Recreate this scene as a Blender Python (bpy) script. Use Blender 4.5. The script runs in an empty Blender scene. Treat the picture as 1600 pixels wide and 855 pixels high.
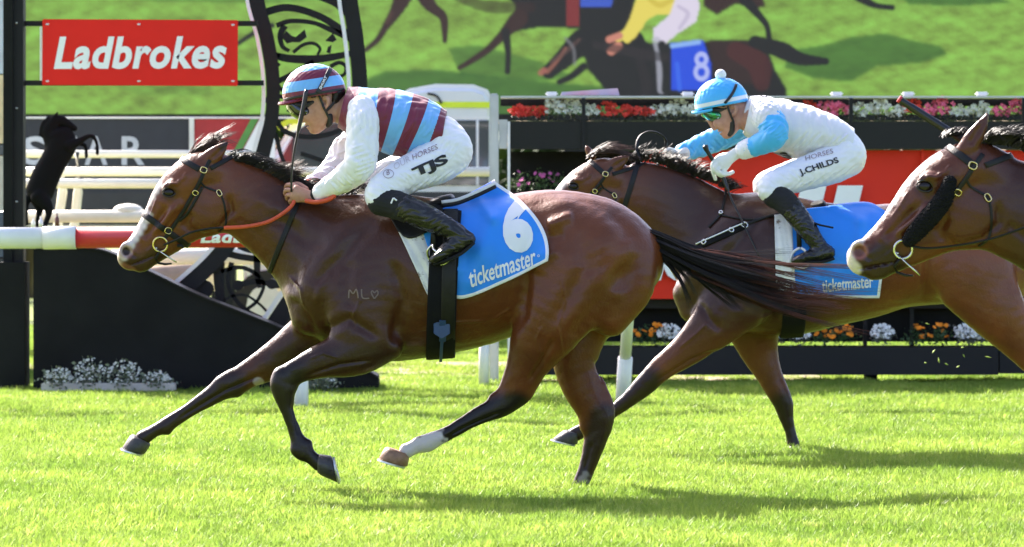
import bpy, bmesh, math, random
import numpy as np
from mathutils import Vector, Matrix
from mathutils.bvhtree import BVHTree
random.seed(7)
rng = np.random.default_rng(7)
scene = bpy.context.scene
COL = scene.collection
R = math.radians

# ------------------------------------------------------------ camera, sky, sun, exposure
FPX = 7200.0            # focal length in photo pixels (photo is 1600 px wide)
CAMD = 20.0             # metres from the camera to the leading horse
CAMH = 1.325
HORY = 293.0            # photo row of the horizon
cam_data = bpy.data.cameras.new('camera')
cam = bpy.data.objects.new('camera', cam_data); COL.objects.link(cam)
cam.location = (0, -CAMD, CAMH); cam.rotation_euler = (R(90), 0, 0)
cam_data.sensor_width = 36; cam_data.lens = FPX * 36 / 1600
cam_data.shift_y = -(427.5 - HORY) / 1600
cam_data.clip_start = 0.5; cam_data.clip_end = 3000
cam_data.dof.use_dof = True; cam_data.dof.focus_distance = CAMD - 0.1
cam_data.dof.aperture_fstop = 7.1
scene.camera = cam
SUN_EL, SUN_AZ = 38.0, -37.0     # azimuth measured from +Y (away from camera) towards -X is negative
world = bpy.data.worlds.new('World'); scene.world = world; world.use_nodes = True
wn = world.node_tree.nodes; wl = world.node_tree.links
sky = wn.new('ShaderNodeTexSky'); sky.sky_type = 'NISHITA'; sky.sun_disc = False
sky.sun_elevation = R(SUN_EL); sky.sun_rotation = R(SUN_AZ)
sky.dust_density = 3.0; sky.ozone_density = 1.6; sky.air_density = 0.8
tint = wn.new('ShaderNodeMix'); tint.data_type = 'RGBA'; tint.blend_type = 'MULTIPLY'; tint.inputs[0].default_value = 1; tint.inputs[7].default_value = (1.04, 0.95, 0.97, 1)
wl.new(sky.outputs[0], tint.inputs[6]); wl.new(tint.outputs[2], wn['Background'].inputs[0]); wn['Background'].inputs[1].default_value = 0.12
sd = bpy.data.lights.new('sun', 'SUN'); sd.energy = 4.2; sd.angle = R(0.6); sd.color = (1.0, 0.93, 0.85)
sun = bpy.data.objects.new('sun', sd); COL.objects.link(sun)
sdir = Vector((math.sin(R(SUN_AZ)) * math.cos(R(SUN_EL)), math.cos(R(SUN_AZ)) * math.cos(R(SUN_EL)), math.sin(R(SUN_EL))))
sun.rotation_euler = sdir.to_track_quat('Z', 'Y').to_euler()
scene.view_settings.view_transform = 'Standard'; scene.view_settings.look = 'None'
scene.view_settings.exposure = 2.05; scene.view_settings.gamma = 1.0; EXPO = 1.95
scene.render.engine = 'CYCLES'
scene.cycles.max_bounces = 6; scene.cycles.transparent_max_bounces = 8

# ------------------------------------------------------------ helpers
def W(px, py, Y):
    """photo pixel + depth plane -> world point"""
    D = CAMD + Y
    return np.array(((px - 800) * D / FPX, Y, CAMH + (HORY - py) * D / FPX))
def tag(o, label=None, cat=None, group=None, kind=None):
    if label: o['label'] = label
    if cat: o['category'] = cat
    if group: o['group'] = group
    if kind: o['kind'] = kind
    return o
def empty(name, loc, label, cat, group=None):
    o = bpy.data.objects.new(name, None); COL.objects.link(o); o.location = loc
    o.empty_display_size = 0.1
    return tag(o, label, cat, group)
def mesh_obj(name, V, F, m, parent=None, smooth=False):
    """V: Nx3, F: array (quads or tris) or list of faces"""
    me = bpy.data.meshes.new(name)
    V = np.asarray(V, dtype=np.float32)
    off = np.array(parent.location) if parent is not None and parent.parent is None else None
    if parent is not None:
        q = parent; base = np.zeros(3)
        while q is not None: base = base + np.array(q.location); q = q.parent
        V = V - base.astype(np.float32)
    if isinstance(F, np.ndarray):
        n, k = F.shape
        me.vertices.add(len(V)); me.vertices.foreach_set('co', V.ravel())
        me.loops.add(n * k); me.loops.foreach_set('vertex_index', F.astype(np.int32).ravel())
        me.polygons.add(n); me.polygons.foreach_set('loop_start', np.arange(0, n * k, k, dtype=np.int32))
        me.update(calc_edges=True)
    else:
        me.from_pydata(V.tolist(), [], F); me.update()
    if smooth: me.polygons.foreach_set('use_smooth', np.ones(len(me.polygons), dtype=bool))
    if m: me.materials.append(m)
    o = bpy.data.objects.new(name, me); COL.objects.link(o)
    if parent is not None: o.parent = parent
    return o
def set_attr(o, name, arr):
    a = o.data.attributes.new(name, 'FLOAT', 'POINT'); a.data.foreach_set('value', np.asarray(arr, dtype=np.float32))
def set_col(o, name, arr):
    a = o.data.attributes.new(name, 'FLOAT_COLOR', 'POINT')
    c = np.ones((len(arr), 4), dtype=np.float32); c[:, :3] = arr; a.data.foreach_set('color', c.ravel())
class MB:
    def __init__(s): s.v = []; s.f = []; s.n = 0
    def add(s, V, F):
        V = np.asarray(V, dtype=float); s.v.append(V)
        s.f += [tuple(int(i) + s.n for i in f) for f in F]; s.n += len(V); return s
    def box(s, c, d, rz=0, ry=0, bev=0.0):
        c = np.array(c, float); hx, hy, hz = np.array(d, float) / 2
        if bev > 0:
            b = min(bev, hx * .9, hy * .9, hz * .9); pts = []
            bm = bmesh.new(); bmesh.ops.create_cube(bm, size=1)
            for v in bm.verts: v.co = Vector((v.co.x * 2 * hx, v.co.y * 2 * hy, v.co.z * 2 * hz))
            bmesh.ops.bevel(bm, geom=list(bm.edges), offset=b, segments=2, affect='EDGES')
            V = np.array([v.co[:] for v in bm.verts]); F = [[v.index for v in f.verts] for f in bm.faces]; bm.free()
        else:
            V = np.array([(x, y, z) for x in (-hx, hx) for y in (-hy, hy) for z in (-hz, hz)])
            F = [(0, 1, 3, 2), (4, 6, 7, 5), (0, 4, 5, 1), (2, 3, 7, 6), (0, 2, 6, 4), (1, 5, 7, 3)]
        M = np.array(Matrix.Rotation(rz, 3, 'Z') @ Matrix.Rotation(ry, 3, 'Y'))
        return s.add(V @ M.T + c, F)
    def tube(s, P, r, n=8, cap=True, flat=1.0, up=(0, 0, 1)):
        P = np.asarray(P, float); m = len(P); r = np.broadcast_to(np.asarray(r, float), (m,))
        T = np.gradient(P, axis=0); T /= np.linalg.norm(T, axis=1, keepdims=True) + 1e-9
        up = np.array(up, float); A = np.cross(T, up)
        bad = np.linalg.norm(A, axis=1) < 1e-3; A[bad] = np.cross(T[bad], (1, 0.2, 0)); A /= np.linalg.norm(A, axis=1, keepdims=True)
        B = np.cross(A, T); th = np.linspace(0, 2 * math.pi, n, endpoint=False)
        V = P[:, None] + r[:, None, None] * (A[:, None] * np.cos(th)[None, :, None] + B[:, None] * np.sin(th)[None, :, None] * flat)
        F = [(i * n + j, i * n + (j + 1) % n, (i + 1) * n + (j + 1) % n, (i + 1) * n + j) for i in range(m - 1) for j in range(n)]
        if cap: F += [tuple(range(n))[::-1], tuple((m - 1) * n + j for j in range(n))]
        return s.add(V.reshape(-1, 3), F)
    def sphere(s, c, r, n=12, m=8):
        r = np.broadcast_to(np.asarray(r, float), (3,)); V = [(0, 0, 1)]
        for i in range(1, m):
            a = math.pi * i / m
            V += [(math.sin(a) * math.cos(2 * math.pi * j / n), math.sin(a) * math.sin(2 * math.pi * j / n), math.cos(a)) for j in range(n)]
        V.append((0, 0, -1)); k = len(V) - 1
        F = [(0, 1 + j, 1 + (j + 1) % n) for j in range(n)]
        F += [(1 + i * n + j, 1 + (i + 1) * n + j, 1 + (i + 1) * n + (j + 1) % n, 1 + i * n + (j + 1) % n) for i in range(m - 2) for j in range(n)]
        F += [(k, 1 + (m - 2) * n + (j + 1) % n, 1 + (m - 2) * n + j) for j in range(n)]
        return s.add(np.array(V) * r + np.array(c), F)
    def prism(s, poly, Y, depth, Yc=None):
        """photo-pixel polygon at depth Y, extruded away from the camera by depth"""
        a = np.array([W(x, y, Y) for x, y in poly]); b = a + np.array((0, depth, 0)); n = len(poly)
        ar = sum(poly[i][0] * poly[(i + 1) % n][1] - poly[(i + 1) % n][0] * poly[i][1] for i in range(n))
        F = [tuple(range(n)), tuple(range(2 * n - 1, n - 1, -1))] + [((i + 1) % n, i, n + i, n + (i + 1) % n) for i in range(n)]
        if ar > 0: F = [f[::-1] for f in F]
        return s.add(np.vstack([a, b]), F)
    def build(s, name, m, parent=None, smooth=False):
        return mesh_obj(name, np.vstack(s.v), s.f, m, parent, smooth)

def spline(P, n=6, closed=False):
    """Catmull-Rom through rows of P, n samples per span"""
    P = np.asarray(P, float)
    if closed: Q = np.vstack([P[-1], P, P[0], P[1]])
    else: Q = np.vstack([2 * P[0] - P[1], P, 2 * P[-1] - P[-2]])
    out = []
    for i in range(1, len(Q) - 2):
        for k in range(n):
            t = k / n; a, b, c, d = Q[i - 1], Q[i], Q[i + 1], Q[i + 2]
            out.append(0.5 * (2 * b + (c - a) * t + (2 * a - 5 * b + 4 * c - d) * t * t + (3 * b - a - 3 * c + d) * t ** 3))
    if not closed: out.append(P[-1])
    return np.array(out)

# ------------------------------------------------------------ implicit surfaces
class Field:
    def __init__(s, lo, hi, h):
        s.lo = np.array(lo, float); s.h = np.broadcast_to(np.asarray(h, float), (3,)).copy()
        s.n = np.maximum(4, np.ceil((np.array(hi, float) - s.lo) / s.h).astype(int) + 1)
        s.V = np.full(s.n, 0.3, dtype=np.float32)
    def sl(s, lo, hi):
        a = np.clip(np.floor((np.array(lo) - s.lo) / s.h).astype(int), 0, s.n - 1)
        b = np.clip(np.ceil((np.array(hi) - s.lo) / s.h).astype(int) + 1, a + 1, s.n)
        ax = [(s.lo[i] + np.arange(a[i], b[i]) * s.h[i]).astype(np.float32) for i in range(3)]
        return tuple(slice(a[i], b[i]) for i in range(3)), ax[0][:, None, None], ax[1][None, :, None], ax[2][None, None, :]
    def comb(s, sl, d, k, sub=False):
        v = s.V[sl]
        if sub:
            if k <= 0: s.V[sl] = np.maximum(v, -d); return
            h = np.clip(0.5 - 0.5 * (v + d) / k, 0, 1); s.V[sl] = v * (1 - h) - d * h + k * h * (1 - h); return
        if k <= 0: s.V[sl] = np.minimum(v, d); return
        h = np.clip(0.5 + 0.5 * (d - v) / k, 0, 1); s.V[sl] = d * (1 - h) + v * h - k * h * (1 - h)
    def chain(s, P, A, B, k=0.02, sub=False, n=4, infl=0.0, lat=(0, 1, 0), sc=1.0):
        """swept ellipses: centres P (Nx3), in-plane radii A, lateral radii B"""
        Q = np.hstack([np.asarray(P, float), np.asarray(A, float)[:, None], np.asarray(B, float)[:, None]])
        if n > 1 and len(Q) > 2: Q = spline(Q, n)
        Q[:, 3:] = np.maximum(Q[:, 3:] + infl, 0.002)
        pad = k + 0.02; mr = Q[:, 3:].max(axis=1)
        lo = Q[:, :3].min(axis=0) - mr.max() - pad; hi = Q[:, :3].max(axis=0) + mr.max() + pad
        SL, X, Y, Z = s.sl(lo, hi); D = np.full(s.V[SL].shape, 0.3, dtype=np.float32)
        o = [q.start for q in SL]
        for i in range(len(Q) - 1):
            p0, p1 = Q[i, :3], Q[i + 1, :3]; d = p1 - p0; L = np.linalg.norm(d)
            if L < 1e-6: continue
            T = d / L; la = np.array(lat, float) - T * np.dot(lat, T)
            if np.linalg.norm(la) < 0.05: la = np.cross(T, (0, 0, 1))
            la /= np.linalg.norm(la); U = np.cross(T, la)
            r = max(mr[i], mr[i + 1]) + pad
            sl, X, Y, Z = s.sl(np.minimum(p0, p1) - r, np.maximum(p0, p1) + r)
            sub_ = tuple(slice(sl[j].start - o[j], sl[j].stop - o[j]) for j in range(3))
            x, y, z = X - np.float32(p0[0]), Y - np.float32(p0[1]), Z - np.float32(p0[2])
            f = np.float32
            w = x * f(T[0]) + y * f(T[1]) + z * f(T[2]); t = np.clip(w / f(L), 0, 1)
            u = x * f(U[0]) + y * f(U[1]) + z * f(U[2]); v = x * f(la[0]) + y * f(la[1]) + z * f(la[2])
            a = f(Q[i, 3]) + t * f(Q[i + 1, 3] - Q[i, 3]); b = f(Q[i, 4]) + t * f(Q[i + 1, 4] - Q[i, 4])
            w = w - t * f(L); c = np.minimum(a, b)
            u /= a; v /= b; w /= c; k0 = np.sqrt(u * u + v * v + w * w)
            k1 = np.sqrt((u / a) ** 2 + (v / b) ** 2 + (w / c) ** 2) + f(1e-6)
            D[sub_] = np.minimum(D[sub_], np.maximum(k0 * (k0 - 1) / k1, -f(c.max())))
        s.comb(SL, D, k, sub)
    def ell(s, c, r, k=0.02, sub=False, rot=None):
        """ellipsoid, rot: 3x3 with rows = local axes"""
        c = np.array(c, float); r = np.array(r, float); m = r.max() + k + 0.02
        sl, X, Y, Z = s.sl(c - m, c + m); x, y, z = X - np.float32(c[0]), Y - np.float32(c[1]), Z - np.float32(c[2])
        if rot is None: q = (x, y, z)
        else: q = tuple(x * np.float32(rot[i][0]) + y * np.float32(rot[i][1]) + z * np.float32(rot[i][2]) for i in range(3))
        r = r.astype(np.float32)
        k0 = np.sqrt(sum((q[i] / r[i]) ** 2 for i in range(3))); k1 = np.sqrt(sum((q[i] / r[i] ** 2) ** 2 for i in range(3))) + np.float32(1e-6)
        s.comb(sl, np.maximum(k0 * (k0 - 1) / k1, -r.min()).astype(np.float32), k, sub)
    def blur(s, it=2):
        for _ in range(it):
            for ax in range(3):
                v = s.V; a = [slice(None)] * 3; b = [slice(None)] * 3; c = [slice(None)] * 3
                a[ax] = slice(0, -2); b[ax] = slice(1, -1); c[ax] = slice(2, None)
                w = v.copy(); w[tuple(b)] = v[tuple(b)] * 0.5 + (v[tuple(a)] + v[tuple(c)]) * 0.25; s.V = w
    def plane(s, p, nrm, k=0.0):
        """cut away the side the normal points to"""
        nrm = np.array(nrm, float); nrm /= np.linalg.norm(nrm)
        sl, X, Y, Z = s.sl(s.lo, s.lo + s.h * s.n)
        d = (X - p[0]) * nrm[0] + (Y - p[1]) * nrm[1] + (Z - p[2]) * nrm[2]
        v = s.V
        if k <= 0: s.V = np.maximum(v, d.astype(np.float32))
        else:
            h = np.clip(0.5 - 0.5 * (v - d) / k, 0, 1); s.V = (v * (1 - h) + d * h + k * h * (1 - h)).astype(np.float32)
    def wrinkle(s, amp, wl, seed=0, stretch=(1, 1, 1)):
        r = np.random.default_rng(seed); sl, X, Y, Z = s.sl(s.lo, s.lo + s.h * s.n)
        m = np.abs(s.V) < 0.03; i = np.nonzero(m)
        x = (s.lo[0] + i[0] * s.h[0]) * stretch[0]; y = (s.lo[1] + i[1] * s.h[1]) * stretch[1]; z = (s.lo[2] + i[2] * s.h[2]) * stretch[2]
        acc = 0; wx = 0.3 * wl * np.sin(z * 2.1 / wl + y * 1.3 / wl + seed); wz = 0.3 * wl * np.sin(x * 1.7 / wl - y * 1.9 / wl + 2 * seed)
        for q in range(5):
            d = r.normal(size=3); d /= np.linalg.norm(d); f = 2 * math.pi / wl * r.uniform(0.6, 1.6)
            t = np.sin(((x + wx) * d[0] + y * d[1] + (z + wz) * d[2]) * f + r.uniform(0, 6.3))
            acc = acc + (1 - 2 * np.abs(t)) * r.uniform(0.5, 1)
        s.V[i] += (acc * amp / 2.2).astype(np.float32)
    def mesh(s):
        V = s.V; V[0] = V[-1] = 0.3; V[:, 0] = V[:, -1] = 0.3; V[:, :, 0] = V[:, :, -1] = 0.3
        S = (V < 0); c = np.zeros(tuple(n - 1 for n in S.shape), dtype=np.uint8)
        for i in (0, 1):
            for j in (0, 1):
                for k in (0, 1): c += S[i:S.shape[0] - 1 + i, j:S.shape[1] - 1 + j, k:S.shape[2] - 1 + k]
        idx = np.nonzero((c > 0) & (c < 8)); N = len(idx[0]); I = np.stack(idx, 1)
        corner = {}
        for i in (0, 1):
            for j in (0, 1):
                for k in (0, 1): corner[i, j, k] = V[idx[0] + i, idx[1] + j, idx[2] + k]
        acc = np.zeros((N, 3)); cnt = np.zeros(N)
        for a in corner:
            for ax in range(3):
                if a[ax] == 0:
                    b = list(a); b[ax] = 1; b = tuple(b); va, vb = corner[a], corner[b]
                    m = (va < 0) != (vb < 0); t = np.where(m, va / np.where(m, va - vb, 1), 0)
                    p = np.tile(np.array(a, float), (N, 1)); p[:, ax] += t; acc += p * m[:, None]; cnt += m
        P = s.lo + (I + acc / cnt[:, None]) * s.h
        L = np.full(c.shape, -1, dtype=np.int32); L[idx] = np.arange(N)
        Q = []
        for ax in range(3):
            o1, o2 = (ax + 1) % 3, (ax + 2) % 3
            sa = [slice(None)] * 3; sb = [slice(None)] * 3; sa[ax] = slice(0, -1); sb[ax] = slice(1, None)
            m = S[tuple(sa)] != S[tuple(sb)]; e = np.stack(np.nonzero(m), 1)
            e = e[(e[:, o1] > 0) & (e[:, o2] > 0) & (e[:, o1] < c.shape[o1]) & (e[:, o2] < c.shape[o2])]
            ins = S[e[:, 0], e[:, 1], e[:, 2]]
            def g(d1, d2):
                q = e.copy(); q[:, o1] += d1; q[:, o2] += d2; return L[q[:, 0], q[:, 1], q[:, 2]]
            f = np.stack([g(0, 0), g(-1, 0), g(-1, -1), g(0, -1)], 1)
            f[~ins] = f[~ins][:, ::-1]; Q.append(f)
        return P, np.vstack(Q)
def smoothstep(a, b, x):
    t = np.clip((x - a) / (b - a), 0, 1); return t * t * (3 - 2 * t)
def segdist(x, y, pts):
    """distance in pixels from arrays x,y to a polyline"""
    d = np.full(x.shape, 1e9)
    for (ax, ay), (bx, by) in zip(pts[:-1], pts[1:]):
        vx, vy = bx - ax, by - ay; t = np.clip(((x - ax) * vx + (y - ay) * vy) / (vx * vx + vy * vy + 1e-9), 0, 1)
        d = np.minimum(d, np.hypot(x - ax - t * vx, y - ay - t * vy))
    return d
def taperdist(x, y, pts):
    """distance to a polyline and a weight that fades towards its two ends"""
    L = np.cumsum([0] + [math.hypot(b[0] - a[0], b[1] - a[1]) for a, b in zip(pts[:-1], pts[1:])]); d = np.full(x.shape, 1e9); s = np.zeros(x.shape)
    for i, ((ax, ay), (bx, by)) in enumerate(zip(pts[:-1], pts[1:])):
        vx, vy = bx - ax, by - ay; t = np.clip(((x - ax) * vx + (y - ay) * vy) / (vx * vx + vy * vy + 1e-9), 0, 1); q = np.hypot(x - ax - t * vx, y - ay - t * vy)
        m = q < d; d = np.where(m, q, d); s = np.where(m, (L[i] + t * (L[i + 1] - L[i])) / L[-1], s)
    return d, smoothstep(0, .22, s) * smoothstep(1, .78, s)
def pix(V):
    D = CAMD + V[:, 1]; return V[:, 0] * FPX / D + 800, HORY - (V[:, 2] - CAMH) * FPX / D
def bvh_of(V, F): return BVHTree.FromPolygons(V.tolist(), F.tolist())
CAMV = Vector((0, -CAMD, CAMH))
def hit(bvh, px, py, Yn=0.0):
    """where the sight line through a photo pixel meets a surface (else the nearest point of it)"""
    q = Vector(W(px, py, Yn)); d = (q - CAMV).normalized()
    l, n, i, t = bvh.ray_cast(CAMV, d)
    if l is None:
        l, n, i, t = bvh.find_nearest(q)
    if n.dot(d) > 0: n = -n
    return np.array(l), np.array(n)
def ribbon(P, N, w, t, inset=0.002):
    """flat strap with thickness lying on a surface: P points, N outward normals"""
    P = np.asarray(P, float); N = np.asarray(N, float); m = len(P)
    if m > 4:
        for _ in range(2):
            P[1:-1] = P[1:-1] * .5 + (P[:-2] + P[2:]) * .25; N[1:-1] = N[1:-1] * .5 + (N[:-2] + N[2:]) * .25
    N = N / (np.linalg.norm(N, axis=1, keepdims=True) + 1e-9)
    T = np.gradient(P, axis=0); T /= np.linalg.norm(T, axis=1, keepdims=True) + 1e-9
    S = np.cross(T, N); S /= np.linalg.norm(S, axis=1, keepdims=True) + 1e-9
    w = np.broadcast_to(np.asarray(w, float), (m,))[:, None]
    V = np.stack([P - S * w / 2 - N * inset, P - S * w / 2 + N * t * .8, P - S * w * .4 + N * t, P + S * w * .4 + N * t, P + S * w / 2 + N * t * .8, P + S * w / 2 - N * inset], 1)
    F = [(i * 6 + j, i * 6 + (j + 1) % 6, (i + 1) * 6 + (j + 1) % 6, (i + 1) * 6 + j) for i in range(m - 1) for j in range(6)]
    F += [tuple(range(6))[::-1], tuple((m - 1) * 6 + j for j in range(6))]
    return V.reshape(-1, 3), F
def ring(bvh, c, up, angs, lift=0.0, reach=0.6):
    """points where rays from c, turning in the plane of `up` and the Y axis, leave the surface; angle 0 = up, 90 = towards the camera"""
    c = Vector(c); up = Vector(up).normalized(); P = []; N = []
    for a in angs:
        d = up * math.cos(a) + Vector((0, -1, 0)) * math.sin(a)
        l, n, i, t = bvh.ray_cast(c + d * reach, -d, reach)
        if l is None: l = c + d * 0.1; n = d
        if n.dot(d) < 0: n = d
        P.append(np.array(l) + np.array(n) * lift); N.append(np.array(n) * .5 + np.array(d) * .5)
    return np.array(P), np.array(N)
def text_shape(txt, shear=0.0, bold=0.0, space=1.0, maxe=0.06):
    cu = bpy.data.curves.new('t', 'FONT'); cu.body = txt; cu.shear = shear; cu.offset = bold; cu.space_character = space
    cu.resolution_u = 4
    o = bpy.data.objects.new('t', cu); COL.objects.link(o); dg = bpy.context.evaluated_depsgraph_get()
    me = bpy.data.meshes.new_from_object(o.evaluated_get(dg)); bm = bmesh.new(); bm.from_mesh(me)
    bmesh.ops.triangulate(bm, faces=bm.faces)
    for _ in range(5):
        es = [e for e in bm.edges if e.calc_length() > maxe]
        if not es: break
        bmesh.ops.subdivide_edges(bm, edges=es, cuts=1); bmesh.ops.triangulate(bm, faces=bm.faces)
    V = np.array([v.co[:2] for v in bm.verts]); F = [tuple(v.index for v in f.verts) for f in bm.faces]
    bm.free(); bpy.data.objects.remove(o); bpy.data.curves.remove(cu); bpy.data.meshes.remove(me)
    lo, hi = V.min(0), V.max(0); asp = (hi[0] - lo[0]) / (hi[1] - lo[1]); return (V - lo) / (hi - lo), F, asp
def print_text(bvh, txt, O, U, Vv, m, parent, name='lettering', lift=0.004, Yn=0, **kw):
    """lettering laid on a surface: pixel box with lower-left O, width vector U, height vector Vv"""
    T, F, a = text_shape(txt, **kw)
    V = []
    for u, v in T:
        p, n = hit(bvh, O[0] + U[0] * u + Vv[0] * v, O[1] + U[1] * u + Vv[1] * v, Yn); V.append(p + n * lift)
    return mesh_obj(name, V, F, m, parent)
def strands(P, r0, taper=0.25, n=3):
    """P: S x M x 3 strands -> tapered thin tubes (vectorised)"""
    S, M, _ = P.shape; T = np.gradient(P, axis=1); T /= np.linalg.norm(T, axis=2, keepdims=True) + 1e-9
    A = np.cross(T, np.array((0.13, 1, 0.07))); A /= np.linalg.norm(A, axis=2, keepdims=True) + 1e-9; B = np.cross(A, T)
    r = np.broadcast_to(np.asarray(r0, float).reshape(-1, 1) * np.linspace(1, taper, M)[None, :], (S, M))[..., None, None]
    th = np.arange(n) * 2 * math.pi / n
    V = P[:, :, None] + r * (A[:, :, None] * np.cos(th)[None, None, :, None] + B[:, :, None] * np.sin(th)[None, None, :, None])
    i = np.arange(M - 1)[:, None]; j = np.arange(n)[None]; j2 = (j + 1) % n
    f = np.stack([i * n + j, i * n + j2, (i + 1) * n + j2, (i + 1) * n + j], -1).reshape(-1, 4)
    F = (np.arange(S)[:, None, None] * (M * n) + f[None]).reshape(-1, 4)
    return V.reshape(-1, 3), F

# ------------------------------------------------------------ materials
def srgb(r, g, b):
    return tuple((c / 255 / 12.92 if c / 255 <= 0.04045 else ((c / 255 + 0.055) / 1.055) ** 2.4) for c in (r, g, b))
def mat(name, col, rough=0.6, metal=0.0, var=0.15, scale=8.0, bump=0.0, bscale=60.0, sheen=0.0, spec=0.5, coat=0.0, col2=None, dirt=None, dscale=3.0, transm=0.0):
    m = bpy.data.materials.new(name); m.use_nodes = True; nt = m.node_tree; N, L = nt.nodes, nt.links; b = N['Principled BSDF']
    b.inputs['Roughness'].default_value = rough; b.inputs['Metallic'].default_value = metal
    b.inputs['Sheen Weight'].default_value = sheen; b.inputs['Specular IOR Level'].default_value = spec; b.inputs['Coat Weight'].default_value = coat
    b.inputs['Transmission Weight'].default_value = transm
    tc = N.new('ShaderNodeTexCoord'); nz = N.new('ShaderNodeTexNoise'); nz.inputs['Scale'].default_value = scale; nz.inputs['Detail'].default_value = 5
    L.new(tc.outputs['Object'], nz.inputs['Vector'])
    mx = N.new('ShaderNodeMix'); mx.data_type = 'RGBA'; c = np.array(col)
    c2 = np.array(col2) if col2 is not None else np.clip(c * (1 - var), 0, 1)
    c1 = c if col2 is not None else np.clip(c * (1 + var), 0, 1)
    mx.inputs[6].default_value = (*c1, 1); mx.inputs[7].default_value = (*c2, 1)
    mr = N.new('ShaderNodeMapRange'); mr.inputs[1].default_value = 0.3; mr.inputs[2].default_value = 0.7
    L.new(nz.outputs['Fac'], mr.inputs[0]); L.new(mr.outputs[0], mx.inputs[0]); out = mx.outputs[2]
    if dirt is not None:
        n2 = N.new('ShaderNodeTexNoise'); n2.inputs['Scale'].default_value = dscale; n2.inputs['Detail'].default_value = 8; n2.inputs['Roughness'].default_value = 0.7
        L.new(tc.outputs['Object'], n2.inputs['Vector'])
        m2 = N.new('ShaderNodeMapRange'); m2.inputs[1].default_value = dirt[1]; m2.inputs[2].default_value = dirt[1] + 0.06; L.new(n2.outputs['Fac'], m2.inputs[0])
        d = N.new('ShaderNodeMix'); d.data_type = 'RGBA'; L.new(m2.outputs[0], d.inputs[0]); L.new(out, d.inputs[6]); d.inputs[7].default_value = (*dirt[0], 1); out = d.outputs[2]
    L.new(out, b.inputs['Base Color'])
    if bump > 0:
        n3 = N.new('ShaderNodeTexNoise'); n3.inputs['Scale'].default_value = bscale; n3.inputs['Detail'].default_value = 4
        L.new(tc.outputs['Object'], n3.inputs['Vector']); bp = N.new('ShaderNodeBump'); bp.inputs['Strength'].default_value = bump; bp.inputs['Distance'].default_value = 0.01
        L.new(n3.outputs['Fac'], bp.inputs['Height']); L.new(bp.outputs[0], b.inputs['Normal'])
    return m
def coat_mat(name, base, dark, point=(0.010, 0.006, 0.005)):
    """horse coat: vertex masks blk (dark points), wht (white markings), pnk (bare skin), tone"""
    m = mat(name, base, rough=0.42, col2=tuple(.6 * a + .4 * b for a, b in zip(base, dark)), scale=6, spec=0.20, sheen=0.0, bump=0.25, bscale=110)
    nt = m.node_tree; N, L = nt.nodes, nt.links; b = N['Principled BSDF']
    src = b.inputs['Base Color'].links[0].from_socket
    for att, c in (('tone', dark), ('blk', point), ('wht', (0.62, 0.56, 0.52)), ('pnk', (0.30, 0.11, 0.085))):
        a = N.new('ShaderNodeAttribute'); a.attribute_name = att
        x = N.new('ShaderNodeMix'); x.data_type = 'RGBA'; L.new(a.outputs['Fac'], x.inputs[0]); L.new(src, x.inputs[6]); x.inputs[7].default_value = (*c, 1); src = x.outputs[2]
    bp0 = b.inputs['Normal'].links[0].from_node; n5 = N.new('ShaderNodeTexNoise'); n5.inputs['Scale'].default_value = 20; n5.inputs['Detail'].default_value = 3; n5.inputs['Distortion'].default_value = 1.2
    t5 = N.new('ShaderNodeTexCoord'); m5 = N.new('ShaderNodeMapping'); m5.inputs['Scale'].default_value = (1.0, .6, .55); L.new(t5.outputs['Object'], m5.inputs[0]); L.new(m5.outputs[0], n5.inputs['Vector'])
    bp5 = N.new('ShaderNodeBump'); bp5.inputs['Strength'].default_value = .55; bp5.inputs['Distance'].default_value = .006; L.new(n5.outputs['Fac'], bp5.inputs['Height']); L.new(bp0.outputs[0], bp5.inputs['Normal']); L.new(bp5.outputs[0], b.inputs['Normal'])
    b.inputs['Coat Weight'].default_value = .32; b.inputs['Coat Roughness'].default_value = .24
    L.new(src, b.inputs['Base Color']); b.inputs['Sheen Roughness'].default_value = 0.3
    b.inputs['Sheen Tint'].default_value = (1, .8, .65, 1)
    # hair direction streaks in gloss
    tc = N.new('ShaderNodeTexCoord'); mp = N.new('ShaderNodeMapping'); mp.inputs['Scale'].default_value = (20, 20, 60); nz = N.new('ShaderNodeTexNoise'); nz.inputs['Scale'].default_value = 3
    L.new(tc.outputs['Object'], mp.inputs[0]); L.new(mp.outputs[0], nz.inputs['Vector']); mr = N.new('ShaderNodeMapRange'); mr.inputs[3].default_value = 0.32; mr.inputs[4].default_value = 0.50
    L.new(nz.outputs['Fac'], mr.inputs[0]); L.new(mr.outputs[0], b.inputs['Roughness'])
    return m
def attr_mat(name, rough=0.6, sheen=0.0, emit=0.0, bump=0.0, bscale=40, spec=0.5):
    m = bpy.data.materials.new(name); m.use_nodes = True; N, L = m.node_tree.nodes, m.node_tree.links; b = N['Principled BSDF']
    a = N.new('ShaderNodeAttribute'); a.attribute_name = 'col'; L.new(a.outputs['Color'], b.inputs['Base Color']); b.inputs['Roughness'].default_value = rough
    b.inputs['Sheen Weight'].default_value = sheen; b.inputs['Specular IOR Level'].default_value = spec
    if emit: L.new(a.outputs['Color'], b.inputs['Emission Color']); b.inputs['Emission Strength'].default_value = emit; b.inputs['Base Color'].default_value = (0.01,) * 3 + (1,); L.remove(b.inputs['Base Color'].links[0])
    return m
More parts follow.
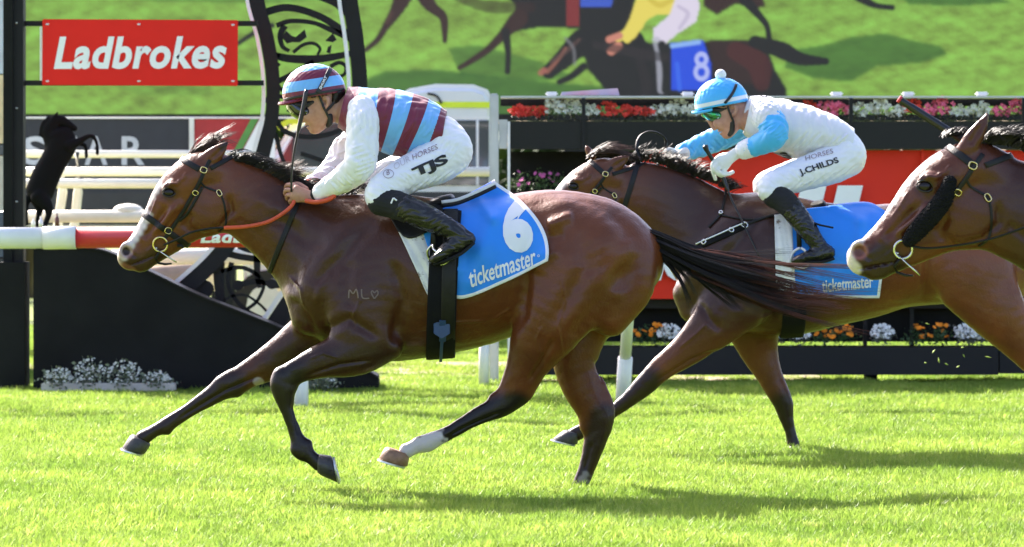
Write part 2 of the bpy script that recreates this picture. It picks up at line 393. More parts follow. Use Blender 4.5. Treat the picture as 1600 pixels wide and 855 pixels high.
def band_mat(name, stops, rough=0.55, sheen=0.2, bump=0.25, bscale=25, attr='band'):
    """cloth in stripes: constant colour ramp over the vertex value `band` (a coordinate along the garment)"""
    m = mat(name, (1, 1, 1), rough=rough, sheen=sheen, bump=bump, bscale=bscale); N, L = m.node_tree.nodes, m.node_tree.links; b = N['Principled BSDF']
    a = N.new('ShaderNodeAttribute'); a.attribute_name = attr; r = N.new('ShaderNodeValToRGB'); r.color_ramp.interpolation = 'CONSTANT'
    e = r.color_ramp.elements
    while len(e) > 1: e.remove(e[0])
    e[0].position = 0; e[0].color = (*stops[0][1], 1)
    for p, c in stops[1:]: q = e.new(p); q.color = (*c, 1)
    L.new(a.outputs['Fac'], r.inputs[0]); L.new(r.outputs[0], b.inputs['Base Color']); return m
# ------------------------------------------------------------ setting: turf
def grass_mat(name, c1, c2, c3):
    m = bpy.data.materials.new(name); m.use_nodes = True; N, L = m.node_tree.nodes, m.node_tree.links; b = N['Principled BSDF']
    g = N.new('ShaderNodeNewGeometry'); n1 = N.new('ShaderNodeTexNoise'); n1.inputs['Scale'].default_value = 1.1; n1.inputs['Detail'].default_value = 6
    n2 = N.new('ShaderNodeTexNoise'); n2.inputs['Scale'].default_value = 14; n2.inputs['Detail'].default_value = 3
    L.new(g.outputs['Position'], n1.inputs['Vector']); L.new(g.outputs['Position'], n2.inputs['Vector'])
    r1 = N.new('ShaderNodeMapRange'); r1.inputs[1].default_value = .38; r1.inputs[2].default_value = .62; L.new(n1.outputs['Fac'], r1.inputs[0])
    r2 = N.new('ShaderNodeMapRange'); r2.inputs[1].default_value = .55; r2.inputs[2].default_value = .75; L.new(n2.outputs['Fac'], r2.inputs[0])
    a = N.new('ShaderNodeMix'); a.data_type = 'RGBA'; a.inputs[6].default_value = (*c1, 1); a.inputs[7].default_value = (*c2, 1); L.new(r1.outputs[0], a.inputs[0])
    c = N.new('ShaderNodeMix'); c.data_type = 'RGBA'; c.inputs[7].default_value = (*c3, 1); L.new(a.outputs[2], c.inputs[6]); L.new(r2.outputs[0], c.inputs[0])
    L.new(c.outputs[2], b.inputs['Base Color']); b.inputs['Roughness'].default_value = .7; b.inputs['Specular IOR Level'].default_value = .15
    return m, c, b
TURF, _, _ = grass_mat('turf_soil', (.17, .22, .035), (.14, .19, .03), (.10, .14, .03))
n = 80; xs = np.concatenate([np.linspace(-400, -12, 12), np.linspace(-10, 14, 60), np.linspace(16, 400, 12)]); ys = np.concatenate([np.linspace(-30, 20, 90), np.linspace(22, 1500, 20)])
gx, gy = np.meshgrid(xs, ys, indexing='ij'); gz = .012 * np.sin(gx * 2.1 + 1) * np.sin(gy * 1.7) + .008 * np.sin(gx * 5.3 + gy * 3.1)
gz = gz * ((gy < 21) & (abs(gx) < 12)) - .01; V = np.stack([gx, gy, gz], -1).reshape(-1, 3); ny = len(ys)
F = np.array([(i * ny + j, (i + 1) * ny + j, (i + 1) * ny + j + 1, i * ny + j + 1) for i in range(len(xs) - 1) for j in range(ny - 1)])
o = mesh_obj('ground', V, F, TURF, smooth=True); o['kind'] = 'structure'
# grass blades: tufts instanced over the turf in view
GB, mixn, bs = grass_mat('grass_blades', (.30, .42, .068), (.19, .31, .045), (.44, .49, .14))
bs.inputs['Roughness'].default_value = .45; N, L = GB.node_tree.nodes, GB.node_tree.links
tr = N.new('ShaderNodeBsdfTranslucent'); L.new(mixn.outputs[2], tr.inputs['Color']); ms = N.new('ShaderNodeMixShader'); ms.inputs[0].default_value = .5
L.new(bs.outputs[0], ms.inputs[1]); L.new(tr.outputs[0], ms.inputs[2]); L.new(ms.outputs[0], N['Material Output'].inputs['Surface'])
def tuft(k, seed, R_=.085, h=(.022, .05), clover=False):
    g = np.random.default_rng(seed); V = []; F = []
    for i in range(k):
        a, r = g.random() * 6.283, R_ * math.sqrt(g.random()); x, y = r * math.cos(a), r * math.sin(a); hh = g.uniform(*h); w = g.uniform(.0012, .0026)
        t = g.random() * 6.283; dx, dy = math.cos(t), math.sin(t); l = g.uniform(.15, .9) * hh; q = g.random() * 6.283; lx, ly = math.cos(q) * l, math.sin(q) * l; b = len(V)
        V += [(x - dx * w, y - dy * w, -.01), (x + dx * w, y + dy * w, -.01), (x + lx * .35 + dx * w * .9, y + ly * .35 + dy * w * .9, hh * .6), (x + lx * .35 - dx * w * .9, y + ly * .35 - dy * w * .9, hh * .6), (x + lx, y + ly, hh)]
        F += [(b, b + 1, b + 2, b + 3), (b + 3, b + 2, b + 4)]
    me = bpy.data.meshes.new('grass_tuft'); me.from_pydata(V, [], F); me.materials.append(GB); return me
tufts = bpy.data.collections.new('grass_tuft_shapes')
for i in range(6):
    o = bpy.data.objects.new('grass_tuft', tuft(120 if i < 5 else 50, 40 + i, h=(.012, .032) if i < 4 else (.02, .05))); tufts.objects.link(o)
g = np.random.default_rng(5); pts = []
for (d0, d1, dens) in ((16.6, 19, 330), (19, 23, 280), (23, 33.5, 200), (33.5, 44, 60)):
    n = int(dens * (d1 - d0) * (d0 + d1) / 2 * .30); D = g.uniform(d0, d1, n); x = g.uniform(-.138, .142, n) * D; pts.append(np.stack([x, D - CAMD, np.zeros(n)], 1))
pts = np.vstack(pts); pts[:, 2] = .012 * np.sin(pts[:, 0] * 2.1 + 1) * np.sin(pts[:, 1] * 1.7) + .008 * np.sin(pts[:, 0] * 5.3 + pts[:, 1] * 3.1) - .01
me = bpy.data.meshes.new('grass'); me.vertices.add(len(pts)); me.vertices.foreach_set('co', pts.astype(np.float32).ravel())
gr = bpy.data.objects.new('grass', me); COL.objects.link(gr); tag(gr, 'bright yellow-green mown grass of the track', 'grass', kind='stuff'); me.materials.append(GB)
ng = bpy.data.node_groups.new('grass', 'GeometryNodeTree'); ng.interface.new_socket('Geometry', in_out='INPUT', socket_type='NodeSocketGeometry'); ng.interface.new_socket('Geometry', in_out='OUTPUT', socket_type='NodeSocketGeometry')
GI, GO = ng.nodes.new('NodeGroupInput'), ng.nodes.new('NodeGroupOutput'); ci = ng.nodes.new('GeometryNodeCollectionInfo'); ci.inputs[0].default_value = tufts; ci.inputs[1].default_value = True; ci.inputs[2].default_value = True
ip = ng.nodes.new('GeometryNodeInstanceOnPoints'); ip.inputs['Pick Instance'].default_value = True
rv = ng.nodes.new('FunctionNodeRandomValue'); rv.data_type = 'FLOAT_VECTOR'; rv.inputs[0].default_value = (-.12, -.12, 0); rv.inputs[1].default_value = (.12, .12, 6.283)
rs = ng.nodes.new('FunctionNodeRandomValue'); rs.inputs[2].default_value = .75; rs.inputs[3].default_value = 1.35; ri = ng.nodes.new('FunctionNodeRandomValue'); ri.data_type = 'INT'; ri.inputs[4].default_value = 0; ri.inputs[5].default_value = 5
ng.links.new(GI.outputs[0], ip.inputs['Points']); ng.links.new(ci.outputs[0], ip.inputs['Instance']); ng.links.new(rv.outputs[0], ip.inputs['Rotation']); ng.links.new(rs.outputs[1], ip.inputs['Scale']); ng.links.new(ri.outputs[2], ip.inputs['Instance Index']); ng.links.new(ip.outputs[0], GO.inputs[0])
md = gr.modifiers.new('grass', 'NODES'); md.node_group = ng

# ------------------------------------------------------------ big video screen
def inpoly(x, y, poly):
    c = np.zeros(x.shape, bool); n = len(poly)
    for i in range(n):
        (x1, y1), (x2, y2) = poly[i], poly[(i + 1) % n]
        if y1 == y2: continue
        c ^= ((y1 > y) != (y2 > y)) & (x < (x2 - x1) * (y - y1) / (y2 - y1) + x1)
    return c
SY = 27.0       # screen plane
X0, X1, YT, YB, ST = -160, 1780, -130, 180, 2.0
gx, gy = np.meshgrid(np.arange(X0, X1 + 1, ST), np.arange(YT, YB + 1, ST), indexing='ij'); g = np.random.default_rng(3)
def noise2(x, y, sx, sy, seed):
    q = np.random.default_rng(seed); t = np.zeros(x.shape)
    for k in range(14): a, f, p = q.normal(size=2), q.uniform(.5, 2.2), q.random() * 6.3; t += np.sin((x / sx * a[0] + y / sy * a[1]) * f + p) / (1 + .5 * f)
    return t / 4
G0 = np.array(srgb(126, 166, 66)); nz = noise2(gx, gy, 60, 16, 1) * .6 + noise2(gx, gy, 14, 6, 2) * .7 + noise2(gx, gy, 6, 3.6, 5) * .55 + noise2(gx + 40, gy, 24, 9, 8) * .5 + g.normal(size=gx.shape) * .20
C = G0[None, None] * (1 + .32 * nz[..., None]); C[..., 0] *= 1 - .1 * nz; C *= (1.0 - .15 * smoothstep(60, -60, gy))[..., None]
def paint(poly, col, a=1.0, soft=2.0):
    m = inpoly(gx, gy, poly).astype(float)
    for _ in range(int(soft)):
        q = np.pad(m, 1, mode='edge'); m = .5 * m + .125 * (q[2:, 1:-1] + q[:-2, 1:-1] + q[1:-1, 2:] + q[1:-1, :-2])
    m = m[..., None] * a; C[:] = C * (1 - m) + np.array(col) * m
def stroke(pts, w, col, a=1.0):
    pts = [tuple(p) for p in spline(np.array(pts, float), 4)] if len(pts) > 2 else pts
    ws = np.interp(np.linspace(0, 1, len(pts)), np.linspace(0, 1, len(w)), w); m = np.zeros(gx.shape)
    for i in range(len(pts) - 1): m = np.maximum(m, 1 - smoothstep(ws[i] - 1.5, ws[i] + 2.5, segdist(gx, gy, [pts[i], pts[i + 1]])))
    m = m[..., None] * a; C[:] = C * (1 - m) + np.array(col) * m
SH = srgb(48, 92, 34); DK = srgb(26, 20, 22); DB = srgb(52, 28, 26); BR_ = srgb(92, 52, 40)
paint([(562, 128), (600, 112), (680, 108), (760, 118), (860, 128), (1000, 140), (1000, 185), (562, 185)], SH, .85, 5)
for p in ([(1235, 78), (1290, 70), (1330, 58), (1385, 52), (1420, 62), (1470, 72), (1480, 85), (1440, 98), (1370, 104), (1330, 128), (1270, 122), (1225, 105)],): paint(p, SH, .8, 4)
paint([(700, 75), (745, 70), (840, 95), (900, 120), (840, 128), (720, 118)], SH, .7, 4); paint([(100, 100), (150, 92), (260, 120), (330, 118), (330, 150), (220, 150)], SH, .25, 5)
paint([(1400, -10), (1540, -12), (1580, 4), (1490, 10), (1420, 6)], SH, .8, 3); paint([(40, -20), (300, -30), (560, -8), (420, 6), (240, 2)], SH, .5, 4)
paint([(-100, -100), (400, -100), (500, -30), (200, -20)], DK, .8, 3)
stroke([(372, 68), (400, 50), (425, 40)], [3, 4], DK)
stroke([(640, -30), (622, 12), (604, 40), (590, 62), (572, 78)], [16, 9, 5, 4, 3], DB); stroke([(650, -30), (672, 8), (692, 26), (695, 50), (695, 64)], [15, 8, 6, 4, 3], DB)
paint([(640, -90), (920, -90), (1000, -60), (985, 60), (905, 45), (850, 42), (800, 50), (806, 10), (780, -20), (650, -20)], DK, 1, 2)
stroke([(812, 28), (790, 50), (762, 78), (735, 96), (718, 106)], [13, 7, 5, 4, 3], DB); stroke([(790, 50), (794, 82), (793, 112)], [6, 4, 4], DK); paint([(884, -5), (906, -5), (904, 42), (886, 40)], srgb(122, 40, 42), 1, 1)
paint([(905, -10), (960, -10), (955, 12), (908, 10)], srgb(60, 90, 200), .9, 1)
stroke([(880, 100), (905, 70), (935, 62), (980, 72)], [9, 20, 26, 30], DK); stroke([(858, 112), (880, 92), (900, 72)], [11, 14, 17], DK); stroke([(855, 112), (870, 96), (884, 76)], [3, 2, 2], srgb(190, 120, 100), .45)
stroke([(874, 128), (892, 120), (912, 104)], [4, 5, 6], DK); stroke([(845, 114), (850, 110)], [4, 4], srgb(170, 100, 88), .8)
paint([(905, 58), (960, 62), (1040, 68), (1110, 64), (1170, 62), (1200, 78), (1212, 110), (1230, 140), (1225, 180), (985, 180), (945, 140), (918, 108)], DK, 1, 2)
paint([(1105, 64), (1165, 62), (1196, 84), (1198, 130), (1120, 132)], DB, .8, 5); stroke([(1180, 66), (1220, 78), (1250, 92), (1290, 96)], [10, 13, 9, 4], DK)
paint([(1100, -40), (1180, -40), (1196, 10), (1180, 14), (1150, 6), (1120, 24), (1100, 10)], DB, 1, 2); stroke([(1160, -5), (1184, 22), (1198, 40), (1202, 62)], [8, 5, 4, 4], DK); stroke([(1340, -6), (1366, 8), (1394, 12)], [7, 4, 4], DK)
YL = srgb(222, 206, 92); paint([(1000, -20), (1062, -20), (1066, 8), (1052, 24), (1028, 22), (1006, 34), (992, 60), (978, 66), (970, 58), (984, 30)], YL, 1, 1)
stroke([(1008, 20), (990, 44), (966, 60)], [9, 7, 5], YL); stroke([(968, 56), (952, 62)], [5, 5], srgb(198, 128, 110)); stroke([(966, 72), (955, 80)], [6, 5], srgb(198, 128, 110)); stroke([(1000, 40), (980, 62)], [5, 4], YL)
paint([(1062, -20), (1085, -16), (1094, 8), (1088, 34), (1060, 52), (1036, 72), (1020, 62), (1022, 44), (1046, 24)], srgb(214, 206, 224), 1, 1); stroke([(1026, 64), (1032, 90), (1034, 140)], [6, 7, 6], srgb(170, 172, 186), .7); stroke([(1034, 70), (1042, 110), (1040, 140)], [6, 7, 6], DK)
paint([(1048, 68), (1098, 62), (1110, 96), (1112, 142), (1050, 142)], srgb(36, 74, 214), 1, 1); stroke([(1050, 72), (1092, 66)], [3, 3], srgb(150, 190, 240), .8)
for pts, w, c, a in (([(700, -10), (760, 10), (830, 12)], [5, 9, 6], DB, .6), ([(1150, 80), (1185, 100), (1190, 130)], [14, 18, 10], srgb(84, 30, 32), .5), ([(930, 70), (1000, 84), (1040, 90)], [5, 8, 5], srgb(44, 34, 38), .7),
    ([(862, 96), (885, 80), (905, 62)], [3, 3, 2], srgb(92, 66, 62), .6), ([(884, 60), (896, 76), (898, 100)], [2, 2, 2], srgb(120, 120, 126), .6), ([(905, 52), (925, 46), (950, 50)], [3, 3, 3], DK, .9),
    ([(690, -20), (760, -30), (900, -30)], [6, 8, 6], srgb(70, 40, 34), .5), ([(1000, 96), (1010, 130), (1006, 160)], [6, 8, 8], srgb(40, 30, 34), .6), ([(1058, 100), (1062, 140)], [3, 3], srgb(60, 110, 235), .6), ([(1010, -5), (1030, 8), (1050, 0)], [3, 4, 3], srgb(196, 176, 60), .7),
    ([(1060, 10), (1075, 22), (1062, 44)], [2, 3, 2], srgb(180, 170, 196), .7), ([(604, 36), (612, 20)], [2, 2], srgb(84, 56, 50), .7)): stroke(pts, w, c, a)
for cy, rr in ((93, 8.5), (113, 10.5)):
    d = np.abs(np.hypot((gx - 1096) * 1.15, gy - cy) - rr); m = (1 - smoothstep(2.4, 5, d))[..., None]; C[:] = C * (1 - m) + np.array(srgb(170, 180, 236)) * m
V = np.stack([(gx - 800) * (CAMD + SY) / FPX, np.full(gx.shape, SY), CAMH + (HORY - gy) * (CAMD + SY) / FPX], -1).reshape(-1, 3); ny = gx.shape[1]
i, j = np.meshgrid(np.arange(gx.shape[0] - 1), np.arange(ny - 1), indexing='ij'); i, j = i.ravel(), j.ravel()
F = np.stack([i * ny + j, i * ny + j + 1, (i + 1) * ny + j + 1, (i + 1) * ny + j], 1)
sc_ = empty('video_screen', W(800, 180, SY), 'huge outdoor video screen showing racehorses galloping on bright green turf', 'screen')
EMIT = 2 ** -2.05 * 1.04
SM = attr_mat('screen_picture', emit=EMIT, rough=.6); o = mesh_obj('display', V, F, SM, sc_); set_col(o, 'col', np.clip(C.reshape(-1, 3), 0, 1))
DKM = mat('dark_painted_steel', (.008, .008, .009), rough=.5, spec=.25, var=.2, bump=.1); BLKP = mat('matt_black_board', (.0095, .010, .0098), rough=.8, spec=.2, var=.3, scale=3, dirt=((.03, .03, .028), .68), dscale=9, bump=.15, bscale=30)
mb = MB(); mb.box(W(810, 184, SY + .1), (13.0, .3, .07)); mb.box(W(810, -134, SY + .1), (13.0, .3, .1)); mb.box((W(-165, 20, SY)[0], SY + .1, W(0, 25, SY)[2]), (.1, .3, 2.1)); mb.box((W(1786, 20, SY)[0], SY + .1, W(0, 25, SY)[2]), (.1, .3, 2.1))
mb.build('screen_frame', DKM, sc_)
mb = MB(); mb.box((W(800, 0, SY)[0], SY + .35, W(0, 25, SY)[2]), (12.6, .35, 2.0)); mb.build('cabinet', DKM, sc_)
for x in (-100, 350, 900, 1700): mb = MB(); q = W(x, 184, SY + .3); mb.box((q[0], q[1], q[2] / 2), (.25, .25, q[2])); mb.build('post', DKM, sc_)

# ------------------------------------------------------------ distant trees behind the screen row (seen only under and beside it)
LEAF = mat('hedge_leaves', (.055, .10, .02), rough=.7, col2=(.025, .055, .012), scale=3); BARK = mat('bark', (.10, .07, .045), rough=.9, bump=.5)
def leafmass(P_, r, n, sz, seed):
    g = np.random.default_rng(seed); c = P_ + g.normal(size=(n, 3)) * np.array(r) * .5; a = g.normal(size=(n, 3)); a /= np.linalg.norm(a, axis=1, keepdims=True); b = np.cross(a, g.normal(size=(n, 3))); b /= np.linalg.norm(b, axis=1, keepdims=True)
    s = g.uniform(.6, 1.3, n)[:, None] * sz; V = np.stack([c - a * s, c + b * s * .6, c + a * s, c - b * s * .6], 1).reshape(-1, 3); return V, np.arange(4 * n).reshape(-1, 4)
for k in range(9):
    x = -13 + k * 3.4 + random.uniform(-.5, .5); t = empty('tree', (x, 34 + random.uniform(0, 3), 0), ['dark leafy tree far behind the left end of the big screen', 'dense round tree behind the red panel beyond the white rails', 'bushy tree seen beneath the screen behind the leading jockey', 'tall dark tree behind the middle of the video screen', 'leafy tree behind the screen above the second horse', 'broad tree hidden behind the screen near the second jockey', 'dark tree behind the right half of the screen', 'tree behind the right end of the video screen', 'outermost tree past the right end of the screen'][k], 'tree', 'trees behind the video screen')
    mb = MB(); mb.tube([(x, t.location.y, 0), (x + .1, t.location.y, 1.2), (x, t.location.y + .1, 2.4)], [.16, .12, .07], 8); mb.build('trunk', BARK, t, True)
    V = []; F = []; 
    for q in range(9): v, f = leafmass(np.array((x + random.uniform(-1.1, 1.1), t.location.y + random.uniform(-.8, .8), random.uniform(1.2, 3.2))), (1.0, .9, .8), 260, .11, 100 + k * 9 + q); F.append(f + sum(len(a) for a in V)); V.append(v)
    mesh_obj('crown', np.vstack(V), np.vstack(F), LEAF, t)

# ------------------------------------------------------------ winning post: beam, sign, ironwork arch
WHITEP = mat('white_paint', (.78, .77, .72), rough=.35, var=.05, dirt=((.45, .42, .30), .68), dscale=5); SILV = mat('silver_trim', (.72, .72, .74), rough=.3, metal=.3, var=.06)
RED = mat('signal_red', (.78, .022, .014), rough=.6, spec=.2, var=.06, scale=3); RAILRED = mat('rail_red', srgb(190, 36, 44), rough=.35, var=.1, dirt=((.55, .35, .30), .70), dscale=12)
BY = 10.0
bm_ = empty('post', W(19, 610, BY), 'tall black steel post at the left edge carrying the red sign', 'post')
mb = MB(); q = W(15, 610, BY); mb.box((q[0], BY, 2.3), (.06, .22, 4.6)); mb.build('flange', BLKP, bm_); mb = MB(); q = W(30, 610, BY); mb.box((q[0], BY + .02, 2.3), (.066, .16, 4.6)); mb.build('web', DKM, bm_)
for y in (36, 169, 315): mb = MB(); mb.sphere(W(26, y, BY - .07), (.008, .006, .005), 8, 6); mb.build('bolt', STEEL if 'STEEL' in globals() else SILV, bm_)
mb = MB(); q = W(15, 590, BY); mb.box((q[0] + .03, BY, .42), (.17, .30, .84)); mb.build('base_box', BLKP, bm_)
sg = empty('sign', W(220, 82, BY), 'red banner sign with white lettering on two black bars', 'sign')
mb = MB(); a, b = W(67, 134, BY), W(372, 31, BY); mb.box(((a[0] + b[0]) / 2, BY - .03, (a[2] + b[2]) / 2), (b[0] - a[0], .02, b[2] - a[2]), ry=0.005, bev=.004); mb.build('panel', RED, sg)
mb = MB(); a, b = W(63, 126, BY), W(66.5, 42, BY); mb.box(((a[0] + b[0]) / 2, BY - .025, (a[2] + b[2]) / 2), (.014, .02, b[2] - a[2])); mb.build('edge_strip', WHITEP, sg)
for y, x1 in ((36.5, 402), (129.5, 412)): mb = MB(); a, b = W(38, y, BY), W(x1, y + .5, BY); mb.box(((a[0] + b[0]) / 2, BY + .02, (a[2] + b[2]) / 2), (b[0] - a[0], .04, .034)); mb.build('bar', DKM, sg)
T, F, asp = text_shape('Ladbrokes', shear=.22, bold=.055, space=.93)
def flat_text(txt, O, U, Vv, Y, m, parent, name='lettering', **kw):
    T, F, a = text_shape(txt, **kw); V = [W(O[0] + U[0] * u + Vv[0] * v, O[1] + U[1] * u + Vv[1] * v, Y) for u, v in T]
    n = len(V); V = np.array(V); return mesh_obj(name, V, F, m, parent)
PW = mat('sign_white', (.88, .88, .88), rough=.5, var=.03)
flat_text('Ladbrokes', (84, 108.5), (270, -1), (0, -51), BY - .044, PW, sg, shear=.22, bold=.034, space=1.08, maxe=9)
for x, y in ((74, 38), (217, 38), (364, 39), (74, 127), (217, 127), (364, 127)): mb = MB(); mb.sphere(W(x, y, BY - .042), (.012, .003, .006), 8, 5); mb.build('rivet', SILV, sg)
# arch of wrought iron
ar = empty('ironwork_arch', W(450, 605, BY + .3), 'black wrought iron winning post with scrollwork between curved silver-edged uprights', 'arch'); AY = BY + .3
def curve_bar(pts, wpx, depth, m, name, Y=AY, n=8, front=0):
    q = spline(np.array(pts, float), n); T = np.gradient(q, axis=0); T /= np.linalg.norm(T, axis=1, keepdims=True); Nn = np.stack([-T[:, 1], T[:, 0]], 1); w = np.interp(np.linspace(0, 1, len(q)), np.linspace(0, 1, len(wpx)), wpx)[:, None] * (1.35 if name == 'scroll' else 1)
    a, b = q - Nn * w / 2, q + Nn * w / 2; V = []
    for k in range(len(q)): V += [W(*a[k], Y - front), W(*b[k], Y - front), W(*b[k], Y + depth), W(*a[k], Y + depth)]
    F = [(k * 4 + j, k * 4 + (j + 1) % 4, (k + 1) * 4 + (j + 1) % 4, (k + 1) * 4 + j) for k in range(len(q) - 1) for j in range(4)] + [(0, 3, 2, 1), tuple((len(q) - 1) * 4 + j for j in range(4))]
    return mesh_obj(name, V, F, m, ar)
LU = [(392, -90), (401, 0), (417, 60), (426, 120), (425, 180), (412, 235), (398, 290), (375, 350), (340, 400), (286, 452), (255, 486)]
RU = [(540, -90), (547, 0), (556, 60), (562, 130), (560, 200), (548, 270), (530, 330), (500, 400), (455, 468), (420, 520), (390, 560)]
curve_bar(LU, [26, 22, 21, 24, 28, 30], .16, DKM, 'upright'); curve_bar([(x - 15 - max(0, y - 300) * .03, y - max(0, y - 300) * .02) for x, y in LU], [5, 6, 6, 7], .18, SILV, 'silver_edge', front=.01)
curve_bar(RU, [24, 24, 24, 26, 28], .16, DKM, 'upright'); curve_bar([(x - 17 - max(0, y - 300) * .03, y) for x, y in RU], [6, 6, 6, 7], .18, SILV, 'silver_edge', front=.01)
scr = [([(405, 22), (450, 12), (500, 26), (540, 52), (552, 64)], [9, 8, 10]), ([(432, 40), (455, 33), (490, 36), (520, 48), (548, 60)], [6, 5, 8]), ([(445, 40), (438, 55), (441, 72), (452, 80)], [8, 6, 4]),
       ([(425, 86), (455, 92), (500, 92), (548, 84)], [8, 10, 7]), ([(458, 82), (474, 70), (490, 68), (500, 76), (496, 86)], [4, 4, 3]), ([(436, 104), (428, 94), (436, 84)], [6, 5]), ([(428, 130), (445, 122), (470, 108), (490, 96)], [7, 6, 5]),
       ([(516, 104), (530, 98), (540, 104), (538, 116), (526, 120), (518, 112)], [5, 4, 4]), ([(430, 128), (440, 140), (455, 142)], [5, 4]), ([(420, -10), (470, -14), (520, 0), (545, 20)], [10, 12, 12]), ([(410, -40), (470, -55), (540, -30)], [8, 10, 8]),
       ([(428, 180), (445, 205), (480, 214), (520, 208), (555, 190)], [5, 6, 6, 5]), ([(415, 190), (430, 210), (440, 245), (455, 275)], [6, 5, 4]), ([(470, 240), (500, 250), (530, 262), (545, 262)], [5, 5, 5]), ([(410, 160), (430, 150), (455, 158), (450, 175)], [5, 5, 4]),
       ([(350, 395), (380, 402), (420, 405), (470, 395), (500, 380)], [8, 7, 8]), ([(372, 385), (395, 392), (425, 386)], [6, 6, 4]), ([(345, 424), (375, 418), (400, 428), (412, 445), (402, 470), (385, 484)], [5, 5, 4, 4]), ([(362, 410), (356, 440), (366, 465), (385, 485), (410, 498)], [6, 5, 5, 5]),
       ([(342, 410), (342, 440), (346, 480)], [14, 12, 10]), ([(402, 395), (402, 430), (406, 450)], [9, 7, 5]), ([(350, 470), (365, 462), (385, 462), (405, 475), (418, 488)], [3, 3, 3]), ([(372, 445), (400, 440), (432, 446), (440, 440)], [7, 6, 9])]
for p, w in scr: curve_bar(p, w, .05, DKM, 'scroll', Y=AY + .05)
def leafshape(pts, name='leaf'): mb = MB(); mb.prism(pts, AY + .04, .05); mb.build(name, DKM, ar)
leafshape([(440, 58), (447, 48), (456, 56), (462, 58), (476, 46), (479, 58), (468, 66), (456, 66), (448, 68)]); leafshape([(508, 64), (520, 52), (526, 62), (520, 66)]); leafshape([(512, 74), (518, 70), (516, 84), (510, 82)])
for x, y, r in ((372, 446, 9), (318, 452, 16), (425, 444, 9)):
    leafshape([(x + r * math.cos(a), y + r * .9 * math.sin(a)) for a in np.linspace(0, 2 * math.pi, 14, endpoint=False)], 'boss')
# sloping black board at the foot
bd = empty('plinth', W(300, 605, BY - .15), 'low black board with a curved sloping top at the foot of the ironwork', 'plinth'); PY = BY - .2
top = spline([(52, 389), (100, 388), (145, 390), (180, 399), (240, 428), (310, 462), (380, 490), (440, 514), (500, 543), (560, 572), (591, 590)], 5)
mb = MB(); mb.prism([tuple(p) for p in top] + [(592, 606), (52, 610)], PY, .28); mb.build('board', BLKP, bd)
mb = MB(); q = np.array([W(x, y - 1, PY + .14) for x, y in top]); V = np.vstack([q + (0, -.16, 0), q + (0, .16, 0), q + (0, -.16, .012), q + (0, .16, .012)]); n = len(q)
mb.add(V, [(i, i + 1, n + i + 1, n + i) for i in range(n - 1)] + [(2 * n + i, 3 * n + i, 3 * n + i + 1, 2 * n + i + 1) for i in range(n - 1)] + [(i, 2 * n + i, 2 * n + i + 1, i + 1) for i in range(n - 1)] + [(n + i + 1, 3 * n + i + 1, 3 * n + i, n + i) for i in range(n - 1)]); mb.build('capping', DKM, bd)
kb = tag(MB().box(W(170, 609, PY - .22) + (0, 0, .018), (.86, .10, .05), bev=.006).build('kerb', mat('pale_concrete', (.5, .48, .44), rough=.8, bump=.3)), 'pale flat kerb under the white alyssum at the black board', 'kerb')

# ------------------------------------------------------------ flowers and bedding plants
def bed_plant(name, cx, cy, Y, rw, rh, nb, bc, lab, grp, fol=(.05, .10, .02), fs=.012, nl=150, br=.014, seed=0, cat='flowers', base=None, petals=5):
    """px centre, half sizes in px: leaves + blossoms, each blossom a small ring of petals"""
    g = np.random.default_rng(seed + int(cx)); S = (CAMD + Y) / FPX; c = W(cx, cy, Y); rt = empty(name, c - (0, 0, rh * S), lab, cat, grp)
    r = np.array((rw * S, .10, rh * S)); v, f = leafmass(c - (0, 0, r[2] * .25), r * (1, 1, .9), nl, fs, seed + 5)
    key = 'foliage_%02d_%02d_%02d' % tuple(int(t * 99) for t in fol); fm = bpy.data.materials.get(key) or mat(key, fol, rough=.6, var=.35, scale=20); mesh_obj('foliage', v, f, fm, rt)
    key = 'petal_%02d_%02d_%02d' % tuple(int(t * 99) for t in bc); pm = bpy.data.materials.get(key) or mat(key, bc, rough=.6, var=.12, scale=30)
    V = []; Fq = []; 
    for k in range(nb):
        a, q = g.random() * 6.283, math.sqrt(g.random()); p = c + np.array((math.cos(a) * q * r[0] * .95, g.uniform(-1, .3) * r[1], abs(math.sin(a)) * q * r[2] * .95 if g.random() < .75 else -abs(math.sin(a)) * q * r[2] * .4)); R0 = br * g.uniform(.7, 1.25); up = np.array((g.normal() * .5, -1 + g.normal() * .4, .7)); up /= np.linalg.norm(up); e1 = np.cross(up, (0, 0, 1.)); e1 /= np.linalg.norm(e1); e2 = np.cross(e1, up)
        t0 = g.random() * 6.3
        for s in range(petals):
            t = t0 + s * 2 * math.pi / petals; d = e1 * math.cos(t) + e2 * math.sin(t); w = e1 * -math.sin(t) + e2 * math.cos(t); b = len(V)
            V += [p + up * .1 * R0, p + d * R0 * .7 + w * R0 * .48 + up * R0 * .45, p + d * R0 * 1.15 + up * R0 * .25, p + d * R0 * .7 - w * R0 * .48 + up * R0 * .45]; Fq.append((b, b + 1, b + 2, b + 3))
    o = mesh_obj('blossoms', V, Fq, pm, rt); o['kind'] = 'stuff'; return rt
WH = (.80, .80, .76); RD = srgb(226, 66, 52); PK = srgb(238, 110, 140); OR = srgb(250, 150, 20)
for (x, w, h, labx) in ((92, 24, 14, 'low white alyssum clump at the left end of the kerb'), (142, 28, 22, 'tall green and white alyssum clump second on the kerb'), (196, 30, 20, 'fullest white alyssum clump on the kerb'), (245, 24, 11, 'small white alyssum clump at the right end of the kerb'), (500, 24, 10, 'green clump at the foot of the board behind the leading foreleg')):
    bed_plant('alyssum', x, 600 - h * .55, PY - .2, w, h * 1.35, 90 if x != 500 else 20, (.55, .57, .50), labx, 'white flowers at the foot of the black board', fol=(.16, .19, .12), seed=3, br=.008, nl=420, fs=.014)

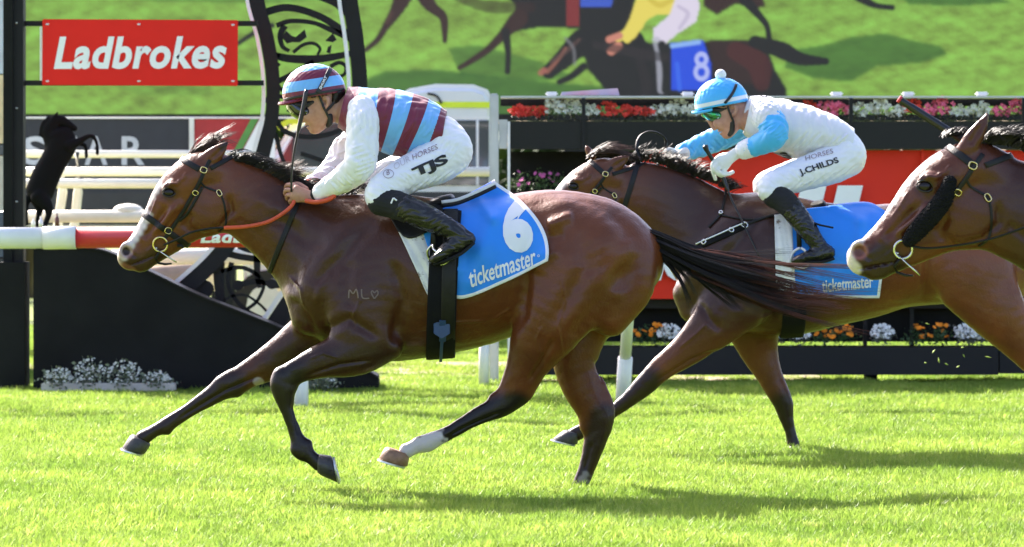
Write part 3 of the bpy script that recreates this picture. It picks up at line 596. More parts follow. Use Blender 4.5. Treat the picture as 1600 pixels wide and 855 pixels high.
# ------------------------------------------------------------ planter stand with banner
PL = empty('planter_stand', W(1180, 597, 11.2), 'long black steel planter stand with two tiers of flower troughs and silver end frame', 'planter'); LY = 11.0
def pbox(x0, x1, y0, y1, Y, dep, m, name, parent=PL, bev=0.0):
    a, b = W(x0, y1, Y), W(x1, y0, Y); mb = MB(); mb.box(((a[0] + b[0]) / 2, Y + dep / 2, (a[2] + b[2]) / 2), (b[0] - a[0], dep, b[2] - a[2]), bev=bev); return mb.build(name, m, parent)
GREYT = mat('charcoal_trough', (.017, .0165, .016), rough=.65, spec=.25, var=.12, scale=2, bump=.08); GREYS = mat('galvanised_steel', (.50, .51, .52), rough=.4, metal=.4, var=.12, scale=6)
pbox(796, 912, 190, 233, LY, .45, GREYT, 'trough'); pbox(915, 1330, 190, 233, LY, .45, GREYT, 'trough'); pbox(1333, 1780, 190, 233, LY, .45, GREYT, 'trough')
pbox(782, 1790, 150, 153, LY + .05, .40, GREYS, 'top_rail'); pbox(782, 1790, 154, 166, LY + .5, .04, DKM, 'back_board')
for x in (912, 1330, 1600): pbox(x - 3, x + 3, 153, 236, LY - .012, .03, DKM, 'bracket')
for x in (862, 1075, 1308, 1420, 1535): pbox(x - 10, x + 10, 143.5, 149.5, LY + .15, .1, SILV, 'light_box', bev=.01)
pbox(765, 779, 146, 606, LY - .05, .09, GREYS, 'end_post', bev=.01); pbox(793, 797, 190, 606, LY - .02, .06, SILV, 'end_post'); pbox(779.5, 792.5, 187, 232, LY, .40, GREYS, 'end_panel')
pbox(797, 1004, 237, 300, LY + .40, .05, BLKP, 'back_panel'); pbox(797, 1790, 300, 534, LY + .44, .04, BLKP, 'back_panel')
pbox(797, 1560, 543, 586, LY + .02, .42, GREYT, 'lower_trough'); pbox(1562, 1790, 542, 584, LY + .02, .42, GREYT, 'lower_trough')
pbox(797, 1790, 466, 482, LY + .30, .10, DKM, 'cross_beam')
for x in (880, 1362, 1700): pbox(x - 9, x + 9, 586, 604, LY + .12, .2, BLKP, 'leg')
for x in (1100, 1352, 1425): pbox(x - 3, x + 3, 482, 542, LY + .32, .05, DKM, 'strut')
bn = empty('banner', W(1300, 470, LY + .1), 'red banner with huge white letters hung between the flower troughs', 'banner')
RB = mat('red_banner', (.76, .035, .016), rough=.6, spec=.2, var=.10, scale=1.4, bump=.15, bscale=3)
nx_, nz_ = 60, 14; ax = np.linspace(1004, 1790, nx_); az = np.linspace(235, 467, nz_); V = np.array([[W(x, y, LY + .12 + .018 * math.sin(x * .021) * math.sin(y * .013) + .012 * math.sin(x * .06 + y * .03)) for y in az] for x in ax]).reshape(-1, 3)
F = np.array([(i * nz_ + j, i * nz_ + j + 1, (i + 1) * nz_ + j + 1, (i + 1) * nz_ + j) for i in range(nx_ - 1) for j in range(nz_ - 1)]); mesh_obj('fabric', V, F, RB, bn, True)
pbox(1440, 1444, 234, 467, LY + .075, .02, RB, 'seam', bn)
flat_text('Ladb', (920, 440), (480, 0), (0, -150), LY + .07, PW, bn, shear=.2, bold=.04, space=1.08, maxe=9); flat_text('rokes', (1408, 440), (360, 0), (0, -118), LY + .07, PW, bn, shear=.2, bold=.04, space=1.08, maxe=9)
top_row = [(812, 'r'), (838, 'r'), (866, 'w'), (892, 'w'), (920, 'w'), (948, 'r'), (975, 'r'), (1004, 'r'), (1030, 'w'), (1058, 'w'), (1082, 'w'), (1180, 'r'), (1215, 'w'), (1262, 'r'), (1290, 'p'), (1312, 'p'), (1340, 'w'), (1372, 'w'), (1400, 'w'), (1424, 'r'), (1452, 'p'), (1472, 'p'), (1500, 'w'), (1530, 'w'), (1562, 'p'), (1590, 'p'), (1622, 'w'), (1660, 'r')]
nm = {'r': ('begonia', RD, 'red begonias'), 'w': ('begonia', (.74, .74, .62), 'creamy white begonias'), 'p': ('begonia', PK, 'pink begonias')}
ords = {}
placew = ['at the left end', 'near the left end', 'left of the second horse ears', 'above the second horse ears', 'above the forelock of the second horse', 'behind the sky blue cap', 'beside the white silks', 'above the jockey back', 'beyond the rider hips', 'left of the raised whip', 'behind the raised whip', 'above the white-blazed head', 'near the right edge', 'at the far right edge', 'past the right edge']
TOPLAB = ['furthest left in the top trough', 'second from the left in the top trough', 'third from left, first cream one', 'touching the red cluster behind it by the bracket', 'just left of the second horse upright ear', 'above the upright ear of the second horse', 'above the forelock of the second horse', 'left of the black rein loop', 'above the black rein loop of the second horse', 'just left of the sky blue cap peak', 'hidden beside the sky blue cap', 'peeking over the white silks collar', 'above the middle of the white silks', 'above the lower back of the white silks', 'right of the red one over the white silks', 'above the rear of the white-clad rider', 'first right of the rider hips', 'left of the raised padded whip', 'touching the tip of the raised whip', 'directly behind the raised whip', 'between raised whip and forelock', 'above the forelock of the white-blazed horse', 'left of the ear of the white-blazed horse', 'above the ear of the white-blazed horse', 'just left of the right picture edge', 'cut by the right picture edge', 'beyond the right picture edge', 'last one of the top trough']
for (x, c), w_ in zip(top_row, TOPLAB):
    n_, col_, lb_ = nm[c]; k = ords.get(c, 0); ords[c] = k + 1
    hv = 15 * (1 + .22 * math.sin(x * 1.7)); bed_plant(n_, x, 189 - hv, LY + .16, 17, hv, int(46 * (1 + .3 * math.sin(x * .9))), col_, '%s, %s' % (lb_, w_), 'begonias in the top trough', fol=(.05, .05, .02) if c != 'w' else (.10, .12, .06), seed=int(x), br=.017, nl=70, petals=4)
low = [(905, 'o'), (925, 'g'), (1000, 'o'), (1022, 'o'), (1045, 'w'), (1138, 'o'), (1212, 'w'), (1248, 'w'), (1286, 'o'), (1318, 'o'), (1378, 'w'), (1432, 'o'), (1468, 'o'), (1508, 'w'), (1530, 'w'), (1620, 'o'), (1690, 'w')]
pl2 = ['behind the far hind leg', 'beside the far hind leg', 'left of the white rail post', 'right of the white rail post', 'under the second horse chest', 'between the second horse forelegs', 'behind the second horse girth', 'just right of the second girth', 'under the blue cloth', 'left of the fullest white clump', 'fullest and in the middle of the belly gap', 'right of the fullest white clump', 'under the second horse flank', 'beneath the second horse stifle', 'at the second horse thigh', 'past the right edge', 'last past the right edge']
for (x, c), w_ in zip(low, pl2):
    bed_plant('marigold' if c != 'w' else 'alyssum', x, 522, LY + .16, 19, 17, {'o': 8, 'w': 130, 'g': 4}[c], OR if c != 'w' else WH, ('orange marigolds' if c != 'w' else 'white alyssum') + ' in the lower trough ' + w_, 'flowers in the lower trough', fol=(.035, .08, .02) if c != 'w' else (.12, .13, .10), seed=int(x), br=.017 if c != 'w' else .010, nl=150, petals=8 if c != 'w' else 5)
for x, w_ in ((812, 'left of the three'), (842, 'middle one of the three'), (872, 'right of the three')):
    bed_plant('petunia', x, 283, LY + .2, 18, 20, 4, srgb(196, 92, 160), 'magenta petunia plant under the top trough, ' + w_, 'petunias under the top trough', fol=(.06, .11, .03), seed=int(x), br=.018, nl=150)
pbox(797, 890, 300, 316, LY + .06, .3, BLKP, 'shelf')
bk = empty('folded_board', W(905, 150, LY + .3), 'blue and pale red board lying on the top rail of the planter stand', 'board')
mb = MB(); mb.prism([(876, 149), (878, 144), (965, 138), (968, 149)], LY + .25, .12); mb.build('board', mat('pale_blue_print', srgb(90, 190, 226), rough=.5, col2=srgb(226, 120, 110), scale=1.5), bk)

# ------------------------------------------------------------ running rail
RY = 7.6
rr = empty('running_rail', W(300, 640, RY), 'white plastic running rail with a red printed section behind the leading horse', 'rail')
def pipe(x0, y0, x1, y1, Y, r, m, name, parent): mb = MB(); mb.tube([W(x0, y0, Y), W((x0 + x1) / 2, (y0 + y1) / 2, Y), W(x1, y1, Y)], r, 20, up=(0, 0, 1)); return mb.build(name, m, parent, True)
pipe(-160, 373, 72, 372, RY, .064, WHITEP, 'pipe', rr); pipe(68, 372, 119, 371.6, RY, .069, WHITEP, 'joint', rr); pipe(119, 371.5, 700, 369, RY, .0635, RAILRED, 'red_pipe', rr); pipe(700, 369, 1900, 364, RY, .063, WHITEP, 'pipe', rr)
mb = MB(); q = [W(x, 0, RY)[0] for x in (119, 700)]; 
T, F, a = text_shape('Ladbrokes', shear=.22, bold=.035, space=1.08, maxe=.12); V = []
for u, v in T:
    x = 314 + 150 * u; zc = W(x, 371.2 - (x - 119) / 581 * 2.4, RY)[2]; th = (v - .5) * 1.15; V.append((W(x, 0, RY)[0], RY - .067 * math.cos(th), zc + .067 * math.sin(th)))
mesh_obj('lettering', V, F, PW, rr)
for px_, top_, yb, lean in ((470, 380, 640, -3), (972, 385, 632, 14), (-60, 385, 640, 0)):
    mb = MB(); D = 1.325 * FPX / (yb - HORY) - CAMD; a, b = W(px_, yb, D), W(px_ + lean, top_, D); b[1] = RY + .1; m_ = a * .35 + b * .65
    mb.tube([a - (0, 0, .05), a * .7 + b * .3], .046, 12); mb.tube([a * .72 + b * .28, m_, b], .036, 12); mb.build('post', WHITEP, rr, True)
pipe(756, 606, 757, 520, 10.6, .035, WHITEP, 'post', tag(empty('marker_post', W(757, 606, 10.6), 'short white post beside the silver end frame of the planter stand', 'post'), None))

# ------------------------------------------------------------ far side: banners, white barriers, statue
st = empty('banner', W(165, 350, 18), 'long dark banner with wide spaced grey capital letters behind the white rails', 'banner'); BNV = mat('navy_black_vinyl', (.022, .026, .036), rough=.55, var=.1)
def fbox(x0, x1, y0, y1, Y, dep, m, name, parent, bev=0.0): return pbox(x0, x1, y0, y1, Y, dep, m, name, parent, bev)
fbox(-200, 295, 186, 352, 18, .05, BNV, 'panel', st); fbox(-200, 770, 182.5, 185.5, 17.98, .09, SILV, 'top_rail', st); fbox(295.5, 303, 184, 352, 17.97, .08, WHITEP, 'post', st)
for ch_, x in (('S', 36), ('T', 84), ('A', 132), ('R', 190)): flat_text(ch_, (x, 258), (36, 0), (0, -45), 17.985, mat('grey_print_' + ch_, (.62, .63, .66), rough=.6), st, bold=.02, maxe=9)
fr = empty('panel', W(350, 350, 18), 'red hoarding panel with a green diagonal beside the dark banner', 'panel'); fbox(304, 430, 186, 352, 18, .05, mat('hoarding_red', srgb(176, 40, 44), rough=.5), 'panel', fr)
mb = MB(); mb.prism([(352, 260), (392, 186), (404, 186), (364, 260)], 17.99, .008); mb.build('green_stripe', mat('hoarding_green', srgb(90, 150, 70), rough=.5), fr); mb = MB(); mb.prism([(366, 260), (406, 186), (430, 186), (430, 352), (366, 352)], 17.985, .01); mb.build('white_field', PW, fr)
hd_ = empty('barrier_wall', W(400, 352, 17.4), 'low dark barrier boards behind the white rails', 'wall'); fbox(-200, 770, 300, 327, 17.4, .05, BNV, 'board', hd_); fbox(-200, 770, 352, 356, 17.4, .3, mat('cream_kerb', (.6, .55, .42), rough=.8), 'plinth_top', hd_)
wf = empty('white_barrier', W(300, 400, 15), 'wide white tubular barrier of several rails with splayed legs', 'barrier')
CREAM = mat('cream_white_pipe', (.76, .74, .62), rough=.35, var=.05)
for y, r, Yd, xe in ((241, .030, 15.6, 400), (268.5, .036, 15.2, 766), (287, .037, 15.0, 440)): pipe(-200, y, xe, y, Yd, r, CREAM, 'rail', wf)
for x, l in ((98, 0), (120, 2), (340, -4), (365, 0)):
    mb = MB(); mb.tube([W(x, 238, 15.2), W(x + l, 300, 15.2), W(x - 7 + l * 2, 345, 15.2), W(x - 12 + l * 2, 420, 15.2)], [.02, .036, .036, .036], 8); mb.build('leg', CREAM, wf, True)
lw = empty('low_rail', W(400, 420, 13.5), 'low thick cream rail with rounded caps behind the running rail', 'rail')
pipe(-200, 339, 766, 337, 13.5, .045, CREAM, 'rail', lw); pipe(175, 404, 420, 400, 12.5, .06, CREAM, 'rail', lw); pipe(150, 440, 300, 436, 12.2, .10, mat('sand_pipe', (.42, .30, .20), rough=.7), 'padding', lw)
for x in (200, 560, 700): mb = MB(); mb.sphere(W(x, 329, 13.55), (.11, .09, .05), 16, 10); mb.build('cap', CREAM, lw, True)
for x in (60, 330, 440, 640): pipe(x, 345, x, 455, 13.5, .03, CREAM, 'leg', lw)
pt = tag(MB().box(W(340, 470, 13) * (1, 1, 0) + (0, 0, .006), (8.5, 3.4, .012)).build('path', mat('sandy_path', (.34, .26, .17), rough=.9, var=.3, scale=2, dirt=((.12, .18, .04), .56), dscale=1.5)), kind='structure')
# bottles by the statue
for x, h_, m_, l_ in ((52, 14, WHITEP, 'left pale water bottle below the rearing statue'), (64, 16, SILV, 'right pale water bottle below the rearing statue'), (89, 22, mat('bottle_dark_red', (.10, .03, .025), rough=.4), 'dark red bottle standing right of the statue')):
    b = empty('bottle', W(x, 354, 8.6), l_, 'bottle', 'bottles behind the running rail'); mb = MB(); a = W(x, 356, 8.6); mb.tube([a, a + (0, 0, h_ * .0026), a + (0, 0, h_ * .0032), a + (0, 0, h_ * .0040)], [.014, .014, .006, .006], 10); mb.build('body', m_, b, True)
    mb = MB(); mb.tube([a + (0, 0, h_ * .0040), a + (0, 0, h_ * .0044)], .0075, 8); mb.build('cap', STEEL if False else SILV, b)
# rearing horse statue on the sign bars
SBL = mat('statue_black', (.003, .0035, .004), rough=.85, spec=.2, var=.2); KS = dict(P=lambda x, y, d=0: W(x, y, 11.0 + d), SC=31.0 / FPX)
sts = empty('statue', W(70, 352, 11.0), 'black statue of a rearing horse facing right in front of the dark banner', 'statue')
rows = [([(62, 300, 0, 22, .065), (72, 275, 0, 22, .065), (86, 248, 0, 21, .065), (96, 226, 0, 24, .065), (92, 212, 0, 22, .055)], .015), ([(88, 222, 0, 20, .045), (79, 206, 0, 14, .035), (83, 193, 0, 10.5, .03)], .008), ([(84, 189, 0, 9.5, .028), (96, 189, 0, 8.5, .026), (108, 195, 0, 6, .020), (117, 201, 0, 4.6, .018)], .005), ([(78, 186, 0, 6, .012), (69, 196, 0, 6, .012), (66, 212, 0, 6, .012)], .008),
        ([(106, 228, -.04, 10, .035), (122, 222, -.04, 6, .022), (138, 213, -.04, 3.6, .015), (147, 215, -.04, 3, .013), (152, 228, -.04, 2.4, .011), (152, 240, -.04, 2.8, .012)], .008), ([(104, 226, .04, 9, .03), (120, 224, .04, 5, .02), (133, 228, .04, 3, .013), (135, 245, .04, 2.6, .012)], .008),
        ([(60, 305, -.04, 14, .04), (74, 322, -.04, 9, .03), (76, 335, -.04, 5, .02), (70, 352, -.04, 4, .018)], .01), ([(56, 305, .04, 14, .04), (62, 325, .04, 7, .03), (60, 338, .04, 4, .02), (58, 352, .04, 4, .018)], .01),
        ([(50, 305, 0, 6, .02), (41, 315, 0, 6, .02), (38, 332, 0, 6, .02), (42, 350, 0, 3, .015)], .01), ([(86, 182, -.015, 3, .01), (90, 176, -.015, 1.5, .006)], .004)]
fieldmesh_later = (KS, rows, sts, SBL)
sp = tag(MB().box(W(75, 353, 11.0) + (0, 0, -.02), (.36, .14, .03)).build('shelf', DKM), 'small black shelf carrying the rearing horse statue', 'shelf'); mb = MB()
sl_ = MB(); q = W(75, 353, 11.0); sl_.box((q[0], 11.0, q[2] / 2 - .02), (.05, .05, q[2] - .05)); o = sl_.build('shelf_post', DKM, sp)
# ------------------------------------------------------------ vehicles
VW = mat('white_car_paint', (.75, .76, .76), rough=.2, coat=.6, var=.03); GL = mat('tinted_glass', (.03, .05, .055), rough=.08, coat=1, var=.3, scale=1.5); HV = mat('hi_vis_yellow', (.72, .85, .03), rough=.4, var=.05); TY = mat('tyre', (.02, .02, .02), rough=.8)
def loftprism(pts, Y, half, m, name, parent, bev=.05):
    """side outline in pixels, rounded edges"""
    bmv = bmesh.new(); a = [bmv.verts.new(W(x, y, Y)) for x, y in pts]; b = []
    for v in a: b.append(bmv.verts.new((v.co.x, Y + half * 2, v.co.z)))
    n = len(a); bmv.faces.new(a); bmv.faces.new(b[::-1]); [bmv.faces.new((a[(i + 1) % n], a[i], b[i], b[(i + 1) % n])) for i in range(n)]
    bmesh.ops.recalc_face_normals(bmv, faces=bmv.faces); bmesh.ops.bevel(bmv, geom=[e for e in bmv.edges if abs(e.verts[0].co.y - e.verts[1].co.y) < 1e-5], offset=bev, segments=3, affect='EDGES')
    V = np.array([v.co[:] for v in bmv.verts]); F = [[v.index for v in f.verts] for f in bmv.faces]; bmv.free(); return mesh_obj(name, V, F, m, parent)
VY = 20.5
va = empty('ambulance', W(690, 490, VY), 'white high-roofed van with yellow stripe behind the leading jockey', 'van')
loftprism([(560, 480), (560, 250), (578, 180), (618, 150), (640, 138), (680, 131), (740, 132), (762, 140), (772, 160), (776, 480)], VY, .9, VW, 'body', va, .06)
fbox(672, 776, 159, 168.5, VY - .012, .02, HV, 'stripe', va); fbox(588, 668, 188, 290, VY - .012, .03, GL, 'window', va); fbox(675, 764, 188, 290, VY - .012, .03, GL, 'window', va); fbox(744, 748, 188, 290, VY - .02, .02, SILV, 'window_bar', va)
mb = MB(); mb.tube(spline([W(x, y, VY - .02) for x, y in ((668, 146), (682, 150), (690, 162))], 4), .012, 6); mb.build('roof_trim', TY, va)
for x in (600, 740): mb = MB(); q = W(x, 0, VY); mb.tube([(q[0], VY - .03, .33), (q[0], VY + .2, .33)], .33, 20, up=(0, 0, 1)); w_ = mb.build('wheel', TY, va); mb = MB(); mb.tube([(q[0], VY - .045, .33), (q[0], VY - .02, .33)], .2, 16); mb.build('hub', SILV, w_)
CY_ = 19.5
vc = empty('car', W(470, 490, CY_), 'white car with sloping windscreen seen through the ironwork', 'car')
loftprism([(380, 460), (376, 300), (392, 262), (430, 236), (452, 198), (480, 180), (545, 178), (566, 200), (574, 300), (574, 460)], CY_, .85, VW, 'body', vc, .06)
mb = MB(); mb.prism([(432, 262), (462, 206), (482, 192), (540, 190), (556, 206), (562, 285), (436, 290)], CY_ - .015, .05); mb.build('windscreen', GL, vc); fbox(452, 470, 186, 194, CY_ - .012, .03, HV, 'stripe', vc); mb = MB(); mb.prism([(432, 196), (458, 180), (466, 184), (436, 204)], CY_ - .02, .03); mb.build('stripe', HV, vc)
for x in (420, 540): mb = MB(); q = W(x, 0, CY_); mb.tube([(q[0], CY_ - .03, .31), (q[0], CY_ + .2, .31)], .31, 20); w_ = mb.build('wheel', TY, vc); mb = MB(); mb.tube([(q[0], CY_ - .045, .31), (q[0], CY_ - .02, .31)], .19, 16); mb.build('hub', SILV, w_)
# kiosk at the very left
ks = empty('kiosk', W(-60, 610, 12), 'cream and grey kiosk wall at the extreme left edge behind the black post', 'kiosk')
for y0, y1, c in ((-60, 115, (.55, .65, .72)), (117, 224, (.72, .62, .38)), (226, 242, (.10, .11, .12)), (244, 330, (.60, .58, .50)), (332, 402, (.08, .10, .13)), (404, 606, (.05, .05, .05))): fbox(-160, 9, y0, y1, 12, 1.2, mat('kiosk_%d' % (y0 + 60), c, rough=.6), 'wall_panel', ks)
# flying clippings kicked up by the hooves
CL = mat('clipping_green', (.30, .42, .06), rough=.7)
for k, (x, y, a, l) in enumerate(((1459, 549, 50, 8), (1446, 567, 0, 5), (1467, 563, 100, 10), (1479, 569, -25, 8), (1504, 543, 10, 6), (1506, 556, -60, 7), (1544, 558, -10, 12), (1449, 506, -15, 8), (1497, 573, 30, 6), (1557, 530, 10, 4))):
    p = W(x, y, 3.2); S = 23.2 / FPX; d = np.array((math.cos(R(a)), .3, math.sin(R(a)))) * l * S / 2; w = np.array((-math.sin(R(a)), .2, math.cos(R(a)))) * 1.4 * S
    mb = MB(); mb.add([p - d, p - d * .2 + w + (0, .003, 0), p + d, p - d * .1 - w, p + (0, -.004, .001)], [(0, 1, 4), (1, 2, 4), (2, 3, 4), (3, 0, 4), (0, 3, 2, 1)])
    tag(mb.build('grass_clipping', CL), 'tiny green grass clipping flying below the second horse belly', 'grass clipping', 'grass clippings kicked up in the air')
# ------------------------------------------------------------ horses
HAIR = mat('horse_hair_black', (0.012, 0.009, 0.008), rough=0.45, spec=0.4, var=0.3, scale=30)
HAIR_R = mat('horse_hair_reddish', (0.10, 0.030, 0.015), rough=0.45, spec=0.4, col2=(0.03, 0.012, 0.008), scale=14)
HAIR_B = mat('horse_hair_brown', (0.085, 0.036, 0.022), rough=0.45, col2=(0.02, 0.012, 0.009), scale=25)
LEATHER = mat('black_leather', (0.009, 0.008, 0.0075), rough=0.45, spec=.3, var=0.3, scale=30, bump=0.25, bscale=300)
BRASS = mat('brass', (0.75, 0.6, 0.28), rough=0.25, metal=1.0, var=0.08)
STEEL = mat('steel', (0.65, 0.65, 0.63), rough=0.25, metal=1.0, var=0.08)
EYE = mat('horse_eye', (0.012, 0.007, 0.005), rough=0.25, coat=0.0, spec=0.35, var=0.2)
LID = mat('eyelid_skin', (0.012, 0.008, 0.007), rough=0.4)
HOOF_D = mat('dark_hoof', (0.055, 0.05, 0.048), rough=0.45, col2=(0.02, 0.018, 0.018), scale=25, bump=0.3, bscale=120)
HOOF_L = mat('pale_hoof', (0.36, 0.20, 0.11), rough=0.45, col2=(0.16, 0.08, 0.04), scale=22, bump=0.3, bscale=120)
ALLOY = mat('racing_plate', (0.62, 0.62, 0.60), rough=0.35, metal=0.8, var=0.1)

def face_features(F, PT, sp, sr, ears=True):
    """head in template pixels -> implicit field.  PT(x,y,dy) world, sp: px->m per template px, sr: real scale"""
    def ch(rows, k=0.02, **kw):
        rows = np.array(rows, float); F.chain([PT(x, y, d * sr) for x, y, d in rows[:, :3]], rows[:, 3] * sp, rows[:, 4] * sr, k=k, **kw)
    ch([(348, 276, 0, 34, .070), (322, 268, 0, 33, .082), (298, 282, 0, 36, .090), (276, 311, 0, 38, .082), (253, 349, 0, 33, .060), (231, 376, 0, 26, .048), (212, 396, 0, 22, .047), (203, 404, 0, 20, .046)], k=0.015)
    ch([(350, 318, 0, 40, .066), (322, 330, 0, 40, .066), (295, 348, 0, 31, .055), (266, 376, 0, 21, .045), (240, 398, 0, 15, .036), (224, 410, 0, 14, .034)], k=0.03)
    for s in (-1, 1):
        rx = lambda a, b, c: (a * sp, b * sr, c * sp)
        F.ell(PT(327, 326, s * .052 * sr), rx(36, .030, 38), k=0.02)            # cheek
        F.ell(PT(269, 294, s * .074 * sr), rx(15, .019, 12), k=0.015)           # brow / orbit
        ch([(282, 318, s * .072, 6, .013), (262, 340, s * .063, 5, .010), (243, 360, s * .050, 4, .008)], k=0.018)   # facial crest
        ch([(246, 345, s * .030, 5, .016), (222, 372, s * .030, 5, .014)], k=0.02)
        F.ell(PT(264, 301, s * .086 * sr), rx(9.5, .014, 6.5), k=0.008, sub=True)       # socket
        F.ell(PT(200, 393, s * .030 * sr), rx(14, .020, 15), k=0.02)            # nostril flare
        F.ell(PT(197, 393, s * .058 * sr), rx(8, .034, 9), k=0.008, sub=True)       # nostril
        # ear
        if ears: ch([(322, 252, s * .048, 13, .024), (334, 243, s * .058, 13, .021), (345, 233, s * .062, 9, .014), (354, 223.5, s * .060, 2.5, .005)], k=0.012)
        if ears: ch([(334, 246, s * .084, 5, .012), (343, 237, s * .080, 4.5, .010), (350, 229, s * .073, 2, .006)], k=0.006, sub=True)
        ch([(300, 262, s * .045, 8, .018), (284, 276, s * .052, 9, .018)], k=0.02)   # temple
    ch([(214, 413, 0, 8, .034), (219, 417, 0, 8.5, .032), (231, 412, 0, 7, .028)], k=0.010)         # lower lip
    ch([(197, 399, 0, 13, .034), (199, 407, 0, 12, .035), (214, 404, 0, 12, .036)], k=0.015)        # upper lip
    for s in (-1, 1):
        ch([(196, 418, s * .045, 1.6, .018), (212, 411, s * .046, 1.6, .018), (240, 400, s * .044, 1.5, .016)], k=0.006, sub=True)  # mouth line

HEAD_RELIEF = [([(276, 318), (258, 345), (236, 366)], 4.5, .004), ([(262, 322), (243, 350), (222, 376)], 5, -.005), ([(356, 300), (362, 330), (346, 354), (318, 366)], 5, -.006), ([(300, 330), (290, 352), (300, 368)], 6, -.004),
    ([(283, 282), (276, 288), (262, 288)], 2.5, .004), ([(246, 308), (238, 330), (228, 350)], 1.5, .0022), ([(250, 366), (240, 384), (226, 398)], 1.6, .0020), ([(274, 340), (262, 356), (256, 372)], 1.5, .0022), ([(292, 268), (286, 280), (276, 284)], 2, .003), ([(210, 380), (206, 396), (214, 404)], 3, -.003)]
def build_horse(H):
    Y0 = H['Y']; D0 = CAMD + Y0; SC = D0 / FPX
    P = lambda x, y, d=0: W(x, y, Y0 + d)
    # head transform
    s, rot, ex, ey = H['head']; cr, sr_ = math.cos(R(rot)), math.sin(R(rot))
    def TH(x, y):
        x, y = x - 264, y - 300.5; return ex + s * (x * cr - y * sr_), ey + s * (x * sr_ + y * cr)
    def PT(x, y, d=0): a, b = TH(x, y); return P(a, b, d)
    sreal = s * D0 / CAMD
    F = Field(H['lo'], H['hi'], H.get('h', (0.0068, 0.0088, 0.0068)))
    def ch(rows, k=0.02, **kw):
        rows = np.array(rows, float)
        T = H.get('T')
        if T is not None and not kw.pop('raw', False):
            sc = T(1, 0)[0] - T(0, 0)[0]; rows = rows.copy()
            for r in rows: r[0], r[1] = T(r[0], r[1]); r[3] *= sc; r[2] *= H.get('lat', 1); r[4] *= H.get('lat', 1)
        else: kw.pop('raw', None)
        F.chain([P(a, b, c) for a, b, c in rows[:, :3]], rows[:, 3] * SC, rows[:, 4], k=k, **kw)
    for rows, k in H['torso']: ch(rows, k)
    if H.get('rawneck'): ch(H['rawneck'], 0.05, raw=True)
    for rows, k in H['mass']:
        for sd in (-1, 1):
            r = [(a, b, abs(c) * sd, d, e) for a, b, c, d, e in rows]; ch(r, k)
    for rows, k in H['legs']: ch(rows, k)
    F.blur(H.get('blur', 5))
    for rows, k in H.get('cut', []):
        for sd in (-1, 1):
            r = [(a, b, abs(c) * sd, d, e) for a, b, c, d, e in rows]; ch(r, k, sub=True)
    face_features(F, PT, s * SC, sreal, not H.get('ears'))
    for rows in H.get('ears', []):
        for sd in (-1, 1):
            r = np.array([(a, b, abs(c) * sd, d, e) for a, b, c, d, e in rows[0]], float); F.chain([P(*q[:3]) for q in r], r[:, 3] * SC, r[:, 4], k=.012)
            r = np.array([(a, b, abs(c) * sd, d, e) for a, b, c, d, e in rows[1]], float); F.chain([P(*q[:3]) for q in r], r[:, 3] * SC, r[:, 4], k=.005, sub=True)
    F.wrinkle(.0012, .16, 7); V, Q = F.mesh(); px, py = pix(V); dy = V[:, 1] - Y0
    if H.get('relief'):
        e1, e2 = V[Q[:, 2]] - V[Q[:, 0]], V[Q[:, 3]] - V[Q[:, 1]]; fn = np.cross(e1, e2); Nn = np.zeros(V.shape)
        for k in range(4): np.add.at(Nn, Q[:, k], fn)
        Nn /= np.linalg.norm(Nn, axis=1, keepdims=True) + 1e-12; T = H.get('T') or (lambda a, b: (a, b)); ts = T(1, 0)[0] - T(0, 0)[0]; disp = np.zeros(len(V))
        ix, iy = px - ex, py - ey; hx = (ix * cr + iy * sr_) / s + 264; hy = (-ix * sr_ + iy * cr) / s + 300.5
        for pts, w, amp, side in H['relief']:
            q = [T(*p) for p in pts]; m = (dy < .02) if side == -1 else (dy > -.02) if side == 1 else 1.0
            qd, qt = taperdist(px, py, q); disp += 1.8 * amp * qt * np.exp(-(qd / (w * ts)) ** 2) * m
        for pts, w, amp in HEAD_RELIEF: qd, qt = taperdist(hx, hy, pts); disp += 2.5 * amp * qt * np.exp(-(qd / w) ** 2) * (np.abs(dy) > .02)
        V = V + Nn * (disp * smoothstep(.01, .06, np.abs(dy)) )[:, None]
    root = empty('racehorse', (P(H['base'], 700)[0], Y0, 0), H['label'], 'horse', 'horses galloping in the race')
    o = mesh_obj('body', V, Q, H['mat'], root, smooth=True)
    # marks, in template (head) pixels and body pixels
    ix, iy = px - ex, py - ey; hx = (ix * cr + iy * sr_) / s + 264; hy = (-ix * sr_ + iy * cr) / s + 300.5
    blk, wht, pnk, tone = H['paint'](px, py, dy, hx, hy)
    for n, a in (('blk', blk), ('wht', wht), ('pnk', pnk), ('tone', tone)): set_attr(o, n, np.clip(a, 0, 1))
    bv = bvh_of(V, Q)
    for sd in (-1, 1):
        mb = MB(); c = PT(264, 301, sd * .0745 * sreal); mb.sphere(c, (.026 * sreal, .015 * sreal, .020 * sreal), 20, 14); mb.build('eye', EYE, root, True)
        mb = MB()
        for top in (0, 1):
            th = np.linspace(math.pi * .98, math.pi * .02, 12) * (1 if top else -1)
            pts = [PT(264 + 10.0 * math.cos(t), 301 - (7.6 if top else 6.2) * math.sin(t), sd * (.0835 + .003 * abs(math.sin(t))) * sreal) for t in th]
            mb.tube(pts, .0035 * sreal, 6)
        mb.build('eyelid', LID, root, True)
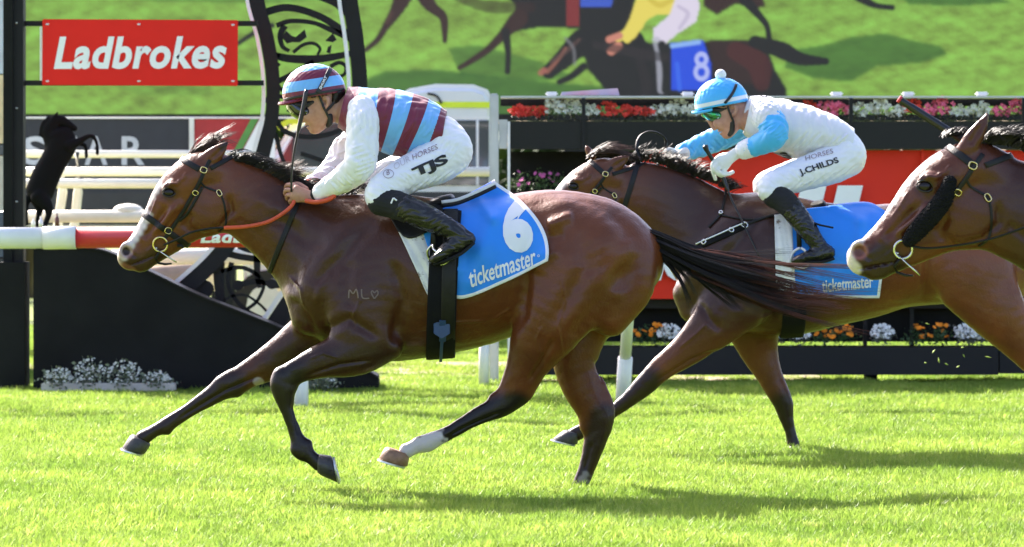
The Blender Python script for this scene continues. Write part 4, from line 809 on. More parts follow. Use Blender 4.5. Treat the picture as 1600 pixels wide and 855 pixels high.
    # hooves: toe, heel, coronet front, coronet back (px), dy, half width
    for (toe, heel, cf, cb, d, hw, m) in H['hooves']:
        T = H.get('T') or (lambda a, b: (a, b)); q = [np.array(P(*T(*p), d)) for p in (toe, heel, cf, cb)]
        mb = MB(); n = 24; rings = []
        bc, bh = (q[0] + q[1]) / 2, (q[0] - q[1]) / 2; tc_, th_ = (q[2] + q[3]) / 2, (q[2] - q[3]) / 2
        def ringp(c, h, w, k=1.0):
            return [c + h * k * math.cos(a) * (1 if math.cos(a) > 0 else .82) + np.array((0, 1, 0)) * w * k * math.sin(a) * (1 - .12 * max(0, -math.cos(a))) for a in np.linspace(0, 2 * math.pi, n, endpoint=False)]
        prof = [(0, .86, 1), (.16, .98, 1), (.92, 1, 1.0), (1.0, .93, .95), (1.0, .5, .5)]
        dn = bc - tc_; dn = dn / np.linalg.norm(dn)
        Vh = []
        for t, k, _ in prof:
            c = tc_ * (1 - t) + bc * t; hh = th_ * (1 - t) + bh * t; Vh += ringp(c, hh, hw * (.82 + .18 * t), k)
        Vh += ringp(bc - dn * .012, bh, hw, .3)
        Fh = [(i * n + j, i * n + (j + 1) % n, (i + 1) * n + (j + 1) % n, (i + 1) * n + j) for i in range(5) for j in range(n)] + [tuple(range(n))[::-1], tuple(5 * n + j for j in range(n))]
        mb.add(Vh, Fh); hf = mb.build('hoof', m, root, True)
        sh = MB(); A = np.linspace(-2.5, 2.5, 26)
        pts = [bc + dn * .003 + bh * .93 * math.cos(a) * (1 if math.cos(a) > 0 else .85) + np.array((0, 1, 0)) * hw * .9 * math.sin(a) for a in A]
        Ns = [dn for _ in pts]; sh.add(*ribbon(pts, Ns, .018, .006)); sh.build('horseshoe', ALLOY, hf)
    return dict(root=root, bv=bv, P=P, PT=PT, TH=TH, Y=Y0, s=s, sr=sreal, SC=SC, V=V)

def hair_bundle(name, K, parent, m, roots, ends, n, r, M=12, jit=0.02, dyr=(-.03, .03), sag=0, kind='stuff', lenr=(.6, 1), wave=0.0015, seed=1, curl=None):
    """strands from a root polyline to an end polyline (pixels); sag: pixels the middle lifts"""
    g = np.random.default_rng(seed); P = K['P']; Rr, E = spline(roots, 10), spline(ends, 10); S = []
    nc = max(6, n // 6); ct = g.random(nc); cj = g.normal(size=(nc, 2)) * jit * 350; cl = g.uniform(*lenr, nc); cd = g.uniform(*dyr, nc); cs = g.normal(size=nc) * 2
    for i in range(n):
        c_ = g.integers(nc); t = float(np.clip(ct[c_] + g.normal() * .012, 0, .999)); a = Rr[min(int(t * (len(Rr) - 1)), len(Rr) - 1)].copy(); t2 = np.clip(t + g.normal() * .012, 0, .999); b = E[int(t2 * (len(E) - 1))].copy()
        b = a + (b - a) * (cl[c_] * g.uniform(.82, 1.05)); a[:2] += g.normal(size=2) * 1.6; b[:2] += cj[c_] + g.normal(size=2) * jit * 90
        d0, d1 = cd[c_] + g.normal() * .006, cd[c_] * 1.4 + g.normal() * .008
        p0, p1 = P(a[0], a[1], d0 * .6), P(b[0], b[1], d1); u = np.linspace(0, 1, M)[:, None]
        q = p0 + (p1 - p0) * u; q[:, 2] += (np.sin(u[:, 0] * math.pi) * (sag + cs[c_] + g.normal() * 1.2)) * K['SC']
        ph = g.random(3) * 6.3; q += wave * u * np.stack([np.sin(u[:, 0] * 7 + p) for p in ph], 1)
        S.append(q)
    V, Fq = strands(np.array(S), g.uniform(.6, 1.3, n) * r, .2)
    o = mesh_obj(name, V, Fq, m, parent, True); tag(o, kind=kind); return o

def head_ring(K, A, B, a0, a1, n, w, t, m=None, mb=None, lift=0.001):
    """strap in the plane through template pixels A (dorsal) and B (ventral)"""
    a, b = np.array(K['PT'](*A)), np.array(K['PT'](*B)); c = a * .55 + b * .45
    P, N = ring(K['bv'], c, a - c, np.radians(np.linspace(a0, a1, n)), lift, .26 * K['sr'])
    mb.add(*ribbon(P, N, w * K['sr'], t))
    return P
def buckle(K, x, y, rx, ry, ang, parent, m=BRASS, r=.0028, name='buckle', sides=(1,)):
    a, b = K['TH'](x, y) if K.get('th', True) else (x, y); p, n = hit(K['bv'], a, b, K['Y']); out = []
    for sd in sides:
        p2, n2 = p.copy(), n.copy()
        if sd < 0: p2[1] = 2 * K['Y'] - p2[1]; n2[1] *= -1
        T = np.cross(n2, (0, 0, 1)); T /= np.linalg.norm(T); B = np.cross(T, n2); ca, sa = math.cos(R(ang)), math.sin(R(ang))
        th = np.linspace(0, 2 * math.pi, 25)
        q = [p2 + n2 * .008 + (T * ca + B * sa) * rx * K['sr'] * np.sign(math.cos(i)) * abs(math.cos(i)) ** .7 + (-T * sa + B * ca) * ry * K['sr'] * np.sign(math.sin(i)) * abs(math.sin(i)) ** .7 for i in th]
        mb = MB(); mb.tube(q, r, 6, cap=False); out.append(mb.build(name, m, parent, True))
    return out
def wrap(K, pts, w, t, mb, mirror=True, lift=.001, n=8, T=None):
    """strap following pixels over the near side of the horse (mirrored on the far side)"""
    T = T or (lambda a, b: (a, b)); q = spline(np.array([T(*p) for p in pts], float), n); P, N = [], []
    for x, y in q:
        p, nn = hit(K['bv'], x, y, K['Y']); P.append(p + nn * lift); N.append(nn)
    P, N = np.array(P), np.array(N); mb.add(*ribbon(P.copy(), N.copy(), w, t))
    if mirror:
        P[:, 1] = 2 * K['Y'] - P[:, 1]; N[:, 1] *= -1; mb.add(*ribbon(P[::-1], N[::-1], w, t))
    return P

def bridle(K, label, fluffy=False, plain=True):
    rt = empty('bridle', K['PT'](300, 340), label, 'bridle', 'bridles on the racehorses')
    th = K['TH']
    mb = MB(); head_ring(K, (282, 247), (342, 281), -100, 100, 40, .026, .005, mb=mb); mb.build('browband', LEATHER, rt, True)
    if not fluffy:
        mb = MB(); head_ring(K, (219, 330), (281, 374), -180, 180, 60, .026, .006, mb=mb); mb.build('noseband', LEATHER, rt, True)
    mb = MB(); wrap(K, [(328, 250), (319, 268), (312, 284), (300, 306), (285, 332), (268, 358), (262, 366), (256, 374)], .016 * K['sr'], .005, mb, T=th)
    mb.build('cheekpiece', LEATHER, rt, True)
    if not fluffy:
        mb = MB(); wrap(K, [(316, 292), (306, 312), (294, 332), (280, 345)], .012 * K['sr'], .005, mb, T=th, lift=.004, mirror=False); mb.build('cheek_strap_end', LEATHER, rt, True)
    mb = MB(); head_ring(K, (362, 246), (302, 280), -100, 100, 30, .020, .005, mb=mb); mb.build('headpiece', LEATHER, rt, True)
    mb = MB(); wrap(K, [(313, 284), (320, 292), (332, 297), (343, 302), (350, 318), (353, 340), (352, 352), (342, 362)], .008 * K['sr'], .004, mb, T=th)
    mb.build('throat_strap', LEATHER, rt, True)
    for x, y, rx, ry, an in ((318, 266, .014, .012, 20), (305, 301, .012, .010, 30), (343, 302, .014, .009, 60), (262, 360, .015, .013, 20)):
        buckle(K, x, y, rx, ry, an, rt, sides=(1, -1))
    bit = []
    for sd in (-1, 1):      # loose ring and bit
        c = np.array(K['PT'](250.5, 382, sd * .056 * K['sr'])); th_ = np.linspace(0, 2 * math.pi, 33); r = .031 * K['sr']
        mb = MB(); mb.tube([c + np.array((r * math.cos(a), sd * .004 * math.sin(a), r * math.sin(a))) for a in th_], .0048, 8, cap=False)
        ringo = mb.build('bit_ring', BRASS if not fluffy else STEEL, rt, True)
        mb = MB(); mb.tube([K['PT'](246, 390, 0.05 * sd * K['sr']), K['PT'](262, 401, .066 * sd * K['sr']), K['PT'](276, 410, .068 * sd * K['sr'])], .0035, 6); mb.build('bit_bar', STEEL, rt, True)
    mb = MB(); mb.tube([K['PT'](244, 388, -.05 * K['sr']), K['PT'](244, 388, .05 * K['sr'])], .006, 8); mb.build('mouthpiece', STEEL, rt, True)
    mb = MB(); mb.tube([K['PT'](x, y, d * K['sr']) for x, y, d in ((250, 392, -.05), (243, 404, -.045), (247, 411, -.04), (258, 413, -.045), (268, 412, -.05))], [.008, .009, .008, .009, .006], 8, flat=.6)
    mb.build('tongue_tie', LEATHER, rt, True)
    if not fluffy:
        mb = MB(); mb.tube([K['PT'](x, y, -.05 * K['sr']) for x, y in ((277, 384), (283, 384), (287, 387))], .008, 6); mb.build('chin_buckle', LEATHER, rt, True)
    return rt

WHITE_CLOTH = mat('white_pad_cloth', (0.72, 0.71, 0.70), rough=0.8, dirt=((0.20, 0.15, 0.12), 0.60), dscale=14, bump=0.3, bscale=60)
BLUE = (.010, .235, .80)
CLOTH = band_mat('blue_race_cloth', [(0, (0.78, 0.78, 0.80)), (0.5, BLUE)], rough=0.6, sheen=0.15, bump=0.3, bscale=14, attr='edge')
BLACK_WEB = mat('black_webbing', (0.006, 0.006, 0.007), rough=0.85, spec=.2, bump=0.3, bscale=400)
PRINT_W = mat('white_print', (0.80, 0.80, 0.80), rough=0.6, var=0.04)
PRINT_K = mat('black_print', (0.012, 0.012, 0.016), rough=0.6, var=0.1)
PRINT_G = mat('maroon_print', (0.28, 0.20, 0.22), rough=0.6, var=0.2)
def patch(K, top, bot, name, m, parent, mid=None, nu=56, nv=48, lift=.010, thick=.004, top_dy=.045, edge=6.0, fold=.004, seed=0, mirror=True, folds=()):
    """cloth hanging over the horse between two pixel polylines (top edge near the spine, bottom edge), mirrored on the far side"""
    A, B = spline(top, 12), spline(bot, 12)
    rs = lambda q: np.stack([np.interp(np.linspace(0, 1, nu), np.linspace(0, 1, len(q)), q[:, i]) for i in (0, 1)], 1)
    A, B = rs(A), rs(B); vv = np.linspace(0, 1, nv)[None, :, None]; G = A[:, None] * (1 - vv) + B[:, None] * vv
    if mid is not None:
        C_ = rs(spline(mid[1], 12)); m0 = mid[0]; G = G + (C_ - (A * (1 - m0) + B * m0))[:, None] * (vv * (1 - vv) / (m0 * (1 - m0)))
    Y0 = K['Y']; Hd = np.full((nu, nv), np.nan); E = np.zeros((nu, nv))
    for i in range(nu):
        for j in range(nv):
            q = Vector(W(G[i, j, 0], G[i, j, 1], Y0)); l, n, _, _ = K['bv'].ray_cast(CAMV, (q - CAMV).normalized())
            if l is not None and abs(l.y - Y0) < .45: Hd[i, j] = l.y - lift * 1.2
    D = np.where(np.isnan(Hd), Y0 - top_dy, Hd); lim = np.where(np.isnan(Hd), 1e9, Hd)
    for _ in range(12):
        q = np.pad(D, 1, mode='edge'); D = .5 * D + .125 * (q[2:, 1:-1] + q[:-2, 1:-1] + q[1:-1, 2:] + q[1:-1, :-2]); D = np.minimum(D, lim)
    gu, gv = np.meshgrid(np.linspace(0, 1, nu), np.linspace(0, 1, nv), indexing='ij')
    w = np.sin(gu * 9 + gv * 3 + seed) * np.sin(gv * 5 - gu * 4 + seed * 2) + .6 * np.sin(gu * 21 - gv * 8 + seed)
    w = w + .9 * np.abs(np.sin(gu * 13 + 2.2 * gv + seed + .8 * np.sin(gv * 7))) ** .6 * gv; D = D - 1.5 * fold * (w + 1.6) * (.3 + gv)
    for (x0, y0, x1, y1, wd, am) in folds: D -= 1.5 * am * np.exp(-(segdist(G[..., 0], G[..., 1], [(x0, y0), (x1, y1)]) / wd) ** 2)
    V = np.array([[W(G[i, j, 0], G[i, j, 1], D[i, j]) for j in range(nv)] for i in range(nu)]).reshape(-1, 3)
    du = np.linalg.norm(G[-1:, :] - G, axis=2); db = np.linalg.norm(G[:, -1:] - G, axis=2); dl = np.linalg.norm(G[:1, :] - G, axis=2)
    e = np.minimum(du, db) / (2 * edge); e = np.clip(e, 0, 1).ravel()
    F = [(i * nv + j, i * nv + j + 1, (i + 1) * nv + j + 1, (i + 1) * nv + j) for i in range(nu - 1) for j in range(nv - 1)]
    bv = BVHTree.FromPolygons(V.tolist(), F)
    if mirror:
        n = len(V); V2 = V.copy(); V2[:, 1] = 2 * Y0 - V2[:, 1]; Vm = (V + V2) / 2; Vm = Vm.reshape(nu, nv, 3)[:, 0]; Vm[:, 2] += .008
        F = F + [tuple(i + n for i in f[::-1]) for f in F]; k = 2 * n
        F += [(i * nv, (i + 1) * nv, k + i + 1, k + i) for i in range(nu - 1)] + [(n + (i + 1) * nv, n + i * nv, k + i, k + i + 1) for i in range(nu - 1)]
        V = np.vstack([V, V2, Vm]); e = np.concatenate([e, e, e.reshape(nu, nv)[:, 0]])
    o = mesh_obj(name, V, F, m, parent, True); set_attr(o, 'edge', e)
    if thick:
        md = o.modifiers.new('thickness', 'SOLIDIFY'); md.thickness = thick; md.offset = 0
    return o, bv
def girth(K, A, B, w, m, parent, name='girth', lift=.004, t=.008, a0=32, a1=328):
    """band round the barrel through body pixels A (top) and B (bottom)"""
    a, b = K['P'](*A), K['P'](*B); c = a * .5 + b * .5
    P, N = ring(K['bv'], c, a - c, np.radians(np.linspace(a0, a1, 90)), 0, .5); P = P + N * (lift * np.clip(np.abs(np.sin(np.radians(np.linspace(a0, a1, 90)))) * 1.2, .15, 1))[:, None]; mb = MB(); mb.add(*ribbon(P, N, w, t)); return mb.build(name, m, parent, True)

# ------------------------------------------------------------ jockeys
SKIN = mat('skin', (0.50, 0.27, 0.19), rough=0.5, col2=(0.40, 0.19, 0.13), scale=40, bump=0.1, bscale=200)
SKIN.node_tree.nodes['Principled BSDF'].inputs['Subsurface Weight'].default_value = 0.12
SKIN.node_tree.nodes['Principled BSDF'].inputs['Subsurface Scale'].default_value = 0.01
SILK_W = mat('white_silk', (0.80, 0.80, 0.82), rough=0.5, var=0.03, bump=0.10, bscale=16, sheen=0.2, dirt=((0.42, 0.40, 0.38), 0.63), dscale=45)
BREECH = mat('white_breeches', (0.80, 0.80, 0.83), rough=0.45, var=0.03, bump=0.08, bscale=14)
SOCK = mat('black_gaiter', (0.010, 0.010, 0.011), rough=0.85, bump=0.2, bscale=200)
BOOT = mat('black_boot_leather', (0.014, 0.013, 0.012), rough=0.26, var=0.3, bump=0.25, bscale=18, dirt=((0.05, 0.045, 0.035), 0.64), dscale=22)
STRAP = mat('black_strap', (0.012, 0.012, 0.013), rough=0.5)
def fieldmesh(K, rows_list, name, m, parent, h=.0045, k=.02, wr=None, pre=None, post=None, n=4, blur=0, creases=None):
    """one smooth surface out of swept rows [(px,py,dy,ra px,rb m)...]"""
    P, SC = K['P'], K['SC']; A = []
    for rows in rows_list:
        kk = k
        if isinstance(rows, tuple): rows, kk = rows
        A.append((np.array(rows, float), kk))
    pts = np.array([P(r[0], r[1], r[2]) for a, _ in A for r in a]); rad = max(max(r[3] * SC, r[4]) for a, _ in A for r in a) + .03
    F = Field(pts.min(0) - rad, pts.max(0) + rad, h)
    for a, kk in A: F.chain([P(*r[:3]) for r in a], a[:, 3] * SC, a[:, 4], k=kk, n=n)
    if blur: F.blur(blur)
    if wr: F.wrinkle(*wr)
    if pre: pre(F)
    V, Q = F.mesh()
    if creases:
        e1, e2 = V[Q[:, 2]] - V[Q[:, 0]], V[Q[:, 3]] - V[Q[:, 1]]; fn = np.cross(e1, e2); Nn = np.zeros(V.shape)
        for k_ in range(4): np.add.at(Nn, Q[:, k_], fn)
        Nn /= np.linalg.norm(Nn, axis=1, keepdims=True) + 1e-12; px, py = pix(V); disp = np.zeros(len(V))
        for pts, w, amp in creases: qd, qt = taperdist(px, py, pts); disp += amp * qt * (np.exp(-(qd / w) ** 2) - .45 * np.exp(-(qd / (2.2 * w)) ** 2))
        V = V + Nn * disp[:, None]
    o = mesh_obj(name, V, Q, m, parent, True); return o, V, Q
def fan(x0, y0, x1, y1, dx, dy, n, w, amp, seed=0):
    q = np.random.default_rng(seed); out = []
    for k in range(n):
        t = (k + q.uniform(.1, .9)) / n; a, b = x0 + (x1 - x0) * t, y0 + (y1 - y0) * t; s = q.uniform(.6, 1.3)
        out.append(([(a, b), (a + dx * s * .5 + q.normal(), b + dy * s * .5 + q.normal() * 1.5), (a + dx * s, b + dy * s + q.normal() * 2)], w * q.uniform(.7, 1.3), amp * q.uniform(.6, 1.2) * (1 if q.random() < .6 else -1)))
    return out
def hand(F, K, wrist, knuck, tips, pal, thumb, r=.0095):
    """wrist (px,py,dy); knuck: 4 points; tips: per finger list of joint points; pal: palm half thickness"""
    P = K['P']; F.chain([P(*wrist), np.mean([P(*k) for k in knuck], 0)], [.026, .036], [.022, pal], k=.012)
    for k0, js in zip(knuck, tips):
        pts = [P(*wrist) * .35 + P(*k0) * .65, P(*k0)] + [P(*j) for j in js]; n = len(pts)
        F.chain(pts, np.linspace(r * 1.15, r * .85, n), np.linspace(r * 1.15, r * .85, n), k=.004, n=3)
    pts = [P(*t) for t in thumb]; F.chain(pts, np.linspace(r * 1.4, r, len(pts)), np.linspace(r * 1.4, r, len(pts)), k=.006, n=3)
def helmet(K, c, rx, rz, lat, tilt, stripes, root, pk, bandf):
    """c centre px; shell with a cut rim; pk: peak tip/back"""
    P, SC = K['P'], K['SC']; F = Field(P(c[0] - rx - 14, c[1] + rz + 6, -lat - .03), P(c[0] + rx + 14, c[1] - rz - 6, lat + .03), .0035)
    a = R(tilt); rot = np.array(((math.cos(a), 0, math.sin(a)), (0, 1, 0), (-math.sin(a), 0, math.cos(a))))
    F.ell(P(c[0], c[1]), (rx * SC, lat, rz * SC), k=0, rot=rot)
    F.ell(P(c[0] + 3, c[1] + 4), ((rx - 5) * SC, lat - .014, (rz - 3) * SC), k=0, sub=True, rot=rot)
    F.wrinkle(.0014, .05, 5)
    nrm = np.array((math.sin(-a) * 1.0, 0, -math.cos(a))); F.plane(P(*bandf['rim']), np.array((math.sin(a), 0, -math.cos(a))))
    V, Q = F.mesh(); o = mesh_obj('helmet', V, Q, stripes, root, True); px, py = pix(V); set_attr(o, 'band', np.clip(bandf['f'](px, py), 0, 1))
    return o, V, Q
def peak(K, tip, back, lat, m, parent, thick=.014):
    P = K['P']; a, b = P(*tip), P(*back); mb = MB(); n = 18; V = []
    for k, (dz, sc) in enumerate(((-thick / 2, .97), (-thick * .1, 1), (thick / 2, .97))):
        for i in range(n):
            t = math.pi * i / (n - 1); x = math.sin(t) ** .8; V.append(b + (a - b) * x * sc + np.array((0, -math.cos(t) * lat * sc, dz - .014 * abs(math.cos(t)) ** 2)))
    Fq = [(k * n + i, k * n + i + 1, (k + 1) * n + i + 1, (k + 1) * n + i) for k in (0, 1) for i in range(n - 1)] + [tuple(range(n))[::-1], tuple(2 * n + i for i in range(n)), (0, n, 2 * n, 3 * n - 1, 2 * n - 1, n - 1)]
    mb.add(V, Fq); return mb.build('helmet_peak', m, parent)

o, V_, Q_ = fieldmesh(*[fieldmesh_later[0], fieldmesh_later[1], 'figure', fieldmesh_later[3], fieldmesh_later[2]], h=.006)
BODY1 = [([(355, 300, 0, 54, .075), (392, 319, 0, 58, .082), (430, 345, 0, 63, .092), (468, 368, 0, 76, .115), (512, 396, 0, 96, .155), (550, 425, 0, 112, .19)], 0.05),
         ([(502, 445, 0, 76, .15), (545, 434, 0, 122, .22), (604, 434, 0, 131, .26), (670, 433, 0, 124, .285), (740, 428, 0, 113, .29), (800, 411, 0, 106, .28), (860, 398, 0, 101, .275), (920, 397, 0, 92, .26), (962, 405, 0, 73, .22), (988, 412, 0, 48, .16)], 0.05)]
MASS1 = [([(590, 360, .10, 36, .06), (550, 400, .155, 44, .065), (510, 450, .17, 40, .06), (490, 478, .14, 34, .06)], 0.05),      # shoulder blade to point of shoulder
         ([(598, 400, .17, 46, .06), (572, 460, .20, 58, .075), (565, 520, .205, 52, .07)], 0.03),                                # triceps
         ([(489, 462, .07, 42, .085), (490, 495, .08, 36, .085)], 0.04),                                                          # breast
         ([(868, 350, .14, 46, .09), (900, 400, .19, 80, .11), (925, 430, .19, 76, .10)], 0.035),                                 # gluteals
         ([(985, 400, .11, 34, .08), (978, 440, .13, 46, .085), (940, 490, .15, 44, .08)], 0.03),                                 # hamstring
         ([(868, 345, .21, 10, .02), (885, 352, .215, 12, .02)], 0.025),                                                          # hip bone
         ([(604, 330, .06, 26, .06), (585, 330, .05, 28, .05)], .03)]
LEGS1 = [([(900, 430, -.19, 82, .12), (868, 488, -.20, 62, .115), (842, 535, -.19, 46, .085), (820, 577, -.17, 31, .056), (800, 616, -.16, 25, .040), (783, 634, -.16, 20, .034), (750, 649, -.16, 15.5, .028), (700, 677, -.16, 12.5, .025), (668, 692, -.16, 15, .029), (648, 699, -.16, 11.5, .025), (634, 705, -.16, 13, .030)], 0.03),
         ([(770, 622, -.16, 9, .022), (790, 612, -.16, 8, .024)], .012), ([(668, 700, -.16, 9, .02), (673, 706, -.16, 3.5, .010)], .008), ([(655, 687, -.16, 8, .02), (648, 692, -.16, 7, .02)], .01),
         ([(436, 584, -.20, 9, .030), (431, 600, -.20, 8, .028)], .012), ([(455, 606, -.20, 10, .024), (462, 604, -.20, 4, .014)], .010), ([(481, 694, -.20, 8, .018), (487, 688, -.20, 2.8, .008)], .007), ([(462, 704, -.20, 9, .022), (470, 712, -.20, 8, .02)], .01),
         ([(345, 596, .17, 9, .028), (360, 588, .17, 9, .028)], .012), ([(372, 612, .17, 9, .022), (380, 610, .17, 4, .014)], .010), ([(262, 674, .17, 8, .018), (266, 682, .17, 2.8, .008)], .007), ([(252, 660, .17, 9, .022)] * 2, .01),
         ([(912, 668, .165, 8, .024), (915, 655, .165, 8, .024)], .012),
         ([(840, 585, -.16, 11, .02), (822, 622, -.16, 9, .018), (800, 634, -.16, 8, .016)], 0.012),
         ([(925, 440, .18, 74, .11), (905, 500, .19, 54, .10), (898, 560, .18, 37, .075), (910, 610, .17, 30, .056), (934, 652, .165, 26, .042), (931, 684, .165, 20, .034), (918, 728, .165, 15, .028), (904, 764, .165, 14, .027), (900, 772, .165, 15, .03)], 0.03),
         ([(935, 590, .17, 10, .02), (954, 640, .165, 9, .018), (950, 660, .165, 8, .016)], 0.012),
         # near fore
         ([(588, 520, -.19, 52, .08), (555, 548, -.20, 40, .075), (507, 563, -.20, 28.5, .055), (470, 577, -.20, 21, .042), (446, 592, -.20, 20, .040), (443, 610, -.20, 19.5, .040), (449, 640, -.20, 12.5, .026), (462, 678, -.20, 11.5, .023), (471, 699, -.20, 15, .029), (486, 715, -.20, 11.5, .025), (500, 725, -.20, 14, .029)], 0.025),
         # far fore
         ([(520, 500, .14, 50, .08), (470, 535, .16, 36, .075), (430, 563, .17, 30, .056), (392, 583, .17, 23, .044), (362, 601, .17, 20, .040), (340, 612, .17, 17.5, .035), (297, 640, .17, 12.5, .025), (263, 662, .17, 13, .027), (244, 672, .17, 11, .025), (222, 686, .17, 13.5, .03)], 0.025)]
CUT1 = [([(375, 345, .085, 4, .010), (420, 385, .10, 4, .010), (450, 430, .13, 4, .010)], 0.02)]
RELIEF1 = [([(590, 335), (540, 395), (486, 452)], 13, -.010, 0), ([(612, 400), (630, 470), (612, 552)], 10, -.011, 0), ([(500, 520), (545, 498), (596, 530)], 8, -.008, -1), ([(452, 462), (474, 492), (496, 530)], 7, -.010, 0),
    ([(840, 330), (822, 410), (817, 490), (800, 528)], 10, -.010, 0), ([(852, 356), (868, 349), (884, 342), (900, 340)], 9, .012, 0), ([(850, 370), (866, 371), (884, 366)], 8, -.006, 0), ([(996, 392), (966, 440), (918, 498), (880, 545)], 14, -.0085, 0), ([(905, 345), (915, 420), (880, 480), (856, 520)], 13, -.009, 0),
    ([(950, 330), (985, 380)], 14, -.006, 0), ([(835, 430), (850, 400), (880, 390)], 10, .007, 0), ([(868, 525), (844, 570), (824, 600)], 4, -.007, -1), ([(590, 562), (530, 570), (472, 590)], 3.2, -.006, -1), ([(456, 628), (466, 682)], 2.6, -.006, -1), ([(790, 642), (745, 660), (695, 686)], 2.6, -.006, -1), ([(425, 580), (352, 610), (270, 660)], 3, -.006, 1),
    ([(548, 400), (540, 440), (548, 490)], 12, -.007, 0), ([(520, 420), (500, 450), (492, 480)], 6, .004, 0), ([(420, 330), (470, 370), (520, 390)], 12, -.005, 0), ([(385, 300), (440, 330), (490, 345)], 12, .004, 0),
    ([(640, 520), (700, 505), (770, 500)], 1.8, .003, 0), ([(770, 500), (800, 480)], 1.6, .0026, 0), ([(880, 560), (872, 510), (884, 470), (876, 430)], 1.7, .0032, -1), ([(560, 520), (552, 492), (562, 470), (556, 440)], 1.7, .003, 0), ([(450, 430), (470, 452), (474, 480)], 1.8, .003, 0),
    ([(845, 560), (838, 530), (850, 505)], 1.6, .003, -1), ([(530, 560), (505, 552), (480, 562)], 1.5, .003, -1), ([(660, 400), (664, 440), (660, 480)], 5, -.002, 0), ([(740, 380), (748, 430), (744, 480)], 6, -.0025, 0), ([(765, 380), (774, 430), (770, 480)], 6, -.0025, 0), ([(790, 400), (797, 440), (792, 480)], 6, -.0025, 0), ([(930, 560), (944, 600)], 3, -.005, 1), ([(925, 690), (912, 740)], 2.6, -.005, 1)]
def paint1(px, py, dy, hx, hy):
    d = lambda pts: segdist(px, py, pts)
    near, far = dy < 0.02, dy > -0.02
    blk = np.zeros(px.shape)
    blk = np.maximum(blk, (1 - smoothstep(18, 38, segdist(px, py, [(806, 640), (740, 655), (690, 685)]))) * near)
    blk = np.maximum(blk, (1 - smoothstep(16, 34, d([(945, 655), (935, 700), (905, 770)]))) * far * .85 * (py > 610))
    blk = np.maximum(blk, (1 - smoothstep(24, 60, d([(443, 600), (450, 650), (470, 700), (500, 725)]))) * near * .95 * (px < 560))
    blk = np.maximum(blk, (1 - smoothstep(22, 60, d([(350, 605), (300, 640), (220, 690)]))) * far * .9)
    blk = np.maximum(blk, .75 * (1 - smoothstep(6, 26, segdist(hx, hy, [(206, 410), (225, 414), (244, 402)]))))
    blk = np.maximum(blk, .5 * (1 - smoothstep(8, 20, segdist(hx, hy, [(264, 300.5), (265, 301)]))))
    blk = np.maximum(blk, .9 * (1 - smoothstep(2, 8, segdist(hx, hy, [(347, 231), (355, 222)]))))
    wht = np.zeros(px.shape)
    nz = 3.5 * np.sin(px * .33 + py * .21) + 2.5 * np.sin(py * .47 - px * .26 + dy * 60)
    wht = np.maximum(wht, (1 - smoothstep(11, 22, segdist(hx, hy, [(218, 336), (205, 358), (193, 378), (188, 390)]) + nz * .6)) * .95)
    wht = np.maximum(wht, (1 - smoothstep(5, 14, segdist(hx, hy, [(244, 290), (228, 315), (216, 335)]) + nz * .5)) * .75)
    wht = np.maximum(wht, (1 - smoothstep(16, 24, d([(676, 690), (655, 700), (632, 706)]) + nz)) * near * (px < 700) * .9)
    wht = np.maximum(wht, (1 - smoothstep(4, 14, d([(914, 748), (900, 772)]) + nz)) * far * .35)
    wht = np.maximum(wht, (1 - smoothstep(7, 10, np.hypot((px - 404) * 1.0, (py - 597) * 1.3))) * far * .45)
    pnk = (1 - smoothstep(9, 15, np.hypot(hx - 196, hy - 393))) * .55 * (hx < 215)
    pnk = np.maximum(pnk, .5 * (1 - smoothstep(5, 10, segdist(hx, hy, [(192, 418), (205, 424)]))))
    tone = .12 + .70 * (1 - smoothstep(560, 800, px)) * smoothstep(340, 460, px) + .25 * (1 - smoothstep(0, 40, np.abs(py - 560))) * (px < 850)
    inn = 1 - smoothstep(5, 8.5, np.hypot(hx - 197, (hy - 393) * .92)); pnk = pnk * (1 - inn) + inn * .06; blk = np.maximum(blk, 0); wht = wht * (1 - inn); blk = np.maximum(blk, inn * 1.0)
    return blk, wht, pnk, tone
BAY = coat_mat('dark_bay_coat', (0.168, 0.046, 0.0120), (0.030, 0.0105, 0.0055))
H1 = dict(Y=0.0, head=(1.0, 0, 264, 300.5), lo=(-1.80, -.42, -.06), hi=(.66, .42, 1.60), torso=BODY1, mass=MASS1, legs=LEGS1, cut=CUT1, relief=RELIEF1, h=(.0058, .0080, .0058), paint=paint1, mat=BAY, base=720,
          label='leading dark bay racehorse wearing blue cloth number 6, stretched in full gallop',
          hooves=[((591, 717), (641, 731), (602, 697), (645, 712), -.16, .058, HOOF_L), ((886, 774), (925, 780), (890, 765), (919, 768), .165, .055, HOOF_D),
                  ((529, 755), (517, 708), (496, 741), (497, 706), -.20, .056, HOOF_D), ((190, 701), (229, 711), (205, 677), (240, 696), .17, .058, HOOF_D)])
K1 = build_horse(H1)
BR1 = bridle(K1, 'black leather bridle with brass buckles on the leading bay horse')
